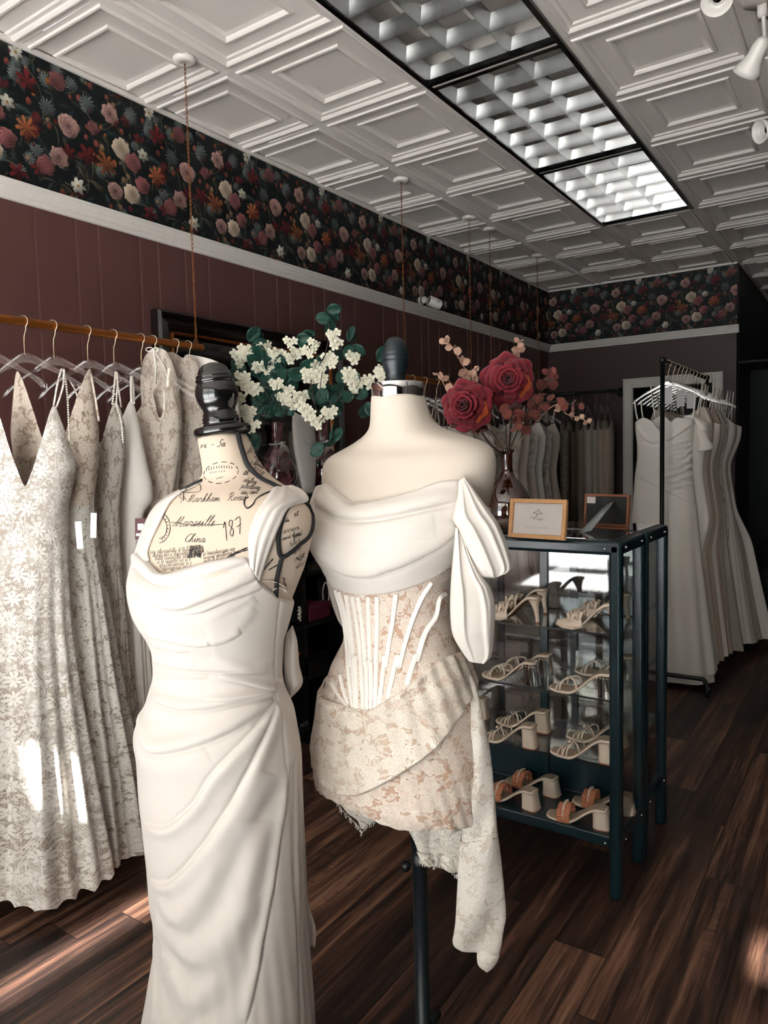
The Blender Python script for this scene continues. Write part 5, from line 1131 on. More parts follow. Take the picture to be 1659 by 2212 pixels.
# dark pipe fixed to the back wall, with gowns
t=thing('wall_rail','black pipe rail fixed to the back wall beside the white door frame','rail',(-.1,4.12,2.0))
b=MB(); b.tube([(-.47,3.95,2.0),(.215,3.95,2.0)],.016,14); b.build('pipe',M['black_metal'],t)
b=MB(); b.tube([(.21,3.95,2.0),(.23,3.95,2.0),(.235,3.97,2.0),(.235,4.19,2.0)],.018,12); b.lathe([(0,0),(.045,0),(.045,.008),(.022,.012),(.022,.03),(0,.03)],20,(.235,4.198,2.0),rotm('X',PI/2)); b.build('wall_flange',M['black_metal'],t)
bx=[pl(x_,860,1,3.95)[0] for x_ in (1222,1240,1256,1272,1288,1301,1313)]
bm=['lace_grey','sequin_dark','tulle','greige','sequin_light','tulle','tulle']
HB=hanger_template(M['acrylic'],'gold_hook')
for k_,x_ in enumerate(bx):
    hang(x_,3.95,2.0,PI/2+.25,'clear hanger on the black pipe at the back wall','hangers on the back wall pipe',tmpl=HB)
    far_dress('evening_gown',['pale lace evening gown','dark sequinned taupe gown','dusky tulle gown','pale taupe gown','sparkling sequinned gown','plain dusky gown','last dusky gown beside the door frame'][k_]+', hanging on the black pipe at the back wall','gown',None,x_,3.95,PI/2+.25,M[bm[k_]],top=1.66,seed=70+k_,wb=.155,wh=.17,sk=.28,hz=1.88,style=['v','sweet','v','v','high','v','v'][k_],straps='wide' if k_ in(3,5) else 'thin')
# ------------------------------------------------------------ rolling rack on the right
XK=1.222; YK0,YK1=1.60,2.92; ZK=1.955
t=thing('garment_rack','black tubular rolling garment rack behind the display case, loaded with satin gowns','clothes rack',(XK,(YK0+YK1)/2,0))
b=MB(); b.tube([(XK,YK0,ZK),(XK,YK1,ZK)],.013,14); b.build('top_rail',M['black_metal'],t)
for y in (YK0,YK1):
    b=MB(); b.tube([(XK,y,.10),(XK,y,ZK+.012)],.013,16); b.ball((XK,y,ZK+.006),.02,14,10); b.build('upright',M['black_metal'],t)
    b=MB(); b.tube(bez([(XK-.26,y,.045),(XK-.24,y,.095),(XK-.2,y,.10),(XK,y,.10),(XK+.2,y,.10),(XK+.24,y,.095),(XK+.262,y,.045)],5),.013,12); b.build('foot',M['black_metal'],t)
    for s_ in (-1,1): b=MB(); b.tube([(XK+s_*.262-.011,y,.024),(XK+s_*.262+.011,y,.024)],.024,18); b.build('caster',M['black_metal'],t)
b=MB(); b.tube([(XK,YK0,.10),(XK,YK1,.10)],.011,12); b.build('bottom_rail',M['black_metal'],t)
HG=hanger_template(M['acrylic_white'],'gold_hook')
ky=[1.74,1.86,1.97,2.07,2.17,2.27,2.38,2.49,2.60,2.71,2.82]
for k_,y in enumerate(ky): hang(XK,y,ZK,0,('frontmost clear hanger with gold hook on the black rolling rack' if k_==0 else 'clear hanger with gold hook on the black rolling rack, behind the front gown'),'hangers on the rolling rack',tmpl=HG)
P_=(XK,1.80); RA=ZM(1200,740,.2767); RB=ZM(1400,1000,.2532)
rows=[(900,1372,1499,.45),(925,1372,1500,.5),(960,1376,1497,.5),(990,1376,1495,.5),(1030,1371,1497,.5),(1096,1366,1506,.55),(1203,1360,1516,.55),(1329,1352,1532,.6),(1400,1348,1542,.6),(1470,1344,1548,.6)]
st=[]
def add(pts,w=.012,a=.006,k='roll',s=1,fade=True): st.append(dict(p=pts,w=w,a=a,k=k,s=s,fade=fade))
add(RA((635,650),(680,740),(750,790),(805,770)),.014,.009); add(RA((845,760),(900,760),(1000,690),(1070,640)),.014,.009)
for k_ in range(11):
    yy=800+k_*33; add(RA((640,yy-10+k_*6),(740,yy+15-k_*2),(830,yy+25),(950,yy-10+k_*4),(1080,yy-50+k_*12)),.013,.005,'wave')
add(RA((640,1040),(760,1110),(900,1180),(1090,1270)),.014,.006)
for k_ in range(5): add(RA((850,1170-k_*60),(960,1120-k_*50),(1080,1090-k_*70)),.01,.005,'wave')
d,L,tp=hooks_dress('satin_gown','strapless ivory satin gown with ruched bodice, front of the rolling rack',P_,rows,RA((615,630),(650,600),(700,587),(760,625),(800,680),(825,705),(850,690),(900,625),(945,585),(1000,595),(1085,600)),M['satin'],folds=(5,.016),seed=9,hem=.09,rot=0,strokes=st,nph=360,nz=320,back=zat(1435,930,P_),smooth=2,
 straps=[(RA((640,605))[0:1][0]+(4.45,),)*1 and ([(1377,906,4.50),(1373,885,4.50),(1371,864,4.50)],.010,'r'),([(1389,903,4.50),(1386,885,4.50),(1385,866,4.50)],.008,'r'),([(1497,908,4.40),(1500,880,4.40),(1502,845,4.40)],.012,'r')])
loft_cloth(L,'lining_hem',M['satin'],d,top=.35,bot=.035,nph=200,nz=40,off=-.02,func=lambda A,Z,t:.012*np.sin(7*A+1))
tags=[(1443,4.45),(1470,4.5),(1492,4.55)]
for k_,(x_,dd_) in enumerate(tags): tagcard(d if k_==0 else d,x_,855+k_*5,dd_,.05,.10,0)
rl=[('gown','ivory chiffon gown with a large satin bow, second on the rolling rack','satin','sweet',.19,.25),('gown','slim pale gown with draped folds, third on the rolling rack','greige','v',.19,.28),('gown','pale taupe column gown on the rolling rack','tulle','v',.18,.28),('gown','creamy off-shoulder gown on the rolling rack','satin','sweet',.2,.30),('gown','blush column gown hanging deeper on the rolling rack','tulle','v',.19,.30),
 ('gown','sequinned tulle gown hanging deeper on the rolling rack','sequin_light','v',.2,.36),('gown','pale lace gown deep on the rolling rack','lace_grey','v',.2,.34),('gown','off-white gown with a wide folded collar on the rolling rack','satin','high',.22,.38),('gown','glittering ballgown near the far end of the rolling rack','sequin_light','sweet',.22,.45),('gown','wide satin ballgown at the far end of the rolling rack','satin','sweet',.23,.50)]
for (nm,lb,mt,sty,wb,wh),y in zip(rl,ky[1:]):
    far_dress(nm,lb,'gown',None,XK+.02,y,.05*rs.randn(),M[mt],top=1.62,seed=int(y*100),wb=wb,ww=.15+.01*rs.rand(),wh=wh*.8,hz=1.84,style=sty,hem=.10,nph=150,nz=110,folds=(9,.02),sk=.22 if y<2.6 else .4)
# satin bow
t=thing('satin_bow','large ivory satin bow pinned to a gown on the rolling rack','bow',tuple(dep(1525,950,4.45)))
pillow('bow_loop',M['satin'],t,[(1503,930),(1506,945),(1508,962),(1507,975)],[(1522,925),(1530,945),(1542,965),(1536,972)],4.38,[.02,.06,.05],n=24,m=10)
pillow('bow_loop',M['satin'],t,[(1500,905),(1505,920),(1508,930)],[(1532,918),(1530,925),(1526,932)],4.38,[.02,.05,.04],n=20,m=10)
# ============================================================ GLASS DISPLAY CASES
CX1=1.632; CW=.98; CX0=CX1-CW; CT=1.158
def case(y0,y1,label,name='display_case'):
    t=thing(name,label,'display case',((CX0+CX1)/2,(y0+y1)/2,0)); s=.038; xs=(CX0+s/2,CX1-s/2); ys=(y0+s/2,y1-s/2)
    for x in xs:
        for y in ys:
            b=MB(); b.box((x,y,(CT-.01)/2),(s,s,CT-.01)); b.build('leg',M['teal_metal'],t,smooth=True,bevel=.009,angle=30)
    zr=CT-.024
    for y in ys: b=MB(); b.box(((CX0+CX1)/2,y,zr),(CW-.002,s,.044)); b.build('top_rail',M['teal_metal'],t,bevel=.011,angle=30)
    for x in xs: b=MB(); b.box((x,(y0+y1)/2,zr),(s,y1-y0-.002,.044)); b.build('top_rail',M['teal_metal'],t,bevel=.011,angle=30)
    for y in ys: b=MB(); b.box(((CX0+CX1)/2,y,.186),(CW-2*s,.02,.036)); b.build('bottom_rail',M['teal_metal'],t,bevel=.004,angle=30)
    for x in xs: b=MB(); b.box((x,(y0+y1)/2,.186),(.02,y1-y0-2*s,.036)); b.build('bottom_rail',M['teal_metal'],t,bevel=.004,angle=30)
    b=MB(); b.box(((CX0+CX1)/2,(y0+y1)/2,.190),(CW-.03,y1-y0-.02,.014)); b.build('bottom_panel',M['teal_metal'],t,smooth=False)
    b=MB(); b.box(((CX0+CX1)/2,y1-.012,.265),(CW-2*s,.008,.13)); b.build('back_kick_panel',M['teal_metal'],t,smooth=False)
    for z in (.431,.646,.859): 
        b=MB(); b.box(((CX0+CX1)/2,(y0+y1)/2,z-.003),(CW-.05,y1-y0-.05,.006)); b.build('glass_shelf',M['pane'],t,smooth=False)
        b=MB(); b.box(((CX0+CX1)/2,y0+.0235,z-.003),(CW-.07,.0015,.0062)); b.build('shelf_edge',M['black_metal'],t,smooth=False)
        for x in xs: b=MB(); b.box((x+(.018 if x<1 else -.018),(y0+y1)/2,z-.003),(.0015,y1-y0-.06,.0062)); b.build('shelf_edge',M['black_metal'],t,smooth=False)
    b=MB(); b.box(((CX0+CX1)/2,(y0+y1)/2,CT-.002),(CW-.06,y1-y0-.06,.008)); b.build('glass_top',M['top_glass'],t,smooth=False)
    zc=(.20+CT-.04)/2; hz=CT-.24-.02
    for x in xs: b=MB(); b.box((x,(y0+y1)/2,zc),(.004,y1-y0-2*s,hz)); b.build('side_glass',M['pane'],t,smooth=False)
    b=MB(); b.box(((CX0+CX1)/2,y1-.016,zc+.06),(CW-2*s,.004,hz-.13)); b.build('back_glass',M['back_glass'],t,smooth=False)
    b=MB(); b.box(((CX0+CX1)/2-.04+.17,y1-.02,zc+.03),(.032,.012,hz)); b.build('door_stile',M['teal_metal'],t,smooth=False,bevel=.003)
    b=MB(); b.box((CX0+.30,y1-.02,zc+.03),(.03,.012,hz)); b.build('door_stile',M['teal_metal'],t,smooth=False,bevel=.003)
    for x in xs:
        for z in (zr,.186):
            sx=-1 if x<1 else 1
            for c_ in ((x-sx*.030,y0-.0005,z-.002),(x+sx*.0195,y0+.055,z),(x+sx*.0195,y1-.055,z)): b=MB(); b.ball(c_,.0042,10,6); b.build('screw',M['chrome'],t)
    return t
M['top_glass']=glass('case_top_pane',(.78,.8,.8,1),gl=4.)
M['back_glass']=glass('reflective_back_pane',(.92,.93,.93,1),gl=1.7)
case(-.642,-.345,'teal-black metal display case with glass shelves of bridal shoes, nearest the camera')
case(-.340,-.030,'second teal-black glass display case, directly behind the shoe case')
# ------------------------------------------------------------ shoes (template: toe at -x, heel at +x, sole on z=0)
def spread(x,kind):
    xs=[0,.012,.035,.065,.10,.14,.17,.19,.2]; hw={'sq':[.020,.031,.037,.040,.034,.026,.026,.027,.022],'pt':[.004,.016,.032,.040,.033,.026,.026,.026,.02]}[kind]
    return np.interp(x,xs,hw)
def sole_z(x,Hh): 
    t=np.clip((x-.065)/.11,0,1); s_=t*t*(3-2*t); return .006+Hh*s_+.004*np.clip((.03-x)/.03,0,1)
def shoe(kind,label,name):
    t=thing(name,label,'shoe',(0,0,0)); Hh={'bow':.082,'pearl':.070,'strap':.070,'ruffle':.058}[kind]; tip='pt' if kind=='bow' else 'sq'
    L=.20; x=np.linspace(0,L,44); w=spread(x,tip); z=sole_z(x,Hh); X0=-.075   # origin under the ball
    prof=lambda w_,z_,x_:[(x_+X0,-w_,z_),(x_+X0,-w_*.9,z_+.004),(x_+X0,0,z_+.0055),(x_+X0,w_*.9,z_+.004),(x_+X0,w_,z_),(x_+X0,w_*.92,z_-.005),(x_+X0,0,z_-.006),(x_+X0,-w_*.92,z_-.005)]
    b=MB(); b.grid(np.array([prof(a,c,d) for a,c,d in zip(w,z,x)]),cv=True); n=len(x); b.f+= [tuple(range(8)),tuple(range((n-1)*8,n*8))[::-1]]; b.m+=[0,0]; b.build('footbed_edge',M['shoe'],t,local=True)
    b=MB(); b.grid(np.array([[(x_+X0,-w_*.86,z_+.0050),(x_+X0,0,z_+.0066),(x_+X0,w_*.86,z_+.0050)] for w_,z_,x_ in zip(w,z,x)][1:-1])); b.build('insole',M['insole'],t,local=True)
    b=MB(); b.grid(np.array([[(x_+X0,-w_*.9,z_-.0058),(x_+X0,0,z_-.0064),(x_+X0,w_*.9,z_-.0058)] for w_,z_,x_ in zip(w,z,x)][1:-1])); b.build('outsole',M['sole'],t,local=True)
    zh=Hh; hx=.178+X0
    if kind=='bow':
        pts=[(0,.0235,.020,hx+.0),(.25,.014,.013,hx+.004),(.5,.0085,.0085,hx+.009),(.8,.0068,.0072,hx+.013),(1,.0072,.0078,hx+.014)]
    elif kind=='ruffle': pts=[(0,.025,.025,hx-.0),(.5,.027,.027,hx+.003),(1,.030,.030,hx+.006)]
    else: pts=[(0,.0235,.0215,hx),(.5,.0245,.022,hx+.003),(1,.0265,.0235,hx+.006)]
    th=np.arange(20)*2*PI/20; c_,s_=np.cos(th),np.sin(th); e=.6 if kind!='bow' else 1.
    R_=[]
    zz=np.linspace(0,1,14)
    for q_ in zz:
        a=np.interp(q_,[p[0] for p in pts],[p[1] for p in pts]); bb=np.interp(q_,[p[0] for p in pts],[p[2] for p in pts]); cx=np.interp(q_,[p[0] for p in pts],[p[3] for p in pts])
        zt=(zh+.002)*(1-q_)
        ztop=zt+ (0 if q_>0 else 0)
        R_.append(np.stack([cx+a*np.sign(c_)*np.abs(c_)**e,bb*np.sign(s_)*np.abs(s_)**e,np.minimum(np.full(20,ztop),sole_z(cx+a*c_-X0,Hh)-.004)],-1))
    b=MB(); b.grid(np.array(R_),cv=True,flip=True); b.f+= [tuple(range(20)),tuple(range(13*20,14*20))[::-1]]; b.m+=[0,0]
    ho=b.build('heel',M['clear_heel'] if kind=='pearl' else M['shoe'],t,local=True,angle=50)
    a,bb,cx=pts[-1][1:]; b=MB(); P=np.stack([cx+a*1.01*np.sign(c_)*np.abs(c_)**e,bb*1.01*np.sign(s_)*np.abs(s_)**e,0*c_],-1); b.grid(np.array([P+[0,0,.0045],P+[0,0,.0002]]),cv=True,flip=True); b.f.append(tuple(range(20,40))[::-1]); b.m.append(0)
    if kind!='pearl': b.build('heel_tip',M['sole'],ho,local=True)
    def strapb(p0,p1,hgt,wd,name,mat,thick=.0016,lean=0,ret=False):
        """band from the -y edge at x=p0 to the +y edge at x=p1, arching to height hgt"""
        a=np.linspace(0,PI,18); xs_=p0+(p1-p0)*(1-np.cos(a))/2; w0=np.interp(xs_,x,w)*.96; zc=np.interp(xs_,x,z)
        C_=np.stack([xs_+X0+lean*np.sin(a),-np.cos(a)*w0,zc+.002+np.sin(a)**.7*hgt],-1)
        if ret: return C_
        d_=np.array([[1,0,0]]); b=MB(); b.grid(np.array([[p-[wd/2,0,0],p+[0,0,.0008],p+[wd/2,0,0]] for p in C_])); return b.build(name,M[mat],t,solid=thick,local=True)
    if kind=='bow':   # pointed closed vamp with a bow
        n1=26; xs_=np.linspace(.004,.082,n1); V=[]
        for q_ in xs_:
            w0=np.interp(q_,x,w); zc=np.interp(q_,x,z); hgt=.010+.030*(q_/.082)**.8; a=np.linspace(0,PI,16); V.append(np.stack([np.full(16,q_+X0)+.022*np.sin(a)*(q_/.082)**3*-0+.0*a-.016*np.abs(np.cos(a))*0,-np.cos(a)*w0,zc+np.sin(a)**.8*hgt],-1)+np.stack([(.014*np.abs(np.cos(a))**2)*(q_/.082),0*a,0*a],-1))
        b=MB(); b.grid(np.array(V)); b.build('vamp',M['shoe'],t,solid=.0014,local=True)
        for k_,(sx,sz) in enumerate(((-.016,.048),(.010,.054))):
            b=MB(); 
            for s2 in (-1,1):
                a=np.linspace(0,2*PI,14,endpoint=False); 
                for rr,of in ((1.,0),(.7,.004)):
                    P=np.stack([sx-.004+.012*np.cos(a)*rr,s2*(.016+.014*np.sin(a)*rr),sz-.008+of+.010*np.cos(a*2)*rr+.004*np.sin(a*3)],-1); b.tube(P,.0048,6,closed=True,flat=.5)
            b.ball((sx-.004,0,sz-.004),.0065,10,8); b.build('bow',M['shoe'],t,local=True)
    if kind=='pearl':
        strapb(.028,.034,.016,.007,'toe_strap','shoe'); strapb(.040,.092,.040,.007,'cross_strap','shoe'); strapb(.094,.046,.036,.007,'cross_strap','shoe')
        b=MB()
        for a_ in ((.028,.034,.017),(.040,.092,.041),(.094,.046,.037)):
            C_=bez(strapb(a_[0],a_[1],a_[2],0,'','',ret=True),3)
            for i in range(2,len(C_)-2,2): b.ball(C_[i]+[0,0,.002],.0026,7,5)
        b.build('pearl_beads',M['pearl'],t,local=True)
        b=MB()
        for i in range(5): b.ball((hx-.02+i*.010,-.022,zh-.006),.003,7,5)
        b.build('heel_beads',M['pearl'],ho,local=True)
    if kind=='strap':
        strapb(.030,.046,.020,.005,'toe_strap','shoe'); strapb(.046,.030,.020,.005,'toe_strap','shoe'); strapb(.060,.100,.042,.005,'cross_strap','shoe'); strapb(.102,.064,.042,.005,'cross_strap','shoe',lean=-.012); strapb(.048,.078,.030,.005,'cross_strap','shoe')
        b=MB(); b.ball((.060+X0,0,.048),.006,8,6,(1,1.3,.8)); b.build('knot',M['shoe'],t,local=True)
    if kind=='ruffle':
        for k_,(x0_,am,fr,mt,nm,hh) in enumerate(((.050,.0035,26,'peach_ruffle','ruffle',.046),(.072,.0035,24,'peach_ruffle','ruffle',.052))):
            a=np.linspace(0,PI,90); w0=np.interp(x0_,x,w)*1.02; zc=sole_z(x0_,Hh); Q=[]
            for u in np.linspace(-1,1,7): Q.append(np.stack([x0_+X0+u*.011+.002*np.sin(a*fr*1.7),-np.cos(a)*w0*(1+.04*np.sin(a*fr)),zc-.002+np.sin(a)**.6*(hh+am*np.sin(a*fr+u*2)*(.4+.8*abs(u)))],-1))
            b=MB(); b.grid(np.array(Q)); b.build(nm,M[mt],t,solid=.0012,local=True)
        strapb(.061,.061,.056,.006,'centre_band','shoe',lean=0); b=MB(); a=np.linspace(0,2*PI,12,endpoint=False)
        for s2 in (-1,1): b.tube(np.stack([.061+X0+.006*np.cos(a),s2*(.010+.009*np.sin(a)),.060+.004*np.cos(a)],-1),.0016,5,closed=True)
        b.build('ribbon_bow',M['shoe'],t,local=True)
    return t
m=NT('clear_block_heel'); 
M['clear_heel']=glass('clear_block_heel',(.93,.93,.93,1),.02,1.45,thin=False)
TS={k:shoe(k,'x',n) for k,n in (('bow','bow_mule'),('pearl','pearl_sandal'),('strap','strappy_sandal'),('ruffle','ruffled_mule'))}
us=set()
def put(kind,ball,heel,z,label,ang=None):
    A=pl(*ball,2,z); B=pl(*heel,2,z); a=math.atan2(B[1]-A[1],B[0]-A[0]) if ang is None else ang; loc=(A[0],A[1],z+.0003)
    o=TS[kind] if kind not in us else copy_tree(TS[kind]); us.add(kind); o.location=loc; o.rotation_euler=(0,0,a); o['label']=label; return o
SZ=[.859,.646,.431,.197]
put('bow',(1094,1338),(1172,1347),SZ[0],'cream kitten-heel mule with a bow, left front on the top glass shelf',-.03)
put('bow',(1115,1318),(1194,1329),SZ[0],'cream kitten-heel mule with a bow, behind the left front one on the top shelf',-.08)
put('bow',(1250,1357),(1335,1362),SZ[0],'cream kitten-heel bow mule nearest the corner leg on the top shelf',.08)
put('bow',(1282,1333),(1363,1340),SZ[0],'cream bow mule whose heel shows through the side glass on the top shelf',.10)
put('pearl',(1088,1467),(1153,1478),SZ[1],'pearl-strapped sandal with clear block heel, left front on the second shelf',-.01)
put('pearl',(1120,1450),(1187,1462),SZ[1],'pearl-strapped sandal behind the left front one on the second shelf',-.06)
put('pearl',(1238,1495),(1307,1504),SZ[1],'pearl-strapped clear-heel sandal nearest the corner leg on the second shelf',.08)
put('pearl',(1290,1458),(1362,1464),SZ[1],'pearl-strapped sandal at the back right of the second shelf',.12)
put('strap',(1083,1601),(1153,1616),SZ[2],'cream strappy block-heel sandal, left front on the third shelf',0)
put('strap',(1115,1568),(1186,1585),SZ[2],'cream strappy sandal behind the left front one on the third shelf',-.06)
put('strap',(1240,1634),(1313,1647),SZ[2],'cream strappy sandal nearest the corner leg on the third shelf',.07)
put('strap',(1272,1600),(1345,1614),SZ[2],'cream strappy sandal at the back right of the third shelf',.05)
put('strap',(990,1540),(1060,1556),SZ[2],'cream block-heel sandal at the far left of the third shelf, partly behind the lace dress',-.05)
put('ruffle',(1090,1727),(1155,1755),SZ[3],'peach ruffled mule, left front on the bottom shelf',-.12)
put('ruffle',(1135,1700),(1202,1722),SZ[3],'peach ruffled mule behind the left front one on the bottom shelf',-.10)
put('ruffle',(1231,1772),(1318,1790),SZ[3],'peach ruffled mule nearest the corner leg on the bottom shelf',.08)
put('ruffle',(1285,1742),(1367,1759),SZ[3],'peach ruffled mule whose heel shows right of the corner leg on the bottom shelf',.04)
# ------------------------------------------------------------ picture frames on the cases
def frame3(name,label,corners,d,mat,fw,lean):
    """corners: px of bottom-left, bottom-right at the table; builds an upright leaning frame"""
    (bl,br,hgt)=corners; A=pl(*bl,2,CT+.002); B=pl(*br,2,CT+.002); ex=(B-A); W_=np.linalg.norm(ex); ex/=W_; nrm=np.cross(ex,[0,0,1]); 
    if nrm@(C-A)<0: nrm=-nrm
    up=np.array([0,0,1])*math.cos(lean)-nrm*math.sin(lean); fr=np.cross(ex,up); 
    if fr@(C-A)<0: fr=-fr
    t=thing(name,label,'picture frame',tuple((A+B)/2)); Mx=np.stack([ex,fr,up],-1); o=(A+B)/2+up*hgt/2
    for s_ in (-1,1): b=MB(); b.box(o+ex*s_*(W_/2-fw/2),(fw,.014,hgt),Mx); b.build('frame_side',mat,t,smooth=False,bevel=.0015)
    for s_ in (-1,1): b=MB(); b.box(o+up*s_*(hgt/2-fw/2),(W_-2*fw,.0138,fw),Mx); b.build('frame_rail',mat,t,smooth=False,bevel=.0015)
    return t,o,ex,fr,up,W_,Mx
t,o,ex,fr,up,W_,Mx=frame3('picture_frame','light oak frame with a small printed sign, facing the camera on the glass case',((1099,1160),(1221,1168),.128),0,M['light_wood'],.0135,.14)
b=MB(); b.box(o-fr*.002,(W_-.024,.002,.104),Mx); b.build('card',M['paper'],t,smooth=False)
def on_card(u,v): return o+ex*u+up*v+fr*.0004
def text_obj(name,txt,size,u,v,mat,parent,shear=0,space=1.,w=None):
    cu=bpy.data.curves.new('t','FONT'); cu.body=txt; cu.size=size; cu.shear=shear; cu.align_x='CENTER'; cu.space_character=space; cu.resolution_u=3
    q=bpy.data.objects.new('t',cu); COL.objects.link(q); dg=bpy.context.evaluated_depsgraph_get(); me=bpy.data.meshes.new_from_object(q.evaluated_get(dg))
    V=np.array([v_.co[:] for v_ in me.vertices]); Fc=[tuple(p.vertices) for p in me.polygons]; bpy.data.objects.remove(q); bpy.data.curves.remove(cu); bpy.data.meshes.remove(me)
    b=MB(); b.add([on_card(u+a[0],v+a[1]) for a in V],Fc); return b.build(name,mat,parent,smooth=False)
b=MB()
for p0,p1 in (((0,.028),(-.017,.018)),((0,.028),(.017,.018)),((-.017,.018),(.017,.018)),((0,.028),(.001,.034))): b.tube([on_card(*p0),on_card(*p1)],.0007,4)
b.build('hanger_logo',M['print_grey'],t)
cur=bez([(-.026,.0),(-.020,.006),(-.012,.003),(-.014,-.005),(-.006,.010),(-.001,.018),(-.003,.004),(.002,-.004),(.006,.001),(.009,-.004),(.013,.001),(.016,-.004),(.022,.001)],5)
b=MB(); b.tube([on_card(*q_) for q_ in cur],.0006,4); b.build('script_line',M['print_gold'],t)
text_obj('printed_text','ELSE & VOWEN',.0085,0,-.030,M['print_gold'],t,space=1.5)
t,o,ex,fr,up,W_,Mx=frame3('picture_frame','walnut frame seen from behind with its grey easel strut, on the rear case',((1262,1134),(1358,1139),.118),0,M['mid_wood'],.009,.10)
b=MB(); b.box(o,(W_-.016,.006,.102),Mx); b.build('backing_board',M['black_metal'],t,smooth=False)
b=MB(); b.box(o-ex*(W_/2-.026)+up*.036+fr*.004,(.036,.001,.024),Mx); b.build('label',M['paper'],t,smooth=False)
a0=o+ex*.018+up*.028+fr*.006; a1=pl(1262,1150,2,CT+.004); sv=ex*.5+up*.5; sv=sv/np.linalg.norm(sv); dr_=(a1-a0); s2=np.cross(dr_,fr); s2/=np.linalg.norm(s2)
b=MB(); b.grid(np.array([[a0-s2*.015,a0+s2*.015],[a1-s2*.026,a1+s2*.026]])); b.build('easel_strut',M['grey_cloth'],t,solid=.003)
# ------------------------------------------------------------ amber bottle vase and stems
VX,VY=1.165,-.44
t=thing('bottle_vase','brown amber glass demijohn bottle holding the red roses','vase',(VX,VY,CT+.002))
k_=1.; pf=[(0,.003),(.055,.0),(.072,.006),(.085,.03),(.090,.065),(.088,.10),(.076,.135),(.052,.165),(.030,.188),(.0215,.21),(.0195,.235),(.0195,.272),(.021,.279),(.027,.282),(.028,.288),(.026,.293),(.019,.295),(.0175,.29),(.0175,.24),(.0195,.212),(.028,.19),(.050,.163),(.074,.133),(.086,.10),(.0875,.065),(.082,.03),(.069,.009),(.0,.006)]
b=MB(); b.lathe(pf,56,(0,0,0),cap=False); b.build('bottle',M['amber'],t,local=True)
b=MB(); b.lathe([(0,.008),(.068,.010),(.082,.032),(.085,.055),(0,.055)],40); b.build('water',M['amber'],t,local=True)
MOUTH=np.array([VX,VY,CT+.29])
def stem_tube(b,P0,P1,sag=.02,r=.0022,seed=0):
    rr=np.random.RandomState(seed); P0,P1=np.array(P0),np.array(P1); m_=(P0+P1)/2+rr.randn(3)*sag; q_=bez([P0,m_,P1],8); b.tube(q_,r,6); return q_
def rose(label,c,R,face,seed,mat='rose'):
    t=thing('rose_stem',label,'rose',tuple(c)); rr=np.random.RandomState(seed); f=np.array(face,float); f/=np.linalg.norm(f)
    a=np.cross(f,[0,0,1]); a/=np.linalg.norm(a); u=np.cross(a,f); Mx=np.stack([a,u,f],-1)
    layers=[(5,1.0,.10,1.15,.30),(5,.84,.20,1.0,.32),(5,.66,.32,.95,.34),(4,.50,.42,.95,.36),(3,.34,.50,1.2,.38),(3,.22,.54,1.4,.36),(2,.12,.55,1.8,.34)]
    for li,(n_,r_,tilt_,wd,hh) in enumerate(layers):
        for k_ in range(n_):
            a0_=k_*2*PI/n_+li*.9+rr.rand()*.3; uu=np.linspace(-1,1,13); vv=np.linspace(0,1,11); U,V_=np.meshgrid(uu,vv)
            wid=wd*2*PI/n_*.62; ang=a0_+U*wid*(1-.25*V_**3); curl=.16*np.clip(V_-.72,0,1)**1.5/.28**1.5*(1 if li<5 else .3)
            edge=1-.10*np.abs(U)**2.5+.035*np.sin(U*5+li+k_)+.05*np.exp(-(U/.2)**2)*(li<3)
            rad=R*r_*(.15+.85*V_**.75*edge); z_=R*(tilt_+hh*(V_**1.1)*(1-.75*(r_>.6)*V_)-curl*(.6 if li<5 else 0)-.10*r_)+R*.02*np.sin(U*7+k_*2)*V_
            rad=rad+R*curl*.25*(li<5)+R*.02*np.sin(U*6+k_)*V_
            P=np.stack([rad*np.cos(ang),rad*np.sin(ang),z_],-1)@Mx.T+np.array(c)
            b=MB(); b.grid(P,uv=np.stack([U,V_],-1)); b.build('petal',M['rose_orange' if (li==1 and k_==2) else mat],t,solid=.0006)
    b=MB(); stem_tube(b,np.array(c)-f*R*.1,MOUTH+[0,0,-.03],.012,.0028,seed); b.build('stem',M['stem'],t)
    b=MB(); 
    for k_ in range(5):
        a_=k_*2*PI/5; P=[];
        for v_ in np.linspace(0,1,5): P.append([ (np.array([R*.9*v_*math.cos(a_+dd),R*.9*v_*math.sin(a_+dd),-R*.12*v_])@Mx.T)+np.array(c) for dd in (-.12*(1-v_),.12*(1-v_))])
        b.grid(np.array(P))
    b.build('sepals',M['euc_red'],t); return t
toC=lambda p:(C-np.array(p))/np.linalg.norm(C-np.array(p))
c=dep(1097,822,2.50); rose('large crimson silk rose, higher of the pair above the amber bottle',c,.090,toC(c)+np.array([0.05,0,.12]),1)
c=dep(1010,876,2.46); rose('large crimson silk rose, lower left of the pair above the amber bottle',c,.086,toC(c)+np.array([-.25,0,.05]),2)
def leaf_disc(b,p,nrm,dirv,l,w,cup=.15):
    nrm=np.array(nrm)/np.linalg.norm(nrm); d=np.array(dirv)-nrm*(np.array(dirv)@nrm); d/=np.linalg.norm(d)+1e-9; s_=np.cross(nrm,d); U,V_=np.meshgrid(np.linspace(0,1,7),np.linspace(-1,1,5))
    wv=w*np.sin(np.clip(U,.02,.98)*PI)**.6; P=p+ (U*l)[...,None]*d+(V_*wv)[...,None]*s_+((V_**2*w*cup)+U*(1-U)*l*cup)[...,None]*nrm
    b.grid(P,uv=np.stack([U,V_],-1))
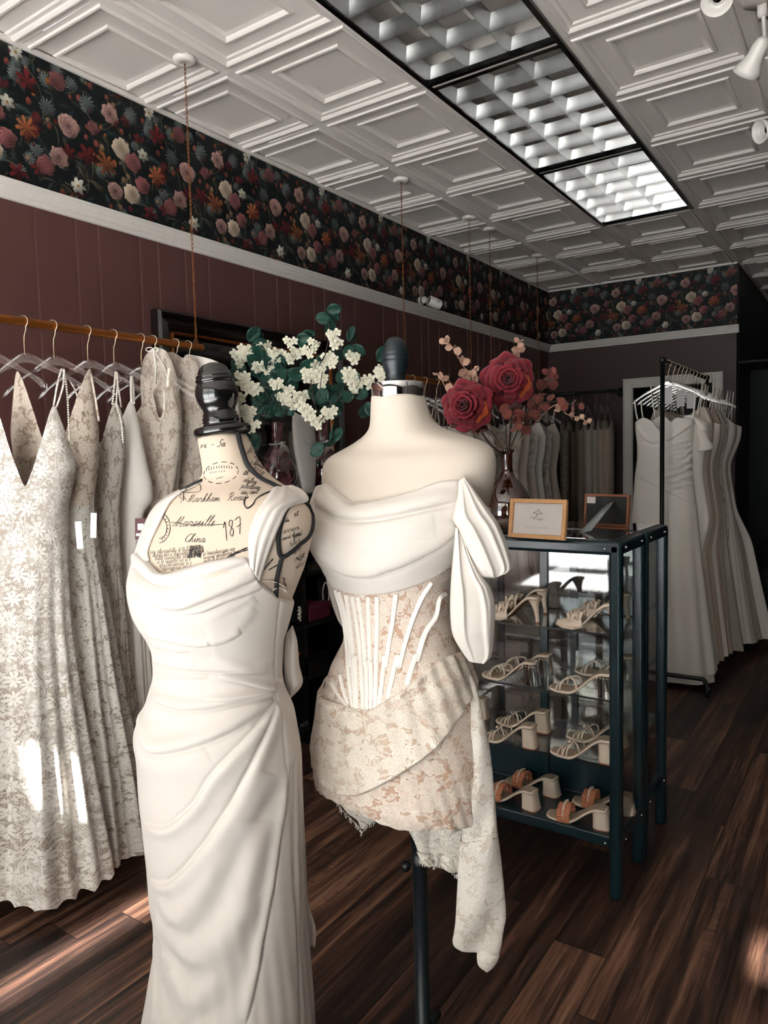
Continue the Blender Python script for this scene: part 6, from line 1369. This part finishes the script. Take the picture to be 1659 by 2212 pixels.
def eucalyptus(label,path,d0,d1,n,size,mat,seed,parent_pt=None):
    rr=np.random.RandomState(seed); pts=[dep(x_,y_,d0+(d1-d0)*i/(len(path)-1)) for i,(x_,y_) in enumerate(path)]
    t=thing('eucalyptus_sprig',label,'foliage',tuple(pts[-1])); q_=bez(pts,10); b=MB(); b.tube(bez(([MOUTH+[0,0,-.02]] if parent_pt is None else [np.array(parent_pt)])+pts,8),.0015,6); b.build('stem',M['stem'] if mat!='euc_pink' else M['euc_pink'],t)
    m_=len(q_)
    for k_ in range(n):
        i=int((k_+.5)/n*(m_-1)); p=q_[i]; T_=q_[min(i+1,m_-1)]-q_[max(i-1,0)]; T_/=np.linalg.norm(T_); sz=size*(1.1-.5*k_/n)
        for s_ in (-1,1):
            a_=rr.rand()*PI+k_*1.4; v_=rr.randn(3); side=np.cross(T_,v_); side/=np.linalg.norm(side); nr=toC(p)*.6+rr.randn(3)*.55
            b=MB(); leaf_disc(b,p,nr,side*s_+T_*.35,sz*1.15,sz*.55); b.build('leaf',M[mat],t,solid=.0004)
    return t
eucalyptus('tall dusty pink eucalyptus sprig left of the roses',[(1022,860),(1015,810),(1000,790),(985,762),(968,740),(955,745)],2.55,2.5,8,.030,'euc_pink',1)
eucalyptus('dusty pink eucalyptus sprig leaning right of the tall left one',[(1030,860),(1025,828),(1018,805),(1032,800)],2.55,2.52,4,.026,'euc_pink',2)
eucalyptus('small pink sprig at the left of the lower rose',[(985,890),(968,850),(952,815),(948,805)],2.5,2.46,4,.028,'euc_pink',3)
eucalyptus('pink eucalyptus sprig standing straight up behind the upper rose',[(1110,800),(1122,770),(1118,750),(1122,733)],2.62,2.6,5,.026,'euc_pink',4)
eucalyptus('russet eucalyptus branch arching right of the upper rose',[(1140,880),(1165,850),(1185,830),(1190,812),(1185,800)],2.55,2.5,7,.036,'euc_red',5)
eucalyptus('russet eucalyptus branch drooping toward the back gowns',[(1140,890),(1175,870),(1205,868),(1235,874),(1260,870)],2.52,2.45,7,.030,'euc_red',6)
eucalyptus('dried russet cluster hanging below the upper rose',[(1105,900),(1105,880),(1108,905),(1112,930)],2.45,2.42,7,.036,'euc_red',7)
eucalyptus('russet leaves at the lower left of the roses',[(1060,930),(1030,930),(1005,920),(975,915)],2.5,2.46,6,.026,'euc_red',8)
eucalyptus('dark russet leaves behind the two roses',[(1090,900),(1060,860),(1050,840),(1055,800)],2.6,2.6,6,.034,'euc_red',9)
eucalyptus('thin pink sprig trailing at the right edge of the bouquet',[(1190,880),(1225,895),(1258,905),(1275,915)],2.5,2.44,4,.020,'euc_pink',10)
eucalyptus('olive brown leaves under the right branch',[(1120,930),(1150,900),(1160,880),(1150,860)],2.55,2.5,6,.030,'euc_red',12)
# ============================================================ MIRROR, CABINET, WHITE FLOWERS
MY0,MY1,MZ0,MZ1=-.665,.712,.95,2.13
t=thing('wall_mirror','large dark ornate-framed mirror on the maroon wall behind the white flowers','mirror',(WX,(MY0+MY1)/2,MZ0))
fw=.115
pf=[(0,.0),(0,.05),(.012,.062),(.022,.05),(.032,.036),(.055,.050),(.075,.034),(.088,.022),(.094,.028),(.104,.024),(.115,.012),(.115,0)]
cor=[(MY0,MZ0,1,1),(MY1,MZ0,-1,1),(MY1,MZ1,-1,-1),(MY0,MZ1,1,-1)]
for k_ in range(4):
    a,c=cor[k_],cor[(k_+1)%4]; b=MB(); b.grid(np.array([[(WX+.002+h_,y+sy*i_,z+sz*i_) for i_,h_ in pf] for (y,z,sy,sz) in (a,c)])); b.build('frame_side',M['ornate'],t,smooth=False)
b=MB(); b.box((WX+.012,(MY0+MY1)/2,(MZ0+MZ1)/2),(.006,MY1-MY0-2*fw+.01,MZ1-MZ0-2*fw+.01)); b.build('mirror_glass',M['mirror'],t,smooth=False)
b=MB(); s_=.018
for y in (MY0+fw-.02,MY1-fw+.02): b.tube([(WX+.03,y,MZ0+fw-.02),(WX+.03,y,MZ1-fw+.02)],.011,8)
for z in (MZ0+fw-.02,MZ1-fw+.02): b.tube([(WX+.03,MY0+fw-.02,z),(WX+.03,MY1-fw+.02,z)],.009,8)
b.build('gilt_slip',M['gilt'],t)
# dark open shelving cabinet between the two dress forms
KX0,KX1,KY0,KY1,KZ=WX+.03,-.08,-.50,.62,1.26
t=thing('shelf_cabinet','black open shelving cabinet against the wall, glimpsed between the two dress forms','cabinet',((KX0+KX1)/2,(KY0+KY1)/2,0))
for y in (KY0,KY0+.37,KY0+.75,KY1): b=MB(); b.box(((KX0+KX1)/2,y,KZ/2),(KX1-KX0,.022,KZ)); b.build('side_panel',M['dark_wood'],t,smooth=False)
for z in (.06,.33,.60,.86,KZ-.012): b=MB(); b.box(((KX0+KX1)/2,(KY0+KY1)/2,z),(KX1-KX0+.01,KY1-KY0,.022)); b.build('shelf',M['dark_wood'],t,smooth=False)
b=MB(); b.box((KX0-.004,(KY0+KY1)/2,KZ/2),(.008,KY1-KY0,KZ)); b.build('back_panel',M['dark_wood'],t,smooth=False)
def onshelf(x,y,zz,X=-.16): P=pl(x,y,0,X); return np.array([P[0],P[1],zz+.0115])
S_=(.06,.33,.60,.86)
def smallbox(name,label,cat,P,d,mat,lid=True):
    t=thing(name,label,cat,tuple(P)); b=MB(); b.box(P+[0,0,d[2]*.35],(d[0],d[1],d[2]*.7)); b.build('box_body',mat,t,smooth=False,bevel=.002)
    b=MB(); b.box(P+[0,0,d[2]*.85],(d[0]+.003,d[1]+.003,d[2]*.3)); b.build('lid',mat,t,smooth=False,bevel=.002); return t
P=onshelf(672,1415,.60); P[1]=min(P[1],KY1-.12)
smallbox('jewellery_box','small burgundy box on the dark shelves between the dress forms','box',P,(.14,.17,.08),M['red_box'])
P=onshelf(665,1290,.86); smallbox('jewellery_box','flat black box with a brassy edge on the dark shelves','box',P,(.16,.18,.05),M['black_lacquer'])
P=onshelf(662,1560,.33); smallbox('jewellery_box','flat dark box lettered NDE low on the shelves between the forms','box',P,(.16,.2,.10),M['black_lacquer'])
c=pl(648,1573,0,P[0]+.083)
V,Fc=letter_mesh('NDE',.032,0); b=MB(); b.add([c+np.array([.001,v[0],v[1]]) for v in V],Fc); o=b.build('lettering',M['print_grey'],None,smooth=False); o.parent=bpy.data.objects['jewellery_box.002']; o.location=-np.array(o.parent.location)
# tall necklace stand with pearls
P=onshelf(712,1360,.60,-.12); t=thing('necklace_display','small dark stand with a pearl necklace on the cabinet shelf','necklace stand',tuple(P))
b=MB(); b.box(P+[-.03,0,.10],(.012,.10,.19)); b.build('stand_board',M['ornate'],t,smooth=False,bevel=.003)
b=MB(); a=np.linspace(0,2*PI,44,endpoint=False)
for q_ in a: b.ball(P+[-.018,.026*math.sin(q_),.105-.062*math.cos(q_)],.0042,7,5)
b.build('pearl_string',M['pearl'],t)
P=onshelf(650,1385,.60,-.1); t=thing('jewelled_clip','pale jewelled ornament on a dark shelf beside the burgundy box','ornament',tuple(P))
b=MB()
for k_ in range(22): b.ball(P+[0,.018*math.sin(k_*1.1)*(.4+.6*(k_%3)/2),.02+k_*.0032],.006,6,4)
b.build('jewel_cluster',M['pearl'],t)
P=onshelf(652,1530,.33,-.12); P[2]+=.10; t=thing('brass_tiara','small brass hair ornament lying on the lettered box','ornament',tuple(P))
b=MB()
for k_ in range(14): b.tube(bez([P+[0,(k_-7)*.008,0],P+[.01,(k_-7)*.009,.02+.012*math.sin(k_*.45)],P+[0,(k_-6.4)*.008,.004]],4),.0018,5)
b.build('filigree',M['gilt'],t)
# --- mauve glass vases
def mauve(label,x,y_neck,Y,s):
    P=pl(x,y_neck,0,-.27); P=np.array([-.27,Y,KZ+.001]); t=thing('mauve_vase',label,'vase',tuple(P)); k=s
    pf=[(0,.002),(.05,0),(.085,.03),(.105,.08),(.10,.13),(.075,.19),(.045,.24),(.032,.27),(.030,.33),(.033,.36),(.036,.37),(.033,.371),(.029,.36),(.026,.33),(.028,.27),(.042,.235),(.072,.187),(.097,.13),(.101,.08),(.082,.033),(.05,.006),(0,.006)]
    b=MB(); b.lathe(np.array(pf)*k,40,P,cap=False); b.build('vase_body',M['mauve'],t)
    b=MB(); q_=P+[0,0,.262*k]; a=np.linspace(0,2*PI,24,endpoint=False); b.tube(q_+np.stack([.040*k*np.cos(a),.040*k*np.sin(a),.006*np.sin(a)],-1),.0045,6,closed=True); b.build('twine_collar',M['crepe'],t)
    b=MB(); fx=q_+[.043*k,-.012,0]; b.ball(fx,.009,8,6); 
    for k_ in range(9): b.tube(bez([fx,fx+[.012,(k_-4)*.008,-.03],fx+[.016,(k_-4)*.013,-.10-.02*(k_%3)]],5),.0014,5)
    b.build('tassel',M['pearl'],t); return P
def yof(x,X): return pl(x,980,0,X)[1]
Va=mauve('mauve glass vase with twine and tassel, left one under the white blossoms',600,920,yof(600,-.27),.98)
Vb=mauve('mauve glass vase with a long tassel, right one nearer the cream form',697,930,yof(697,-.27),1.02)
# necklace bust
P=np.array([-.20,yof(655,-.20),KZ+.001]); t=thing('necklace_bust','white necklace bust with silver chains between the mauve vases','necklace stand',tuple(P))
n_=20; u=np.linspace(-1,1,n_); zz=np.linspace(0,1,24); G=[]
for z_ in zz:
    w_=np.interp(z_,[0,.3,.6,.85,1.],[.045,.07,.088,.082,.070]); G.append([(P[0]+.03*math.cos(a)*(.6+.4*math.sin(PI*z_))+.03*(1-z_),P[1]+w_*math.sin(a),P[2]+z_*.42+(.035*abs(math.sin(a))**2-.035)*max(0,(z_-.7)/.3)) for a in np.linspace(0,2*PI,n_,endpoint=False)])
b=MB(); b.grid(np.array(G),cv=True); b.f.append(tuple(range(23*n_,24*n_))[::-1]); b.m.append(0); b.build('bust_form',M['white_plastic'],t)
for k_,dz in enumerate((0,.03)):
    b=MB(); a=np.linspace(-1.3,1.3,30)
    for q_ in a: b.ball((P[0]+.052-.02*abs(q_)/1.3,P[1]+.035*math.sin(q_),P[2]+.255-dz-.07*math.cos(q_*.9)+.06),.0028,6,4)
    b.build('necklace_chain',M['chrome'],t)
# --- white blossom branches
def blossom(b,p,nrm,r,rr):
    nrm=np.array(nrm)/np.linalg.norm(nrm); a=np.cross(nrm,[0.3,.2,1]); a/=np.linalg.norm(a); c_=np.cross(nrm,a)
    for lay,(rs_,h_,n_) in enumerate(((1.,.05,5),(.7,.28,5),(.42,.45,4))):
        for k_ in range(n_):
            an=k_*2*PI/n_+lay*.6+rr.rand()*.3; U,V_=np.meshgrid(np.linspace(-1,1,5),np.linspace(0,1,5)); ang=an+U*.55*(1-.2*V_); rad=r*rs_*V_*(1-.18*U**2+.05*np.sin(5*U)); z_=r*(h_*V_+.22*V_*(1-V_)+.06*np.sin(U*4+k_)*V_)
            P=p+(rad*np.cos(ang))[...,None]*a+(rad*np.sin(ang))[...,None]*c_+z_[...,None]*nrm; b.grid(P)
def branch(label,root,path,d,fl,lv,seed,s=1.):
    rr=np.random.RandomState(seed); pts=[dep(x,y,d) for x,y in path]; t=thing('blossom_branch',label,'flower',tuple(pts[-1]))
    b=MB(); q_=bez([root]+pts,8); b.tube(q_,.0018,5); b.build('twig',M['stem'],t)
    for (x,y) in fl:
        b=MB(); c0=dep(x,y,d-.02)
        for k_ in range(3):
            an=k_*2.1+rr.rand(); p=c0+RR*math.cos(an)*.016*s+UU*math.sin(an)*.014*s-FF*rr.rand()*.012; blossom(b,p,toC(p)+rr.randn(3)*.25,(.0175+.005*rr.rand())*s,rr)
        b.build('blossom_cluster',M['white_petal'],t)
    for (x,y) in lv:
        b=MB(); c0=dep(x,y,d)
        for k_ in range(2): dv=RR*rr.randn()+UU*rr.randn(); leaf_disc(b,c0,toC(c0)+rr.randn(3)*.4,dv,.065*s,.026*s,.25)
        b.build('leaf',M['green_leaf'],t,solid=.0004)
    return t
ra=Va+[0,0,.36]; rb=Vb+[0,0,.38]; da,db=3.15,3.02
F1=ZM(480,640,.2893)
branch('white blossom branch rising highest, with a curled leaf tip',rb,[(690,860),(700,780),(712,720),(708,690),(706,672)],db,F1((830,285),(850,350)),[(705,670),(715,690),(735,800)],1)
branch('white blossom branch left of the tallest one',rb,[(680,870),(670,800),(672,760)],db,F1((680,360),(650,410),(510,340)),[(640,735),(650,728),(660,800)],2)
branch('white blossom spray in the middle of the arrangement',rb,[(680,880),(672,840),(665,815)],db,F1((640,590),(720,540),(735,625),(700,600)),[(655,820),(690,800),(700,830),(650,800),(680,870)],3,1.15)
branch('white blossom branch reaching right toward the black finial',rb,[(710,880),(740,860),(780,850),(820,830)],db,F1((940,590),(975,620),(1090,640),(1190,590),(1200,550),(1000,680)),[(815,780),(745,830),(760,845),(790,870),(770,835)],4,1.1)
branch('single white blossom on a short branch with a green leaf above',rb,[(720,880),(750,820),(758,775)],db,F1((975,460),(790,460),(820,490)),[(755,738),(762,745),(712,765)],5)
branch('white blossoms drooping over the right mauve vase',rb,[(700,900),(690,910),(688,915)],db,F1((720,940),(800,860),(610,840),(640,870)),[(705,880),(720,860),(735,855),(690,870),(700,960),(715,955)],6,1.1)
branch('white blossom branch at the far left above the white sleeve',ra,[(590,880),(550,800),(525,760),(520,755)],da,F1((120,430),(140,480),(170,410)),[(545,745),(535,735),(550,780),(560,790)],7,1.15)
branch('white blossom branch with two buds, second from the left',ra,[(595,880),(600,800),(590,760)],da,F1((380,440),(420,440),(320,385),(270,520),(340,530)),[(560,775),(570,780),(600,790),(605,800),(590,800)],8,1.1)
branch('cream blossom spray low at the left of the arrangement',ra,[(580,890),(540,850),(510,830)],da,F1((90,640),(160,640),(190,680),(250,690),(150,600)),[(520,805),(530,810),(560,860),(575,870),(590,840),(600,850)],9,1.15)
branch('cream blossoms spilling over the left mauve vase',ra,[(590,900),(545,895),(530,890)],da,F1((180,870),(210,880),(150,850),(230,960),(120,780)),[(560,890),(570,880),(550,940),(560,950),(600,870)],10,1.15)
branch('leafy white blossom branch between the two vases',ra,[(610,900),(630,860),(640,840)],da,F1((580,740),(610,760),(540,800),(480,700),(460,760)),[(610,830),(625,850),(615,870),(640,870),(600,820),(620,810),(590,860)],11,1.1)
branch('dark green leafy spray at the middle of the arrangement',ra,[(605,890),(600,840),(598,810)],da,F1((400,650),(500,460),(560,420)),[(595,800),(605,815),(585,820),(610,835),(590,845),(600,860),(615,870),(580,870),(570,850)],12,1.)
# ============================================================ SMALL FIXTURES
# wall camera
p=np.array([WX,pl(920,652,0,WX+.05)[1],zat(925,652,(WX+.05,1.8))]); t=thing('security_camera','small white security camera on the wallpaper above the picture rail','camera',tuple(p))
b=MB(); b.tube([p+[0,0,0],p+[.02,0,0]],.028,20); b.ball(p+[.045,-.01,0],.024,14,10); b.build('mount',M['white_plastic'],t)
d_=np.array([.75,-.3,-.35]); d_/=np.linalg.norm(d_); d_=np.array([.45,.75,-.25]); d_/=np.linalg.norm(d_); b=MB(); q0=p+[.06,.02,.0]; b.tube([q0,q0+d_*.004,q0+d_*.085,q0+d_*.10],[.030,.036,.036,.032],24); b.build('housing',M['white_plastic'],t)
b=MB(); b.tube([q0+d_*.1,q0+d_*.103],.028,20); b.build('lens',M['black_lacquer'],t)
b=MB(); b.box(q0+d_*.05+[.037,-.01,0],(.003,.012,.010)); b.build('logo_mark',M['print_grey'],t,smooth=False)
# ceiling track with spot lamps at the right
TX=1.90
t=thing('light_track','white ceiling track at the top right corner of the photo','light track',(TX,.7,CEIL))
b=MB(); b.box((TX,1.05,CEIL-.012),(.036,2.4,.022)); b.build('track_rail',M['white_paint'],t,smooth=False,bevel=.003)
b=MB(); pc=pl(1650,8,2,CEIL-.03); b.lathe([(0,0),(.075,0),(.075,-.01),(.06,-.022),(.058,-.03),(0,-.03)],30,(TX-.005,pc[1]-.03,CEIL-.002)); b.build('canopy',M['white_paint'],t)
def spot(label,hp,tip_px,tail_px,d0,d1):
    A=dep(*tail_px,d0); B=dep(*tip_px,d1); t=thing('track_spotlight',label,'spotlight',tuple(A)); ax=B-A; L_=np.linalg.norm(ax); ax/=L_
    z=ax; x_=np.cross(z,[0,0,1]); x_/=np.linalg.norm(x_); y_=np.cross(z,x_); Mx=np.stack([x_,y_,z],-1)
    pf=np.array([(0,-.004),(.012,-.002),(.022,.006),(.028,.03),(.030,.5),(.031,.58),(.036,.68),(.045,.82),(.052,1.0),(.049,1.0),(.042,.84),(.03,.72),(0,.70)]); pf[:,1]=np.where(pf[:,1]>.1,pf[:,1]*L_,pf[:,1]); 
    b=MB(); b.lathe(pf,32,A,Mx,cap=False); b.build('lamp_head',M['white_plastic'],t)
    b=MB(); b.lathe([(0,.71*L_),(.03,.74*L_),(.034,.80*L_),(0,.80*L_)],24,A,Mx,cap=False); b.build('bulb',M['chrome'],t)
    T_=np.array([TX,A[1],CEIL-.023]); b=MB(); b.tube([A,(A+T_)/2,T_],.007,10); b.box(T_-[0,0,.02],(.03,.05,.045)); b.build('stem',M['white_plastic'],t); return t
dd=lambda x,y,z:(z-C[2])/ray(x,y)[2]
spot('white track spotlight angled down at the upper right','',(1612,160),(1652,82),dd(1652,82,CEIL-.14),dd(1612,160,CEIL-.22))
spot('white track spotlight whose rounded tip shows at the right edge','',(1640,285),(1700,268),dd(1700,268,CEIL-.13),dd(1640,285,CEIL-.17))
A=dep(1552,-14,dd(1552,-14,CEIL-.11)); t=thing('track_spotlight','white spotlight cut by the top edge, its lens facing the room','spotlight',tuple(A)); ax=toC(A)*.8+np.array([-.1,0,-.5]); ax/=np.linalg.norm(ax); x_=np.cross(ax,[0,0,1]); x_/=np.linalg.norm(x_); Mx=np.stack([x_,np.cross(ax,x_),ax],-1)
b=MB(); b.lathe([(0,-.10),(.03,-.09),(.036,0),(.05,.05),(.047,.05),(.040,.042),(.036,.046),(.032,.040),(.028,.044),(.022,.03),(0,.03)],32,A,Mx,cap=False); b.build('lamp_head',M['white_plastic'],t)
b=MB(); b.lathe([(0,.032),(.019,.034),(.017,.04),(0,.042)],16,A,Mx,cap=False); b.build('bulb',M['chrome'],t)
T_=np.array([TX,A[1],CEIL-.023]); b=MB(); b.tube([A-ax*.06,(A+T_)/2,T_],.007,10); b.box(T_-[0,0,.02],(.03,.05,.045)); b.build('stem',M['white_plastic'],t)
# armchair with patterned cushions in the dark room on the right
P=np.array([2.05,3.75,-.08]); t=thing('armchair','dark armchair with patterned cushions in the shadowy room at the right edge','armchair',tuple(P))
b=MB(); b.box(P+[0,0,.24],(.9,.8,.32)); b.build('seat_base',M['dark_room'],t,bevel=.04)
b=MB(); b.box(P+[.05,.32,.58],(.9,.18,.60)); b.build('backrest',M['dark_room'],t,bevel=.06)
for k_,(zz_,dz) in enumerate(((.47,.14),(.62,.15))): b=MB(); b.box(P+[-.05,-.05,zz_],(.78,.62,dz)); b.build('cushion',M['pattern_fabric'],t,bevel=.05)
for s_ in (-1,1): b=MB(); b.box(P+[s_*.45,0,.42],(.14,.8,.40)); b.build('armrest',M['dark_room'],t,bevel=.05)
# ============================================================ LIGHT
sc.world=bpy.data.worlds.new('world'); sc.world.use_nodes=True
bg=sc.world.node_tree.nodes['Background']; bg.inputs[0].default_value=(.94,.97,1,1); bg.inputs[1].default_value=2.6
def area(name,loc,rot,sx,sy,e,col=(1,1,1),portal=False):
    l=bpy.data.lights.new(name,'AREA'); l.shape='RECTANGLE'; l.size=sx; l.size_y=sy; l.energy=e; l.color=col
    if portal: l.cycles.is_portal=True
    o=bpy.data.objects.new(name,l); COL.objects.link(o); o.location=loc; o.rotation_euler=rot; return o
for k,(x0,x1) in enumerate(((WX+.045,1.255),(1.345,3.155))):
    area('window_portal',((x0+x1)/2,YF+.04,1.535),(PI/2,0,PI),x1-x0,2.4,1,portal=True)
# sun over the street, blocked by an added unseen sheet with gaps
SD=np.array([.16,1,-.66]); SD=SD/np.linalg.norm(SD)
l=bpy.data.lights.new('sun','SUN'); l.energy=60; l.angle=math.radians(1.2); l.color=(1,.945,.94); so=bpy.data.objects.new('sun',l); COL.objects.link(so)
so.rotation_euler=Vector(-SD).to_track_quat('Z','Y').to_euler(); so.location=(2,-12,8)
# sun blocker: added unseen sheet at z=AZ; holes where the floor patches project
AZ=2.74
def up(P): P=np.array(P,float); k=(AZ-P[2])/(-SD[2]); return (P-SD*k)[:2]
holes=[]
def hole(P,wx,wy): c=up(P); holes.append((c[0]-wx/2,c[0]+wx/2,c[1]-wy/2,c[1]+wy/2))
hole((.335,-1.71,0),.075,.62)
hole((.15,-1.72,.50),.09,.22)
hole((1.95,-.66,0),.07,.16); hole((2.07,-.66,0),.07,.16)
xs=sorted({-5.,9.}|{v for h in holes for v in h[:2]}); ys=sorted({-7.35,YF-.12}|{v for h in holes for v in h[2:]})
b=MB()
for a0,a1 in zip(xs,xs[1:]):
    for c0,c1 in zip(ys,ys[1:]):
        mx,my=(a0+a1)/2,(c0+c1)/2
        if any(h[0]<mx<h[1] and h[2]<my<h[3] for h in holes): continue
        if c1-c0<1e-4 or a1-a0<1e-4: continue
        b.box((mx,my,AZ),(a1-a0,c1-c0,.01))
tag(b.build('sun_blocker',plain('cream_blocker_sheet',srgb(205,198,186),.8),smooth=False),'unseen cream sheet added outside the shop window to block the sun','sun_blocker')
# ============================================================ CAMERA
cd=bpy.data.cameras.new('camera'); cam=bpy.data.objects.new('camera',cd); COL.objects.link(cam)
cd.sensor_fit='VERTICAL'; cd.sensor_height=36; cd.lens=F/2212*36; cd.clip_start=.02
mw=Matrix.Identity(4)
for i in range(3): mw[i][0]=RR[i]; mw[i][1]=UU[i]; mw[i][2]=-FF[i]; mw[i][3]=C[i]
cam.matrix_world=mw; sc.camera=cam
sc.view_settings.view_transform='Standard'; sc.view_settings.look='None'; sc.view_settings.gamma=1; sc.view_settings.use_curve_mapping=False
sc.view_settings.exposure=0.58
sc.cycles.max_bounces=10; sc.cycles.diffuse_bounces=5; sc.cycles.glossy_bounces=5; sc.cycles.transparent_max_bounces=24; sc.cycles.transmission_bounces=6; sc.cycles.caustics_reflective=False; sc.cycles.caustics_refractive=False
sc.cycles.sample_clamp_indirect=6
